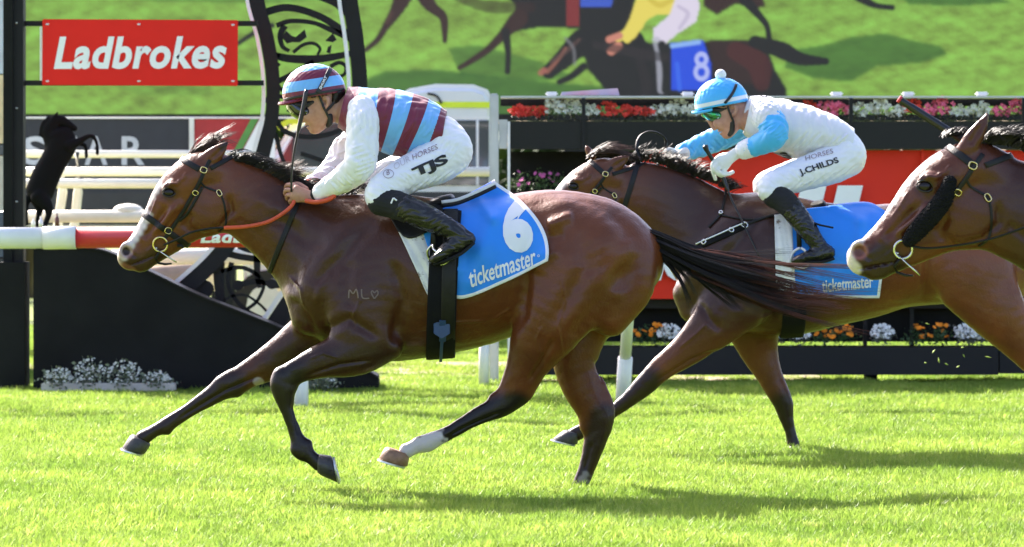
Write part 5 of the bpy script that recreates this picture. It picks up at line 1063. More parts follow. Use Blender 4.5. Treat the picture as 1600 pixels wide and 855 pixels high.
# ------------------------------------------------------------ tack of the leader
P1 = K1['P']
r_ = empty('saddle_cloth', P1(760, 380), 'blue race cloth with white number 6 on the leading bay horse', 'saddle cloth', 'blue race cloths on the horses')
o, cb = patch(K1, [(652, 335), (700, 324), (738, 303), (773, 284)], [(688, 452), (722, 467), (790, 441), (856, 408)], 'cloth', CLOTH, r_, mid=(.45, [(670, 392), (718, 388), (776, 366), (837, 338)]), lift=.012, edge=5.5, fold=.004, seed=1,
              folds=[(742, 300, 770, 340, 9, .018), (770, 340, 735, 440, 12, .010), (700, 340, 720, 420, 10, .008)])
print_text(cb, '6', (791, 398), (46, -6), (-13, -83), PRINT_W, r_, 'number', bold=.07, maxe=.06)
print_text(cb, 'ticketmaster', (735, 449.5), (105, -36), (-4.5, -27), PRINT_W, r_, 'lettering', bold=.018, maxe=.3, shear=.12)
print_text(cb, 'o', (841, 402.5), (3.5, -1.2), (-1, -3.5), PRINT_W, r_, 'trade_mark_dot')
r_ = empty('saddle', P1(660, 320), 'small black racing saddle with girth and stirrups on the leading horse', 'saddle', 'racing saddles on the horses')
patch(K1, [(606, 326), (630, 322), (664, 326)], [(674, 473), (690, 462), (699, 444)], 'pad', WHITE_CLOTH, r_, nu=26, nv=40, lift=.006, thick=.006, fold=.003, seed=4, folds=[(640, 350, 690, 440, 8, .006)])
patch(K1, [(598, 318), (640, 316), (690, 322)], [(622, 362), (645, 372), (700, 345)], 'flap', LEATHER, r_, nu=24, nv=16, lift=.020, thick=.006, fold=.001)
fieldmesh(K1, [[(604, 312, 0, 10, .085), (635, 318, 0, 8, .10), (668, 320, 0, 8, .12), (694, 315, 0, 10, .125), (704, 310, 0, 7, .12)]], 'seat', LEATHER, r_)
for sd in (-1, 1):
    mb = MB(); q = np.array([P1(x, y, sd * d) for x, y, d in ((690, 321, .15), (715, 317, .15), (745, 305, .13), (774, 291, .10))]); mb.tube(spline(q, 5), .010, 8, flat=1.0); mb.build('pad_edge', LEATHER, r_, True)
    mb = MB(); q[:, 2] += .013; mb.tube(spline(q, 5), .0085, 8); mb.build('pad_binding', WHITE_CLOTH, r_, True)
gi = girth(K1, (700, 318), (688, 557), .125, BLACK_WEB, r_, lift=.036, t=.012)
girth(K1, (706, 318), (700, 553), .060, LEATHER, r_, name='surcingle', lift=.047, t=.006)
mb = MB()
for pts, w in (([(691, 492), (690.5, 520)], .028), ([(690.5, 515), (686, 548)], .012)): wrap(K1, pts, w, .006, mb, mirror=False, lift=.049)
mb.build('girth_emblem', mat('navy_emblem', (0.02, 0.05, 0.13), rough=.5), r_)
mb = MB(); th = np.linspace(0, 2 * math.pi, 7); pc, nc = hit(K1['bv'], 690, 504, 0); mb.add([pc + nc * .060 + np.array((.038 * math.cos(a + .52), 0, .042 * math.sin(a + .52))) for a in th[:-1]] + [pc + nc * .052 + np.array((.041 * math.cos(a + .52), 0, .045 * math.sin(a + .52))) for a in th[:-1]],
   [tuple(range(6))] + [(i, (i + 1) % 6, 6 + (i + 1) % 6, 6 + i) for i in range(6)]); mb.build('girth_badge', bpy.data.materials['navy_emblem'], r_)
K1['th'] = False; buckle(K1, 684, 550, .018, .010, 0, r_, m=STEEL, name='girth_buckle'); K1['th'] = True
for sd, dx, dz in ((-1, 0, 0), (1, -6, -4)):      # stirrups
    mb = MB(); q = [P1(x + dx, y + dz, sd * d) for x, y, d in ((668, 330, .26), (676, 355, .315), (679, 385, .335))]; mb.tube(q, .011, 6, flat=.35, up=(0, 1, 0)); lt = mb.build('stirrup_leather', LEATHER, r_, True)
    c = np.array([(676, 383, .335), (668, 392, .325), (671, 405, .31), (684, 414, .32), (698, 411, .345), (701, 403, .37), (690, 398, .385), (678, 390, .36)]); mb = MB()
    mb.tube(spline(np.array([P1(x + dx, y + dz, sd * d) for x, y, d in c]), 5, closed=True), .0055, 8); mb.build('stirrup_iron', STEEL, r_, True)
    mb = MB(); mb.tube([P1(x + dx, y + dz, sd * d) for x, y, d in ((672, 409, .325), (699, 409, .36))], .02, 6, flat=.25); mb.build('stirrup_tread', LEATHER, r_)
# withers brand in chalk
BR = mat('chalk_mark', (0.17, 0.12, 0.10), rough=.9)
bvh_b = K1['bv']
for pts in ([(545, 466), (546, 452), (552, 460), (557, 451), (560, 466)], [(565, 452), (566, 466), (577, 466)], [(585, 467), (580, 458), (582, 454), (585, 458), (589, 454), (591, 459), (585, 467)]):
    mb = MB(); wrap(K1, pts, .006, .0012, mb, mirror=False, lift=.0004, n=4); mb.build('chalk_letter', BR, K1['root'])
# reins and neck strap
ORANGE = mat('orange_rein_rubber', (0.62, 0.085, 0.03), rough=.6, bump=.4, bscale=150)
rn = empty('rein', P1(400, 355, -.1), 'orange rubber rein looping from bit to rider hands on the leading horse', 'rein')
for sd in (-1, 1):
    mb = MB(); mb.tube(spline([P1(x, y, sd * d) for x, y, d in ((256, 383, .07), (275, 375, .09), (300, 363, .105), (330, 357, .115), (352, 356, .12))], 6), .0052, 6); mb.build('leather_end', LEATHER, rn, True)
    mb = MB(); mb.tube(spline([P1(x, y, sd * d) for x, y, d in ((350, 356, .12), (385, 354, .125), (418, 347, .135), (443, 333, .14), (457, 320, .135), (461, 308, .12))], 6), .0085, 8); mb.build('rubber_grip', ORANGE, rn, True)
mb = MB(); mb.tube(spline([P1(x, y, d) for x, y, d in ((466, 292, -.03), (480, 284, .01), (500, 283, .03), (508, 290, .05))], 6), .013, 8, flat=.7); mb.build('rubber_loop', ORANGE, rn, True)
mb = MB(); mb.tube(spline([P1(x, y, d) for x, y, d in ((478, 314, -.15), (495, 316, -.165), (513, 312, -.17), (524, 305, -.17))], 6), .017, 8, flat=.6); mb.build('rubber_loop', ORANGE, rn, True)
mb = MB(); mb.tube(spline([P1(x, y, d) for x, y, d in ((520, 308, -.165), (540, 298, -.15), (560, 286, -.12), (568, 282, -.10))], 6), .011, 8, flat=.5); mb.build('leather_end', LEATHER, rn, True)
mb = MB(); P_, N_ = ring(K1['bv'], P1(450, 358), P1(478, 290) - P1(450, 358), np.radians(np.linspace(-172, 172, 70)), .003, .42)
mb.add(*ribbon(P_, N_, .022, .005)); nk = mb.build('neck_strap', LEATHER, None, True)
tag(nk, 'black neck strap round the base of the leading horse neck', 'strap')

# ------------------------------------------------------------ leading jockey
J1 = empty('person', P1(620, 320), 'jockey in maroon and sky blue striped silks with white sleeves crouched over the leading horse', 'person', 'jockeys riding in the race')
F = Field(P1(430, 335, -.34), P1(745, 92, .34), .0036)
def head_geo(F, K, ax, ay, s, rot, yaw=0):
    """face in jockey-1 pixels about the ear (508,160)"""
    P, SC = K['P'], K['SC']; c_, s_ = math.cos(R(rot)), math.sin(R(rot))
    T = lambda x, y: (ax + s * ((x - 508) * c_ - (y - 160) * s_), ay + s * ((x - 508) * s_ + (y - 160) * c_))
    PT = lambda x, y, d=0: P(*T(x, y), d)
    def ch(rows, k=.01, **kw):
        r = np.array(rows, float); F.chain([PT(*q[:3]) for q in r], r[:, 3] * s * SC, r[:, 4], k=k, **kw)
    sp = s * SC
    ch([(493, 141, 0, 33, .070), (500, 152, 0, 34, .072), (497, 170, 0, 28, .068), (495, 182, 0, 20, .058), (494, 195, 0, 12, .040)], .012)
    ch([(516, 178, 0, 8, .055), (505, 193, 0, 8, .050), (494, 201, 0, 8, .032)], .012)       # jaw
    ch([(463, 165, 0, 6, .022), (465, 175, 0, 5, .014), (470, 187, 0, 4.5, .011)], .008); F.ell(PT(471, 188.5), (5 * sp, .013, 4 * sp), k=.006)
    for sd in (-1, 1): F.ell(PT(475, 189, sd * .010), (3 * sp, .007, 2.6 * sp), k=.004); F.ell(PT(480, 180, sd * .042), (10 * sp, .020, 10 * sp), k=.02)
    ch([(478.5, 194.5, 0, 2.3, .018), (480, 195, 0, 2.3, .018)], .004); ch([(481.5, 199, 0, 2.6, .017), (483, 200, 0, 2.6, .017)], .004)
    ch([(476, 197.6, .0, .9, .021), (484, 196.2, 0, .9, .024)], .002, sub=True)
    F.ell(PT(489, 204), (5.5 * sp, .018, 5 * sp), k=.010)
    for sd in (-1, 1):
        ch([(506, 152, sd * .073, 4.5, .007), (511, 155, sd * .079, 5, .008), (511, 162, sd * .078, 4.4, .008), (507, 169, sd * .073, 3.6, .008)], .004)
        F.ell(PT(507.5, 160, sd * .083), (2.6 * sp, .008, 5 * sp), k=.004, sub=True)
    return PT, sp
HT1, hs = head_geo(F, K1, 508, 160, 1.0, 0)
def lb(rows, k=.02, K=K1):
    r = np.array(rows, float); F.chain([K['P'](*q[:3]) for q in r], r[:, 3] * K['SC'], r[:, 4], k=k)
lb([(518, 172, 0, 19, .054), (535, 168, 0, 21, .056), (552, 172, 0, 24, .065)], .02)
lb([(552, 178, 0, 28, .11), (590, 190, 0, 40, .15), (640, 200, 0, 42, .15), (690, 222, 0, 36, .14)], .02)
for sd in (-1, 1):
    a = 0 if sd < 0 else 1
    lb([(563, 180, sd * .16, 18, .05), (564, 215, sd * .21, 16, .042), (563 - 25 * a, 255 - 8 * a, sd * .235, 15, .038), (527 - 12 * a, 285 - 8 * a, sd * (.17), 13, .034), (498 - 12 * a, 305 - 14 * a, sd * .12, 9.5, .024), (490 - 12 * a, 309 - 16 * a, sd * .11, 9.5, .022)], .015)
    lb([(700, 236, sd * .09, 32, .09), (665, 258, sd * .14, 28, .075), (620, 278, sd * .22, 20, .06), (594, 302, sd * .27, 17, .052)], .015)
kn = [(461, 291, -.115), (459, 298, -.125), (460, 306, -.13), (464, 313, -.125)]
tp = [[(449, 289, -.09), (447, 297, -.065), (456, 299, -.06)], [(447, 297, -.10), (446, 304, -.07), (456, 305, -.06)], [(449, 305, -.105), (449, 311, -.075), (458, 311, -.065)], [(454, 313, -.105), (455, 318, -.08), (462, 317, -.07)]]
hand(F, K1, (488, 309, -.115), kn, tp, .020, [(478, 296, -.08), (466, 288, -.065), (456, 289, -.055)])
hand(F, K1, (474, 292, .095), [(x - 10, y - 14, -d) for x, y, d in kn], [[(x - 10, y - 14, -d) for x, y, d in t] for t in tp], .020, [(466, 282, .06), (456, 276, .045), (446, 276, .035)])
V, Q = F.mesh(); mesh_obj('body', V, Q, SKIN, J1, True)
# silks
MAR, SKY = srgb(112, 22, 52), srgb(112, 178, 232)
SILK1 = band_mat('maroon_blue_silk', [(0, MAR), (.16, SKY), (.30, MAR), (.44, SKY), (.58, MAR), (.72, SKY), (.86, MAR)], bump=.1, bscale=12)
def front_edge(x, y): return x
o, V, Q = fieldmesh(K1, [([(540, 172, 0, 27, .088), (552, 172, 0, 35, .145), (575, 180, 0, 41, .185), (605, 188, 0, 49, .195), (640, 197, 0, 50, .19), (668, 204, 0, 42, .18), (684, 208, 0, 34, .172), (692, 212, 0, 30, .165)], .02)], 'silks', SILK1, J1, h=.0042, wr=(.0035, .14, 3, (1, 1, .6)), creases=fan(600, 236, 668, 214, 24, -34, 9, 2.6, .007, 7) + fan(590, 150, 680, 168, -8, 34, 6, 3, .005, 8),
    pre=lambda F: (F.plane(P1(696, 190), (1.0, 0, -.15)), F.plane(P1(530, 190), (-1, 0, .25))))
px, py = pix(V)
bx = [(560, 132), (591, 138), (618.5, 141), (646, 145), (672.5, 157), (695, 174)]; bt = [(545, 215), (573, 246), (592, 243), (612, 246), (632, 247), (662, 238)]
def stripes1(px, py):
    """stripe coordinate: seams run from the spine (bx) down to the belly (bt)"""
    t = (py - 140) / 105; xs = [np.array(a[0] + (b[0] - a[0]) * (t ** 1.25 if False else np.sign(t) * np.abs(t) ** 1.4)) for a, b in zip(bx, bt)]
    v = np.zeros(px.shape); pv = [.16, .30, .44, .58, .72, .86]; v = .16 - (xs[0] - px) / 200
    for i in range(5): u = (px - xs[i]) / (xs[i + 1] - xs[i]); v = np.where(px >= xs[i], pv[i] + (pv[i + 1] - pv[i]) * u, v)
    return np.where(px >= xs[5], .9, v)
set_attr(o, 'band', np.clip(stripes1(px, py), 0, .99))
# white sleeves
for sd in (-1, 1):
    a = 0 if sd < 0 else 1
    rows = [(566, 172, sd * .155, 22, .062), (567, 190, sd * .19, 25, .064), (566, 215, sd * .215, 24.5, .058), (565 - 22 * a, 240 - 5 * a, sd * .235, 25, .055), (560 - 25 * a, 260 - 8 * a, sd * .24, 24, .053), (540 - 22 * a, 278 - 8 * a, sd * .20, 20.5, .048), (518 - 14 * a, 291 - 10 * a, sd * .155, 16.5, .040), (500 - 12 * a, 302 - 14 * a, sd * .125, 13.5, .034)]
    fieldmesh(K1, [(rows, .01)], 'sleeve', SILK_W, J1, h=.0038, wr=(.0040, .075, 8 + a, (1, 1, .55)), creases=(fan(548, 232, 556, 276, 30, -10, 7, 2.0, .006, 3) + fan(556, 168, 584, 172, 3, 34, 6, 2.2, .005, 4) + fan(510, 286, 545, 268, 14, 16, 5, 1.8, .005, 5)) if sd < 0 else fan(520, 215, 530, 260, 22, -8, 5, 2, .005, 6))
    mb = MB(); mb.tube([P1(497 - 12 * a, 303 - 14 * a, sd * .120), P1(490 - 12 * a, 307.5 - 16 * a, sd * .112)], .0295, 20); mb.build('wristband', SOCK, J1, True)
# collar
fieldmesh(K1, [[(534, 168, 0, 22, .066), (545, 170, 0, 27, .085)]], 'collar', SILK1, J1, h=.004, wr=(.002, .03, 2), pre=lambda F: F.plane(P1(530, 190), (-1, 0, .3)))
# breeches
rows = [[(690, 214, 0, 33, .165), (702, 228, 0, 33, .16), (706, 244, 0, 28, .15)]]
for sd in (-1, 1):
    a = 0 if sd < 0 else 1
    rows.append([(703, 236, sd * .085, 35, .095), (685, 250, sd * .11, 36, .095), (655, 265 - 4 * a, sd * .16, 31, .085), (622 - 10 * a, 281 - 8 * a, sd * .215, 27, .075), (598 - 12 * a, 298 - 10 * a, sd * .26, 25, .062), (592 - 14 * a, 308 - 12 * a, sd * .275, 22, .058)])
o, V, Q = fieldmesh(K1, rows, 'breeches', BREECH, J1, h=.0042, k=.035, wr=(.0022, .07, 11, (.6, .8, 1.1)), creases=fan(604, 318, 722, 268, 26, -20, 15, 1.7, .0045, 9) + fan(585, 292, 640, 262, 16, 12, 7, 1.8, .0045, 10) + fan(690, 205, 724, 225, -18, 26, 7, 2, .004, 11))
bb = bvh_of(V, Q)
print_text(bb, 'TJS', (649, 282), (54, -24), (-7, -18), PRINT_K, J1, 'lettering', bold=.045, maxe=.2, shear=0, space=.95)
print_text(bb, 'HORSES', (645, 251), (39, -17.5), (-1, -8), PRINT_G, J1, 'lettering', maxe=.3, shear=0)
print_text(bb, 'OUR', (617, 266.5), (25, -14), (-2.5, -9), mat('pale_print', (.62, .58, .60), rough=.6), J1, 'lettering', maxe=.3, shear=0)
mb = MB(); q = []
for a in np.linspace(0, 2 * math.pi, 22):
    p, n = hit(bb, 607 + 8 * math.cos(a), 272 + 6.5 * math.sin(a)); q.append(p + n * .002)
mb.tube(q, .0012, 4, cap=False); mb.build('logo_ring', PRINT_G, J1)
print_text(bb, '8', (604.5, 275.5), (4.5, -2.5), (-1, -7), PRINT_G, J1, 'logo_mark', maxe=.4)
# legs below the knee
def lower_leg(K, J, sk, bt, ft, toeM, sd, lat):
    fieldmesh(K, [(sk, .01)], 'gaiter', SOCK, J, h=.004, wr=(.0015, .04, 4))
    b, V, Q = fieldmesh(K, [(bt, .012), (ft, .014)], 'boot', BOOT, J, h=.0036, wr=(.0026, .05, 6, (1, 1, 1)))
    mb = MB(); q = spline(np.array([K['P'](*p) for p in toeM]), 5); mb.tube(q, np.concatenate([np.linspace(.034, .040, len(q) // 2), np.linspace(.040, .026, len(q) - len(q) // 2)]), 10, flat=.22, up=np.cross(q[-1] - q[0], (0, 1, 0))); mb.build('sole', SOCK, b)
for sd in (-1, 1):
    a = 0 if sd < 0 else -8
    lower_leg(K1, J1, [(596 + a, 314 + a / 2, sd * .275, 23, .062), (612 + a, 318 + a / 2, sd * .285, 22.5, .060), (634 + a, 326 + a / 2, sd * .31, 21, .055), (640 + a, 329 + a / 2, sd * .315, 19, .05)],
              [(632 + a, 325 + a / 2, sd * .31, 20, .054), (655 + a, 335 + a / 2, sd * .325, 20, .054), (685 + a, 349 + a / 2, sd * .34, 17, .046), (706 + a, 359 + a / 2, sd * .345, 14.5, .040), (718 + a, 368 + a / 2, sd * .35, 14, .038)],
              [(731 + a, 374 + a / 2, sd * .35, 11.5, .036), (716 + a, 380 + a / 2, sd * .352, 14, .040), (700 + a, 390 + a / 2, sd * .354, 12, .044), (685 + a, 401 + a / 2, sd * .35, 9, .042), (677 + a, 406 + a / 2, sd * .345, 6, .034)],
              [(741 + a, 379 + a / 2, sd * .35), (722 + a, 395 + a / 2, sd * .352), (700 + a, 406 + a / 2, sd * .354), (678 + a, 413 + a / 2, sd * .345)], sd, 1)
mb = MB(); 
gm = MB()
for pts in ([(611, 318), (614.5, 309.5)], [(614.5, 309.5), (620, 313.5)]):
    q = [P1(x, y, -.352) for x, y in pts]; gm.tube(q, .0035, 4)
gm.build('gaiter_mark', PRINT_W, J1)
# head gear
HB1 = band_mat('striped_helmet_cover', [(0, (.62, .74, .86)), (.16, SKY), (.28, MAR), (.47, SKY), (.70, MAR)], rough=.35, sheen=.1, bump=.25, bscale=20)
hl, Vh, Qh = helmet(K1, (491, 146), 49.5, 46, .108, 9, HB1, J1, None, dict(rim=(491, 151.5), f=lambda x, y: (y + .152 * (x - 490) - 90) / 70))
hb = bvh_of(Vh, Qh)
peak(K1, (434, 162.5), (474, 150), .085, mat('maroon_peak', MAR, rough=.35), J1)
def on(bv, pts, w, t, name, m, par, lift=.001, Yn=0, n=6, mirror=False):
    q = spline(np.array(pts, float), n); A = [hit(bv, x, y, Yn) for x, y in q]; P_ = np.array([p + nn * lift for p, nn in A]); N_ = np.array([nn for p, nn in A]); mb = MB(); mb.add(*ribbon(P_.copy(), N_.copy(), w, t))
    o = mb.build(name, m, par, True)
    if mirror:
        P_[:, 1] = 2 * Yn - P_[:, 1]; N_[:, 1] *= -1; mb = MB(); mb.add(*ribbon(P_[::-1], N_[::-1], w, t)); mb.build(name, m, par, True)
    return o
on(hb, [(444, 156), (462, 152), (490, 147), (515, 142.5), (537, 139)], .011, .003, 'helmet_band', STRAP, hl, mirror=True)
on(hb, [(516, 108), (511, 118), (503, 133), (498, 142), (492, 152)], .019, .004, 'goggle_strap', STRAP, hl, lift=.003, mirror=True)
print_text(hb, 'SHORT', (501.5, 140.5), (9, -18.5), (-3.6, -2.2), PRINT_W, hl, 'lettering', bold=.03, maxe=.3, lift=.0085)
hd = bvh_of(V := np.vstack([V[:0], V[:0]]) if False else np.array([v.co[:] for v in J1.children[0].data.vertices]) + np.array(J1.location), np.array([list(p.vertices) for p in J1.children[0].data.polygons]))
on(hd, [(498, 148), (503, 160), (508, 172), (513, 182), (515, 192)], .010, .004, 'chin_strap', STRAP, J1, lift=.004, mirror=True)
on(hd, [(532, 148), (524, 157), (515, 168), (509, 173)], .011, .004, 'chin_strap', STRAP, J1, lift=.006, mirror=True)
fieldmesh(K1, [[(516, 181, -.058, 4, .010), (516, 190, -.052, 4.5, .012), (513, 196, -.035, 4, .012)]], 'chin_cup', STRAP, J1, h=.003)
fieldmesh(K1, [[(527, 146, 0, 12, .070), (524, 156, 0, 10, .068)]], 'hair', HAIR, J1, h=.004, wr=(.003, .02, 3))
def goggles(K, rows, m, J, sd_lat):
    F = Field(K['P'](rows[0][0] - 40, rows[0][1] + 40, -.13), K['P'](rows[0][0] + 45, rows[0][1] - 40, .13), .003)
    for r in rows: F.chain([K['P'](*q[:3]) for q in r[2]], np.array([q[3] for q in r[2]]) * K['SC'], [q[4] for q in r[2]], k=.004)
    V, Q = F.mesh(); return mesh_obj('goggles', V, Q, m, J, True)
GOG = mat('dark_goggle_lens', (.015, .018, .016), rough=.06, coat=1, var=.3)
goggles(K1, [(468, 172, [(459, 165, 0, 12, .066), (469, 173, 0, 14, .072), (479, 175, 0, 11, .072)])], GOG, J1, 1)
fieldmesh(K1, [[(452, 160, 0, 7, .058), (462, 163, 0, 10, .066), (476, 165, 0, 10, .070), (490, 160, 0, 6, .074)]], 'goggle_frame', STRAP, J1, h=.003)
# whip
w1 = MB(); q = spline(np.array([P1(x, y, d) for x, y, d in ((479, 140, -.15), (474, 168, -.152), (466, 205, -.15), (460, 235, -.148), (456, 268, -.145), (455, 300, -.14))]), 5)
w1.tube(q, np.interp(np.linspace(0, 1, len(q)), [0, .04, .38, .42, 1], [.008, .0105, .0095, .0055, .0045]), 8)
o = w1.build('whip', mat('black_whip', (.012, .012, .012), rough=.3), None, True); tag(o, 'black whip held upright in front of the leading jockey face', 'whip')
# ------------------------------------------------------------ hair of the leading horse
HR1 = K1['root']
hair_bundle('mane', K1, HR1, HAIR, [(352, 250, 0), (385, 258, 0), (420, 276, 0), (455, 294, 0), (500, 300, 0), (560, 302, 0)], [(392, 244, 0), (432, 256, 0), (472, 275, 0), (500, 292, 0), (545, 292, 0), (600, 300, 0)], 900, .0022, dyr=(-.035, .03), sag=9, jit=.014, seed=3)
hair_bundle('mane_tuft', K1, HR1, HAIR_B, [(408, 272, 0), (450, 290, 0)], [(478, 248, 0), (492, 262, 0)], 260, .0018, dyr=(-.03, .03), sag=4, jit=.014, seed=5, lenr=(.5, 1))
hair_bundle('forelock', K1, HR1, HAIR_B, [(294, 244, 0), (312, 236, 0), (330, 232, 0)], [(342, 214, 0), (362, 206, 0), (378, 214, 0)], 260, .0018, dyr=(-.02, .05), sag=5, jit=.02, seed=6, lenr=(.4, 1.05))
def tail(K, parent, guides, n, mats, seed=9, r=.0026, M=22, dy=.05):
    """guides: list of (pixel polyline, spread px start, spread px end, count share, material index)"""
    g = np.random.default_rng(seed)
    groups = {}
    for pts, s0, s1, share, mi, l0 in guides:
        q = spline(np.array(pts, float), 10); S = []; N_ = int(n * share); nc = max(4, N_ // 20)
        cc = g.normal(size=nc); cL = g.uniform(l0, 1, nc); cw = g.random((nc, 2)) * 6.3; cd = g.normal(size=nc); ce = g.normal(size=(nc, 2))
        for i in range(N_):
            k = g.integers(nc); L = cL[k] * g.uniform(.85, 1.02); u = np.linspace(0, L, M)
            f = np.interp(u, np.linspace(0, 1, len(q)), q[:, 0]), np.interp(u, np.linspace(0, 1, len(q)), q[:, 1])
            off = (s0 + (s1 - s0) * u) * cc[k] * .5 + g.normal() * (1.3 + 2.6 * u * u)
            x = f[0] + 4 * u * np.sin(u * 5 + cw[k, 0]) + g.normal() * 2 * u; y = f[1] + off + 7 * u * np.sin(u * 6 + cw[k, 1]) + ce[k, 0] * 9 * u ** 3
            d = cd[k] * dy * (.35 + u) + .02 * np.sin(u * 4 + cw[k, 1]) + g.normal() * .008 * (1 + u)
            S.append([K['P'](a, b, c) for a, b, c in zip(x, y, d)])
        groups.setdefault(mi, []).append(np.array(S))
    for mi, ss in groups.items():
        V, Fq = strands(np.concatenate(ss), g.uniform(.6, 1.4, sum(len(s) for s in ss)) * r, .15)
        o = mesh_obj('tail', V, Fq, mats[mi], parent, True); tag(o, kind='stuff')
tail(K1, HR1, [([(996, 362), (1035, 380), (1085, 402), (1140, 418), (1200, 430), (1260, 445)], 9, 26, .40, 0, .5),
               ([(996, 366), (1040, 392), (1090, 418), (1150, 440), (1215, 462), (1300, 474)], 8, 24, .34, 0, .55),
               ([(1060, 392), (1130, 408), (1205, 428), (1290, 444), (1388, 456)], 6, 30, .14, 1, .6),
               ([(1080, 420), (1160, 448), (1230, 468), (1300, 478), (1376, 490)], 8, 26, .16, 1, .6),
               ([(1004, 372), (1018, 395), (1025, 420), (1022, 445)], 6, 22, .06, 0, .5),
               ([(1015, 378), (1050, 410), (1072, 438), (1088, 466)], 8, 34, .10, 0, .5),
               ([(1040, 395), (1095, 430), (1135, 452), (1165, 478)], 8, 28, .08, 0, .5)], 1700, [HAIR, HAIR_R], r=.0018, dy=.06)
fieldmesh(K1, [[(985, 368, 0, 14, .05), (1004, 372, 0, 9, .028), (1030, 384, 0, 7, .022), (1055, 397, 0, 5, .016)]], 'tail_dock', HAIR, HR1, h=.006)
# ------------------------------------------------------------ second horse
BODY2 = [([(985, 297, 0, 47, .075), (1014, 309, 0, 55, .082), (1052, 330, 0, 64, .092), (1092, 360, 0, 74, .12), (1128, 392, 0, 86, .16), (1165, 412, 0, 102, .20)], 0.05),
         ([(1112, 425, 0, 58, .15), (1140, 410, 0, 95, .20), (1180, 410, 0, 110, .25), (1235, 416, 0, 108, .285), (1290, 414, 0, 97, .29), (1345, 410, 0, 89, .28), (1400, 400, 0, 82, .27), (1460, 396, 0, 80, .26), (1515, 400, 0, 74, .24), (1552, 420, 0, 60, .20), (1572, 435, 0, 40, .14)], 0.05)]
MASS2 = [([(1185, 345, .10, 32, .06), (1150, 385, .155, 40, .065), (1110, 430, .17, 38, .06), (1092, 455, .14, 32, .06)], 0.05),
         ([(1195, 390, .17, 40, .06), (1168, 440, .20, 50, .075), (1150, 480, .205, 44, .07)], 0.03),
         ([(1086, 455, .07, 36, .085), (1092, 480, .08, 32, .085)], 0.04),
         ([(1470, 360, .14, 40, .09), (1510, 410, .19, 62, .11), (1530, 440, .19, 58, .10)], 0.035)]
LEGS2 = [([(926, 246, .055, 9, .022), (918, 232, .062, 8, .016), (910, 211, .065, 1.5, .005)], .01),
         ([(1150, 470, -.19, 52, .09), (1118, 505, -.20, 40, .078), (1075, 545, -.20, 27, .058), (1035, 575, -.20, 20.5, .044), (1006, 603, -.20, 17.5, .041), (985, 622, -.20, 14, .034), (958, 643, -.20, 11.5, .027), (925, 664, -.20, 11, .026), (906, 675, -.20, 12.5, .029), (893, 681, -.20, 12, .030)], 0.03),
         ([(1175, 500, .15, 48, .085), (1185, 545, .17, 32, .062), (1203, 588, .17, 21, .048), (1223, 628, .17, 17, .041), (1228, 650, .17, 13, .032), (1235, 675, .17, 10, .026), (1240, 696, .17, 11.5, .030), (1240, 708, .17, 12, .032)], 0.03),
         ([(1525, 440, -.19, 62, .11), (1560, 490, -.20, 46, .095), (1592, 535, -.19, 30, .06), (1622, 575, -.17, 20, .040), (1650, 610, -.16, 14, .030), (1682, 652, -.16, 12, .029), (1700, 672, -.16, 10, .025), (1722, 682, -.16, 12, .03)], 0.03),
         ([(1530, 445, .18, 58, .10), (1575, 488, .19, 42, .09), (1618, 520, .18, 27, .06), (1652, 552, .17, 19, .040), (1690, 575, .16, 13, .03), (1730, 596, .16, 12, .029), (1750, 608, .16, 12, .03)], 0.03)]
CUT2 = [([(1470, 350, .28, 5, .012), (1450, 400, .28, 5, .012), (1440, 470, .27, 6, .014)], 0.03)]
def paint2(px, py, dy, hx, hy):
    d = lambda pts: segdist(px, py, pts); near = dy < .02; far = ~near
    blk = np.zeros(px.shape)
    blk = np.maximum(blk, (1 - smoothstep(18, 46, d([(1005, 603), (955, 643), (893, 681)]))) * near * .92)
    blk = np.maximum(blk, (1 - smoothstep(16, 40, d([(1226, 640), (1240, 708)]))) * far * .9)
    blk = np.maximum(blk, (1 - smoothstep(16, 40, d([(1640, 600), (1720, 680)]))))
    wht = (1 - smoothstep(8, 18, segdist(hx, hy, [(244, 285), (225, 318), (200, 360), (186, 392)]))) * .95
    pnk = (1 - smoothstep(9, 15, np.hypot(hx - 196, hy - 393))) * .8
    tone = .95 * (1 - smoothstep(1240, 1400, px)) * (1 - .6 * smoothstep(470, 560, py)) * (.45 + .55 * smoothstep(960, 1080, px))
    return blk, wht, pnk, tone
BAY2 = coat_mat('brown_bay_coat', (0.20, 0.060, 0.018), (0.036, 0.014, 0.009))
H2 = dict(Y=3.0, head=(.83, 12, 896, 291), lo=W(862, 300, 3.0) * (1, 0, 0) + (-.42, 3 - .42, -.06), hi=(3.05, 3.42, 1.60), torso=BODY2, mass=MASS2, legs=LEGS2, cut=CUT1[:0], relief=[([(1196, 330), (1150, 385), (1108, 432)], 11, -.009, 0), ([(1215, 390), (1226, 450), (1208, 520)], 8, -.010, 0), ([(1090, 470), (1110, 500), (1130, 520)], 6, -.008, 0), ([(1466, 350), (1450, 410), (1444, 480)], 8, -.012, 0), ([(1150, 410), (1146, 450), (1152, 490)], 10, -.006, 0), ([(1130, 545), (1080, 562), (1020, 600)], 3, -.006, -1), ([(1180, 500), (1220, 485), (1260, 490)], 2, .003, 0), ([(1110, 500), (1090, 520), (1060, 545)], 2, .004, -1)], paint=paint2, mat=BAY2, base=1320,
          label='brown bay racehorse directly behind the leader, its ridden by the jockey in white and sky blue',
          hooves=[((862, 687), (906, 696), (882, 671), (908, 679), -.20, .056, HOOF_D), ((1226, 712), (1256, 712), (1229, 697), (1252, 697), .17, .056, HOOF_D),
                  ((1728, 700), (1746, 668), (1710, 690), (1722, 668), -.16, .056, HOOF_D), ((1768, 625), (1772, 590), (1748, 620), (1752, 596), .16, .056, HOOF_D)])
H2['lo'] = (W(800, 300, 3.0)[0], 2.58, -.06)
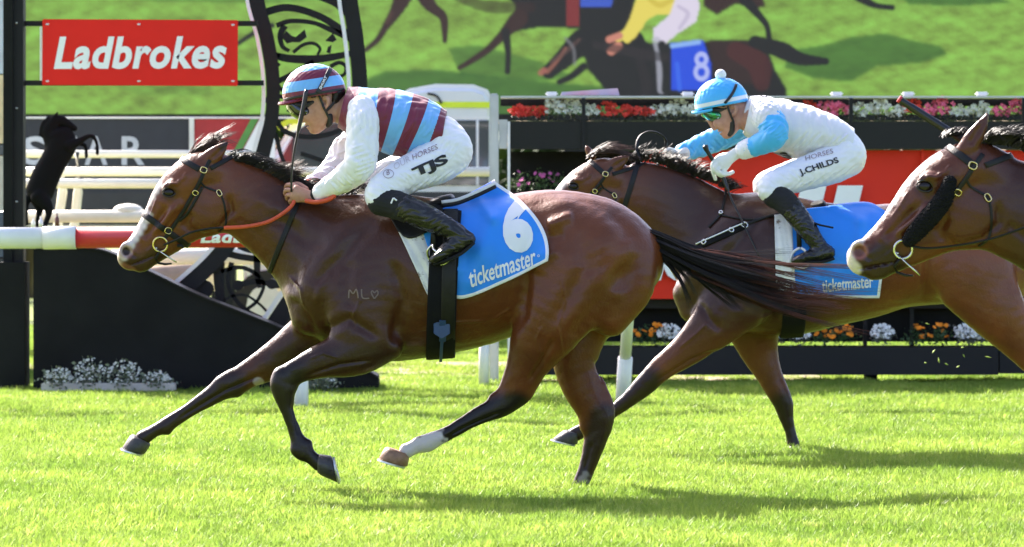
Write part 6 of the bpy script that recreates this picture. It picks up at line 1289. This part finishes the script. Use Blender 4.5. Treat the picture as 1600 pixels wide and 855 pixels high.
H2['label'] = 'brown bay racehorse galloping second, half hidden behind the rump of the leader'
K2 = build_horse(H2); P2 = K2['P']; HR2 = K2['root']
bridle(K2, 'black leather bridle with brass stud on the second horse')
hair_bundle('mane', K2, HR2, HAIR, [(985, 250, 0), (1020, 252, 0), (1060, 266, 0), (1100, 280, 0), (1145, 298, 0)], [(1003, 232, 0), (1038, 238, 0), (1085, 252, 0), (1125, 268, 0), (1165, 292, 0)], 1100, .0024, dyr=(-.05, .03), sag=4, jit=.012, seed=13, lenr=(.5, 1.1))
hair_bundle('mane', K2, HR2, HAIR_B, [(1000, 248, 0), (1060, 262, 0)], [(1018, 228, 0), (1075, 240, 0)], 160, .002, dyr=(-.05, .03), sag=4, jit=.015, seed=14, lenr=(.5, 1.1))
hair_bundle('forelock', K2, HR2, HAIR_B, [(918, 246, 0), (935, 238, 0), (955, 236, 0)], [(965, 226, 0), (990, 234, 0), (1008, 246, 0)], 300, .0016, dyr=(-.05, .03), sag=5, jit=.02, seed=15, lenr=(.4, 1.05))
tail(K2, HR2, [([(1560, 395), (1610, 400), (1680, 420), (1760, 440)], 9, 30, 1, 0, .5)], 500, [HAIR, HAIR_R])
# neck cover strap behind the ears and breast girth
mb = MB(); P_, N_ = ring(K2['bv'], P2(985, 292), P2(999, 247) - P2(985, 292), np.radians(np.linspace(-170, 170, 70)), .003, .42); mb.add(*ribbon(P_, N_, .026, .005)); o = mb.build('neck_strap', LEATHER, None, True)
tag(o, 'black strap round the upper neck of the second horse behind its ears', 'strap')
bg = empty('breast_girth', P2(1120, 380), 'black breast girth with white piping and steel fittings on the second horse', 'breast girth')
mb = MB(); wrap(K2, [(1090, 386), (1120, 372), (1163, 352)], .042, .008, mb, mirror=False, lift=.003); mb.build('breast_band', BLACK_WEB, bg, True)
mb = MB(); wrap(K2, [(1090, 383), (1120, 369), (1163, 349)], .006, .012, mb, mirror=False, lift=.003); mb.build('piping', PRINT_W, bg, True)
mb = MB(); wrap(K2, [(1163, 352), (1190, 342), (1224, 334)], .014, .006, mb, mirror=False, lift=.004); mb.build('strap', LEATHER, bg, True)
mb = MB(); wrap(K2, [(1134, 300), (1130, 322), (1126, 336), (1108, 356)], .012, .005, mb, mirror=False, lift=.004); mb.build('strap', LEATHER, bg, True)
mb = MB(); wrap(K2, [(1128, 337), (1160, 343), (1186, 343)], .009, .005, mb, mirror=False, lift=.004); mb.build('strap', LEATHER, bg, True)
K2['th'] = False
for x, y, rx in ((1101, 379, .014), (1143, 360, .012), (1163, 352, .016), (1127, 333, .010)): buckle(K2, x, y, rx, rx * .8, 30, bg, m=STEEL, r=.004)
K2['th'] = True
r_ = empty('saddle_cloth', P2(1300, 380), 'blue race cloth with wide white front edge on the second horse', 'saddle cloth', 'blue race cloths on the horses')
o, cb = patch(K2, [(1228, 330), (1270, 326), (1310, 322), (1358, 319), (1392, 335)], [(1236, 466), (1270, 464), (1320, 466), (1374, 466)], 'cloth', CLOTH, r_, lift=.012, edge=4.5, fold=.004, seed=3, folds=[(1300, 322, 1345, 345, 8, .016), (1345, 345, 1345, 400, 9, .014), (1262, 400, 1275, 460, 8, .01)])
print_text(cb, 'ticketmaster', (1285, 457), (80, -8), (-2, -20), PRINT_W, r_, 'lettering', bold=.018, maxe=.3, shear=.12, Yn=3)
r_ = empty('saddle', P2(1240, 330), 'black racing saddle with white pad on the second horse', 'saddle', 'racing saddles on the horses')
patch(K2, [(1210, 337), (1236, 332)], [(1213, 455), (1244, 463)], 'pad', WHITE_CLOTH, r_, nu=14, nv=40, lift=.020, thick=.005, fold=.002, seed=4)
fieldmesh(K2, [[(1190, 304, 0, 8, .085), (1215, 316, 0, 7, .10), (1245, 324, 0, 6.5, .12), (1272, 322, 0, 8, .125), (1284, 318, 0, 6, .12)]], 'seat', LEATHER, r_)
girth(K2, (1240, 322), (1236, 526), .115, BLACK_WEB, r_, lift=.014, t=.012, a0=112, a1=248)
K2['th'] = False; buckle(K2, 1232, 512, .030, .032, 0, r_, m=STEEL, name='girth_buckle'); K2['th'] = True
mb = MB(); q = [P2(1262, 345, -.335), P2(1282, 352, -.345), P2(1302, 356, -.345)]; mb.tube(q, .011, 6, flat=.5); mb.build('strap_end', LEATHER, r_, True)
for sd, a in ((-1, 0), (1, -8)):
    mb = MB(); mb.tube([P2(x + a, y, sd * d) for x, y, d in ((1244, 330, .26), (1248, 360, .32), (1249, 386, .33))], .012, 6, flat=.35, up=(0, 1, 0)); mb.build('stirrup_leather', LEATHER, r_, True)
    mb = MB(); c = [(1250, 388, .335), (1240, 394, .325), (1235, 406, .32), (1236, 416, .32), (1250, 419, .35), (1262, 415, .375), (1262, 402, .37), (1258, 392, .35)]
    mb.tube(spline(np.array([P2(x + a, y, sd * d) for x, y, d in c]), 5, closed=True), .0065, 8); mb.build('stirrup_iron', mat('pale_stirrup_%d' % (sd + 1), (.7, .7, .7), rough=.35), r_, True)
rn = empty('rein', P2(1040, 240), 'black rein looping above the mane of the second horse', 'rein')
mb = MB(); mb.tube(spline([P2(x, y, d) for x, y, d in ((1002, 252, -.05), (995, 232, -.03), (999, 214, 0), (1012, 206, .02), (1028, 208, .03), (1040, 218, .04), (1040, 236, .05), (1045, 246, .05))], 6), .0085, 8, flat=.5); mb.build('loop', LEATHER, rn, True)
for sd in (1,):
    mb = MB(); mb.tube(spline([P2(x, y, sd * d) for x, y, d in ((880, 352, .08), (930, 330, .10), (975, 296, .11), (1020, 262, .10), (1045, 246, .05))], 6), .0065, 6); mb.build('side_rein', LEATHER, rn, True)

# ------------------------------------------------------------ second jockey
J2 = empty('person', P2(1240, 320), 'jockey in white silks with sky blue sleeves and cap on the second horse', 'person', 'jockeys riding in the race')
SKYB = srgb(70, 178, 236); SILKB = mat('sky_blue_silk', SKYB, rough=.38, var=.04, sheen=.2, bump=.1, bscale=14); SILKG = mat('pearl_white_silk', (.72, .72, .73), rough=.42, var=.04, bump=.1, bscale=14, sheen=.2)
GLOVE = mat('white_glove', (.74, .75, .70), rough=.7, bump=.2, bscale=120, var=.05)
F = Field(P2(1035, 335, -.34), P2(1365, 110, .34), .0038)
HT2, hs2 = head_geo(F, K2, 1146, 172, .88, -6)
lb2 = lambda rows, k=.02: lb(rows, k, K2)
lb2([(1152, 182, 0, 17, .054), (1165, 180, 0, 19, .056), (1180, 180, 0, 22, .065)])
lb2([(1180, 186, 0, 26, .11), (1210, 195, 0, 34, .15), (1250, 207, 0, 36, .15), (1310, 225, 0, 27, .14)])
for sd in (-1, 1):
    if sd < 0: lb2([(1194, 186, -.16, 17, .05), (1212, 210, -.23, 15, .04), (1185, 228, -.19, 12.5, .034), (1162, 236, -.15, 9, .026), (1154, 239, -.14, 8, .022)], .015)
    else: lb2([(1168, 195, .16, 17, .05), (1112, 224, .20, 14, .04), (1072, 238, .12, 10, .030), (1057, 243, .09, 8, .022)], .015)
    lb2([(1318, 250, sd * .09, 26, .09), (1285, 265, sd * .14, 22, .075), (1240, 280, sd * .22, 17, .06), (1206, 296, sd * .26, 15, .052)], .015)
V, Q = F.mesh(); bo = mesh_obj('body', V, Q, SKIN, J2, True); hd2 = bvh_of(V, Q)
def glove(K, J, wrist, kn, tp, th, r=.0108):
    F = Field(K['P'](wrist[0] - 75, wrist[1] + 60, wrist[2] - .12), K['P'](wrist[0] + 45, wrist[1] - 40, wrist[2] + .12), .003); hand(F, K, wrist, kn, tp, .020, th, r)
    F.chain([K['P'](*wrist), K['P'](wrist[0] + 10, wrist[1] - 3, wrist[2])], [.026, .029], [.024, .026], k=.01); V, Q = F.mesh(); return mesh_obj('glove', V, Q, GLOVE, J, True)
glove(K2, J2, (1150, 240, -.14), [(1122, 247, -.15), (1124, 253, -.155), (1128, 259, -.155), (1134, 263, -.15)],
      [[(1114, 256, -.16), (1114, 268, -.155), (1118, 280, -.14)], [(1117, 262, -.17), (1122, 272, -.165), (1130, 276, -.15)], [(1122, 266, -.17), (1130, 273, -.165), (1138, 272, -.15)], [(1130, 268, -.16), (1138, 272, -.15), (1145, 269, -.135)]],
      [(1140, 242, -.12), (1126, 244, -.10), (1116, 252, -.09)])
glove(K2, J2, (1060, 242, .09), [(1050, 236, .09), (1048, 242, .085), (1048, 248, .08), (1051, 253, .08)],
      [[(1043, 238, .08), (1043, 243, .055), (1050, 244, .05)], [(1041, 243, .075), (1042, 248, .05), (1049, 249, .045)], [(1042, 249, .07), (1044, 254, .045), (1050, 254, .045)], [(1046, 254, .07), (1048, 258, .05), (1053, 257, .05)]],
      [(1055, 238, .06), (1046, 234, .05), (1040, 236, .045)])
o, V, Q = fieldmesh(K2, [([(1170, 178, 0, 24, .09), (1180, 182, 0, 32, .15), (1205, 192, 0, 39, .185), (1245, 205, 0, 43, .19), (1285, 211, 0, 35, .175), (1312, 219, 0, 27, .165), (1330, 226, 0, 20, .15)], .02)], 'silks', SILKG, J2, h=.0045, wr=(.0035, .17, 23, (1, 1, .6)), creases=fan(1215, 240, 1310, 228, 30, -30, 10, 2.6, .008, 21) + fan(1200, 155, 1300, 185, 10, 30, 7, 2.8, .006, 22), pre=lambda F: (F.plane(P2(1332, 214), (1, 0, -.25)), F.plane(P2(1163, 200), (-1, 0, .2))))
sb = bvh_of(V, Q)
mb = MB()
for pts, w in (([(1188, 150), (1196, 152), (1200, 147)], .007),): on(sb, pts, w, .002, 'silks_tick', PRINT_K, J2, Yn=3)
print_text(sb, 'SS', (1212, 250), (26, -3), (-6, -11), PRINT_K, J2, 'lettering', bold=.06, shear=-.3, maxe=.3, Yn=3)
sl = [[(1197, 182, -.155, 22, .062), (1205, 192, -.19, 22.5, .062), (1211, 205, -.225, 21, .058), (1207, 215, -.23, 20, .054), (1188, 225, -.195, 17, .048), (1172, 232, -.17, 14, .042)],
      [(1168, 192, .16, 22, .062), (1140, 208, .19, 20, .056), (1110, 222, .195, 18.5, .052), (1088, 231, .16, 16.5, .044), (1066, 239, .11, 13, .036)]]
for i, r in enumerate(sl): fieldmesh(K2, [(r, .01)], 'sleeve', SILKB, J2, h=.004, wr=(.0035, .09, 31 + i, (1, 1, .6)), creases=fan(1180, 200, 1225, 225, 20, -14, 7, 1.8, .006, 24) if i == 0 else fan(1075, 232, 1140, 205, 14, 14, 8, 1.8, .005, 25))
fieldmesh(K2, [[(1190, 172, -.13, 16, .06), (1196, 180, -.16, 22.5, .064)], [(1200, 186, -.178, 22.8, .064), (1203, 190, -.186, 22, .062)]], 'shoulder_yoke', SILKG, J2, h=.0042, wr=(.004, .06, 5))
fieldmesh(K2, [[(1172, 231, -.17, 15.5, .045), (1162, 235, -.155, 14, .040)]], 'cuff', BREECH, J2, h=.0035, wr=(.003, .02, 3))
fieldmesh(K2, [[(1160, 176, 0, 18, .066), (1170, 178, 0, 24, .085)]], 'collar', SILKG, J2, h=.0045, wr=(.002, .03, 2), pre=lambda F: F.plane(P2(1157, 190), (-1, 0, .3)))
rows = [[(1318, 228, 0, 26, .16), (1325, 240, 0, 27, .16), (1325, 252, 0, 24, .15)]]
for sd in (-1, 1):
    a = 0 if sd < 0 else -6
    rows.append([(1322, 246, sd * .085, 29, .095), (1300, 257, sd * .12, 30, .095), (1270, 267 + a * .3, sd * .17, 27, .085), (1238, 278 + a * .5, sd * .22, 24, .075), (1206 + a, 291 + a * .5, sd * .26, 21.5, .062), (1203 + a, 298 + a * .5, sd * .275, 19, .058)])
o, V, Q = fieldmesh(K2, rows, 'breeches', BREECH, J2, h=.0045, k=.035, wr=(.0022, .08, 41, (.7, .8, 1.0)), creases=fan(1212, 305, 1335, 272, 24, -18, 14, 1.6, .0045, 26) + fan(1190, 285, 1250, 258, 14, 12, 7, 1.6, .0045, 27)); bb = bvh_of(V, Q)
print_text(bb, 'J.CHILDS', (1251, 277), (60, -20), (-2, -12), PRINT_K, J2, 'lettering', bold=.03, maxe=.3, shear=-.2, Yn=3)
print_text(bb, 'HORSES', (1259, 252), (43, -12), (-1, -7), PRINT_G, J2, 'lettering', maxe=.4, Yn=3)
for sd in (-1, 1):
    a = 0 if sd < 0 else -10
    lower_leg(K2, J2, [(1210 + a, 305, sd * .275, 19.5, .060), (1224 + a, 313, sd * .29, 19, .058), (1236 + a, 325, sd * .31, 17.5, .054), (1240 + a, 330, sd * .315, 16.5, .05)],
              [(1237 + a, 326, sd * .31, 17.5, .053), (1250 + a, 343, sd * .325, 16.5, .052), (1266 + a, 365, sd * .34, 14, .045), (1278 + a, 382, sd * .345, 12, .040), (1286 + a, 392, sd * .35, 12, .038)],
              [(1295 + a, 395, sd * .35, 9.5, .036), (1283 + a, 397, sd * .352, 11, .040), (1266 + a, 400, sd * .354, 9, .042), (1250 + a, 405, sd * .35, 7, .042), (1242 + a, 407, sd * .345, 5, .034)],
              [(1303 + a, 404, sd * .35), (1285 + a, 409, sd * .352), (1262 + a, 410, sd * .354), (1243 + a, 412, sd * .345)], sd, 1)
HB2 = band_mat('sky_blue_helmet_cover', [(0, SKYB), (.60, (.74, .78, .80)), (.70, SKYB)], rough=.35, sheen=.1, bump=.3, bscale=20)
hl, Vh, Qh = helmet(K2, (1127, 160), 42, 38, .108, 10, HB2, J2, None, dict(rim=(1127, 166), f=lambda x, y: (y + .21 * (x - 1126) - 120) / 60))
hb = bvh_of(Vh, Qh); peak(K2, (1080, 176), (1112, 167), .085, mat('sky_blue_peak', SKYB, rough=.35), J2)
on(hb, [(1150, 133), (1146, 143), (1138, 155), (1128, 166)], .014, .004, 'goggle_strap', STRAP, hl, Yn=3, lift=.003, mirror=True)
mb = MB(); mb.sphere(P2(1126, 117), .028, 20, 14); pm = mb.build('pompom', mat('white_pompom', (.8, .8, .8), rough=.95, bump=.6, bscale=120), hl, True)
on(hd2, [(1137, 166), (1140, 176), (1145, 188), (1146, 198)], .010, .005, 'chin_strap', STRAP, J2, lift=.005, Yn=3, mirror=True)
fieldmesh(K2, [[(1144, 192, -.055, 4, .010), (1144, 204, -.045, 4.5, .012), (1140, 210, -.03, 4, .012)]], 'chin_cup', STRAP, J2, h=.003)
GOG2 = mat('green_mirror_lens', (.05, .60, .10), rough=.12, metal=.8, col2=(.16, .08, .30), scale=30)
fieldmesh(K2, [[(1102, 176, 0, 8, .060), (1112, 179, 0, 11, .068), (1121, 181, 0, 11, .071)]], 'goggles', GOG2, J2, h=.003)
fieldmesh(K2, [[(1098, 172, 0, 6, .058), (1110, 171, 0, 8, .066), (1124, 172, 0, 7, .070), (1134, 170, 0, 5, .073)]], 'goggle_frame', STRAP, J2, h=.003)
w1 = MB(); q = spline(np.array([P2(x, y, d) for x, y, d in ((1101, 227, -.16), (1105, 236, -.16), (1116, 254, -.152), (1129, 276, -.15), (1137, 296, -.16), (1145, 316, -.18), (1162, 350, -.24), (1186, 400, -.31))]), 5)
w1.tube(q, np.interp(np.linspace(0, 1, len(q)), [0, .03, .1, .14, .55, .6, 1], [.010, .015, .014, .010, .011, .0055, .004]), 8); o = w1.build('whip', bpy.data.materials['black_whip'], None, True); tag(o, 'black whip held slanting downward in the white glove of the second jockey', 'whip')
# ------------------------------------------------------------ third horse (head and neck in the frame)
T3 = lambda x, y: (1450 + (x - 264) * 1.176, 293 + (y - 293) * 1.176)
def paint3(px, py, dy, hx, hy):
    ux, uy = (px - 1450) / 1.176 + 264, (py - 293) / 1.176 + 293
    d = lambda pts: segdist(ux, uy, pts)
    blk = np.zeros(px.shape)
    for pts in ([(806, 640), (740, 655), (640, 705)], [(945, 655), (905, 770)], [(443, 600), (450, 650), (500, 725)], [(350, 605), (220, 690)]): blk = np.maximum(blk, (1 - smoothstep(18, 50, d(pts))) * .9)
    blk = np.maximum(blk, .8 * (1 - smoothstep(10, 26, segdist(hx, hy, [(226, 394), (214, 410), (240, 404)]))))
    blk = np.maximum(blk, .45 * (1 - smoothstep(8, 20, segdist(hx, hy, [(264, 300.5), (265, 301)]))))
    nz = 2 * np.sin(px * .6) + 1.5 * np.sin(py * .8)
    wht = (1 - smoothstep(7, 13, segdist(hx, hy, [(240, 290), (226, 318), (210, 345), (196, 368), (184, 390)]) + nz * .6)) * .98
    wht = np.maximum(wht, (1 - smoothstep(5, 11, segdist(hx, hy, [(182, 392), (188, 410), (196, 416)]))) * .9)
    pnk = (1 - smoothstep(8, 13, np.hypot(hx - 198, hy - 393))) * .75 * (hx < 213)
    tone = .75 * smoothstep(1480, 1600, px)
    inn = 1 - smoothstep(5, 8.5, np.hypot(hx - 197, (hy - 393) * .92)); pnk = pnk * (1 - inn) + inn * .4; wht = wht * (1 - inn); blk = np.maximum(blk, inn * .85)
    return blk, wht, pnk, tone
BAY3 = coat_mat('rich_bay_coat', (0.115, 0.029, 0.009), (0.026, 0.010, 0.0065))
LEGS3 = LEGS1[:4] + [([(588, 520, -.19, 52, .08), (572, 560, -.20, 38, .07), (578, 610, -.19, 25, .05), (588, 655, -.18, 20, .041), (598, 690, -.18, 14, .03), (606, 728, -.18, 13, .027), (606, 745, -.18, 14, .03), (596, 760, -.18, 13, .03)], .025),
    ([(540, 510, .14, 50, .08), (520, 545, .17, 38, .07), (500, 585, .18, 26, .05), (496, 612, .18, 20, .041), (520, 640, .18, 14, .03), (552, 656, .18, 13, .027), (572, 650, .18, 13, .03)], .025)]
BODY3 = [(BODY1[0][0][2:], .05), BODY1[1]]
H3 = dict(Y=-3.0, head=(1.265, 9.5, 1445, 291), T=T3, lat=1.0, ears=[([(1510, 236, .058, 16, .026), (1520, 218, .064, 15, .023), (1533, 198, .066, 10.5, .016), (1543, 178, .064, 2.2, .005)], [(1518, 222, .092, 6.5, .014), (1528, 204, .086, 6, .012), (1537, 190, .078, 2.5, .006)])], lo=(W(1290, 300, -3)[0], -3.42, -.06), hi=(W(2370, 300, -3)[0], -2.58, 1.62), torso=BODY3, mass=MASS1, legs=LEGS3, cut=CUT1, paint=paint3, mat=BAY3, base=1900,
          rawneck=[(1512, 322, 0, 60, .078), (1560, 320, 0, 74, .084), (1602, 335, 0, 78, .09), (1646, 354, 0, 80, .095)],
          relief=RELIEF1[:14], h=(.0062, .009, .0062), label='bay racehorse with a broad white blaze entering at the right edge of the frame',
          hooves=[(a, b, c, d_, e, f, HOOF_D) for a, b, c, d_, e, f, g in H1['hooves'][:2]] + [((582, 772), (612, 772), (585, 760), (608, 758), -.18, .058, HOOF_D), ((602, 640), (584, 670), (584, 636), (572, 660), .18, .056, HOOF_D)])
K3 = build_horse(H3); HR3 = K3['root']; P3 = K3['P']
br3 = bridle(K3, 'black bridle with black fleece cheekpiece on the white-blazed horse', fluffy=True)
fl = fieldmesh(K3, [[(1484, 285, -.115, 10, .024), (1474, 312, -.118, 14, .028), (1452, 340, -.108, 14.5, .028), (1432, 362, -.095, 13.5, .026), (1420, 376, -.085, 10, .022)]], 'fleece_cheekpiece', mat('black_fleece', (.010, .010, .011), rough=.95, bump=1.0, bscale=110, spec=.1), br3, h=.0035, wr=(.0045, .016, 4))
fieldmesh(K3, [[(1484, 285, .115, 12, .030), (1474, 312, .118, 17, .034), (1452, 340, .108, 17, .032), (1432, 362, .095, 16, .030), (1420, 376, .085, 12, .026)]], 'fleece_cheekpiece', bpy.data.materials['black_fleece'], br3, h=.005, wr=(.006, .018, 4))
hair_bundle('mane', K3, HR3, HAIR, [(1535, 222, 0), (1580, 228, 0), (1640, 250, 0), (1720, 278, 0)], [(1580, 205, 0), (1632, 208, 0), (1700, 232, 0), (1780, 268, 0)], 1000, .0024, dyr=(-.07, .02), sag=9, jit=.016, seed=23, lenr=(.6, 1.1), wave=.004)
hair_bundle('forelock', K3, HR3, HAIR, [(1472, 213, 0), (1490, 210, 0), (1512, 212, 0)], [(1498, 210, 0), (1528, 212, 0), (1556, 222, 0)], 300, .0020, dyr=(-.02, .06), sag=6, jit=.010, seed=24, lenr=(.4, 1.05))
tail(K3, HR3, [([(2310, 375), (2360, 390), (2460, 430)], 9, 30, 1, 0, .5)], 400, [HAIR, HAIR_R])
rn = empty('rein', P3(1500, 380), 'black rein running from bit to the right edge on the white-blazed horse', 'rein')
for sd in (-1, 1):
    mb = MB(); mb.tube(spline([P3(x, y, sd * d) for x, y, d in ((1420, 384, .08), (1450, 388, .095), (1500, 383, .11), (1550, 373, .125), (1610, 352, .15), (1680, 325, .15), (1740, 310, .10))], 6), .0085, 8, flat=.5); mb.build('leather_strap', LEATHER, rn, True)
w1 = MB(); q = spline(np.array([P3(x, y, d) for x, y, d in ((1405, 155, .16), (1440, 178, .16), (1478, 202, .15), (1530, 236, .14))]), 5); w1.tube(q, [.013] * 3 + [.0155] * (len(q) - 3), 10)
o = w1.build('whip', bpy.data.materials['black_whip'], None, True); tag(o, 'thick black padded whip raised beside the forelock of the white-blazed horse', 'whip')
m_ = MB(); m_.tube([P3(1404, 154, .16), P3(1407.5, 156.5, .16)], .0142, 10); m_.build('whip_cap', mat('red_cap', (.5, .03, .05), rough=.5), o, True)
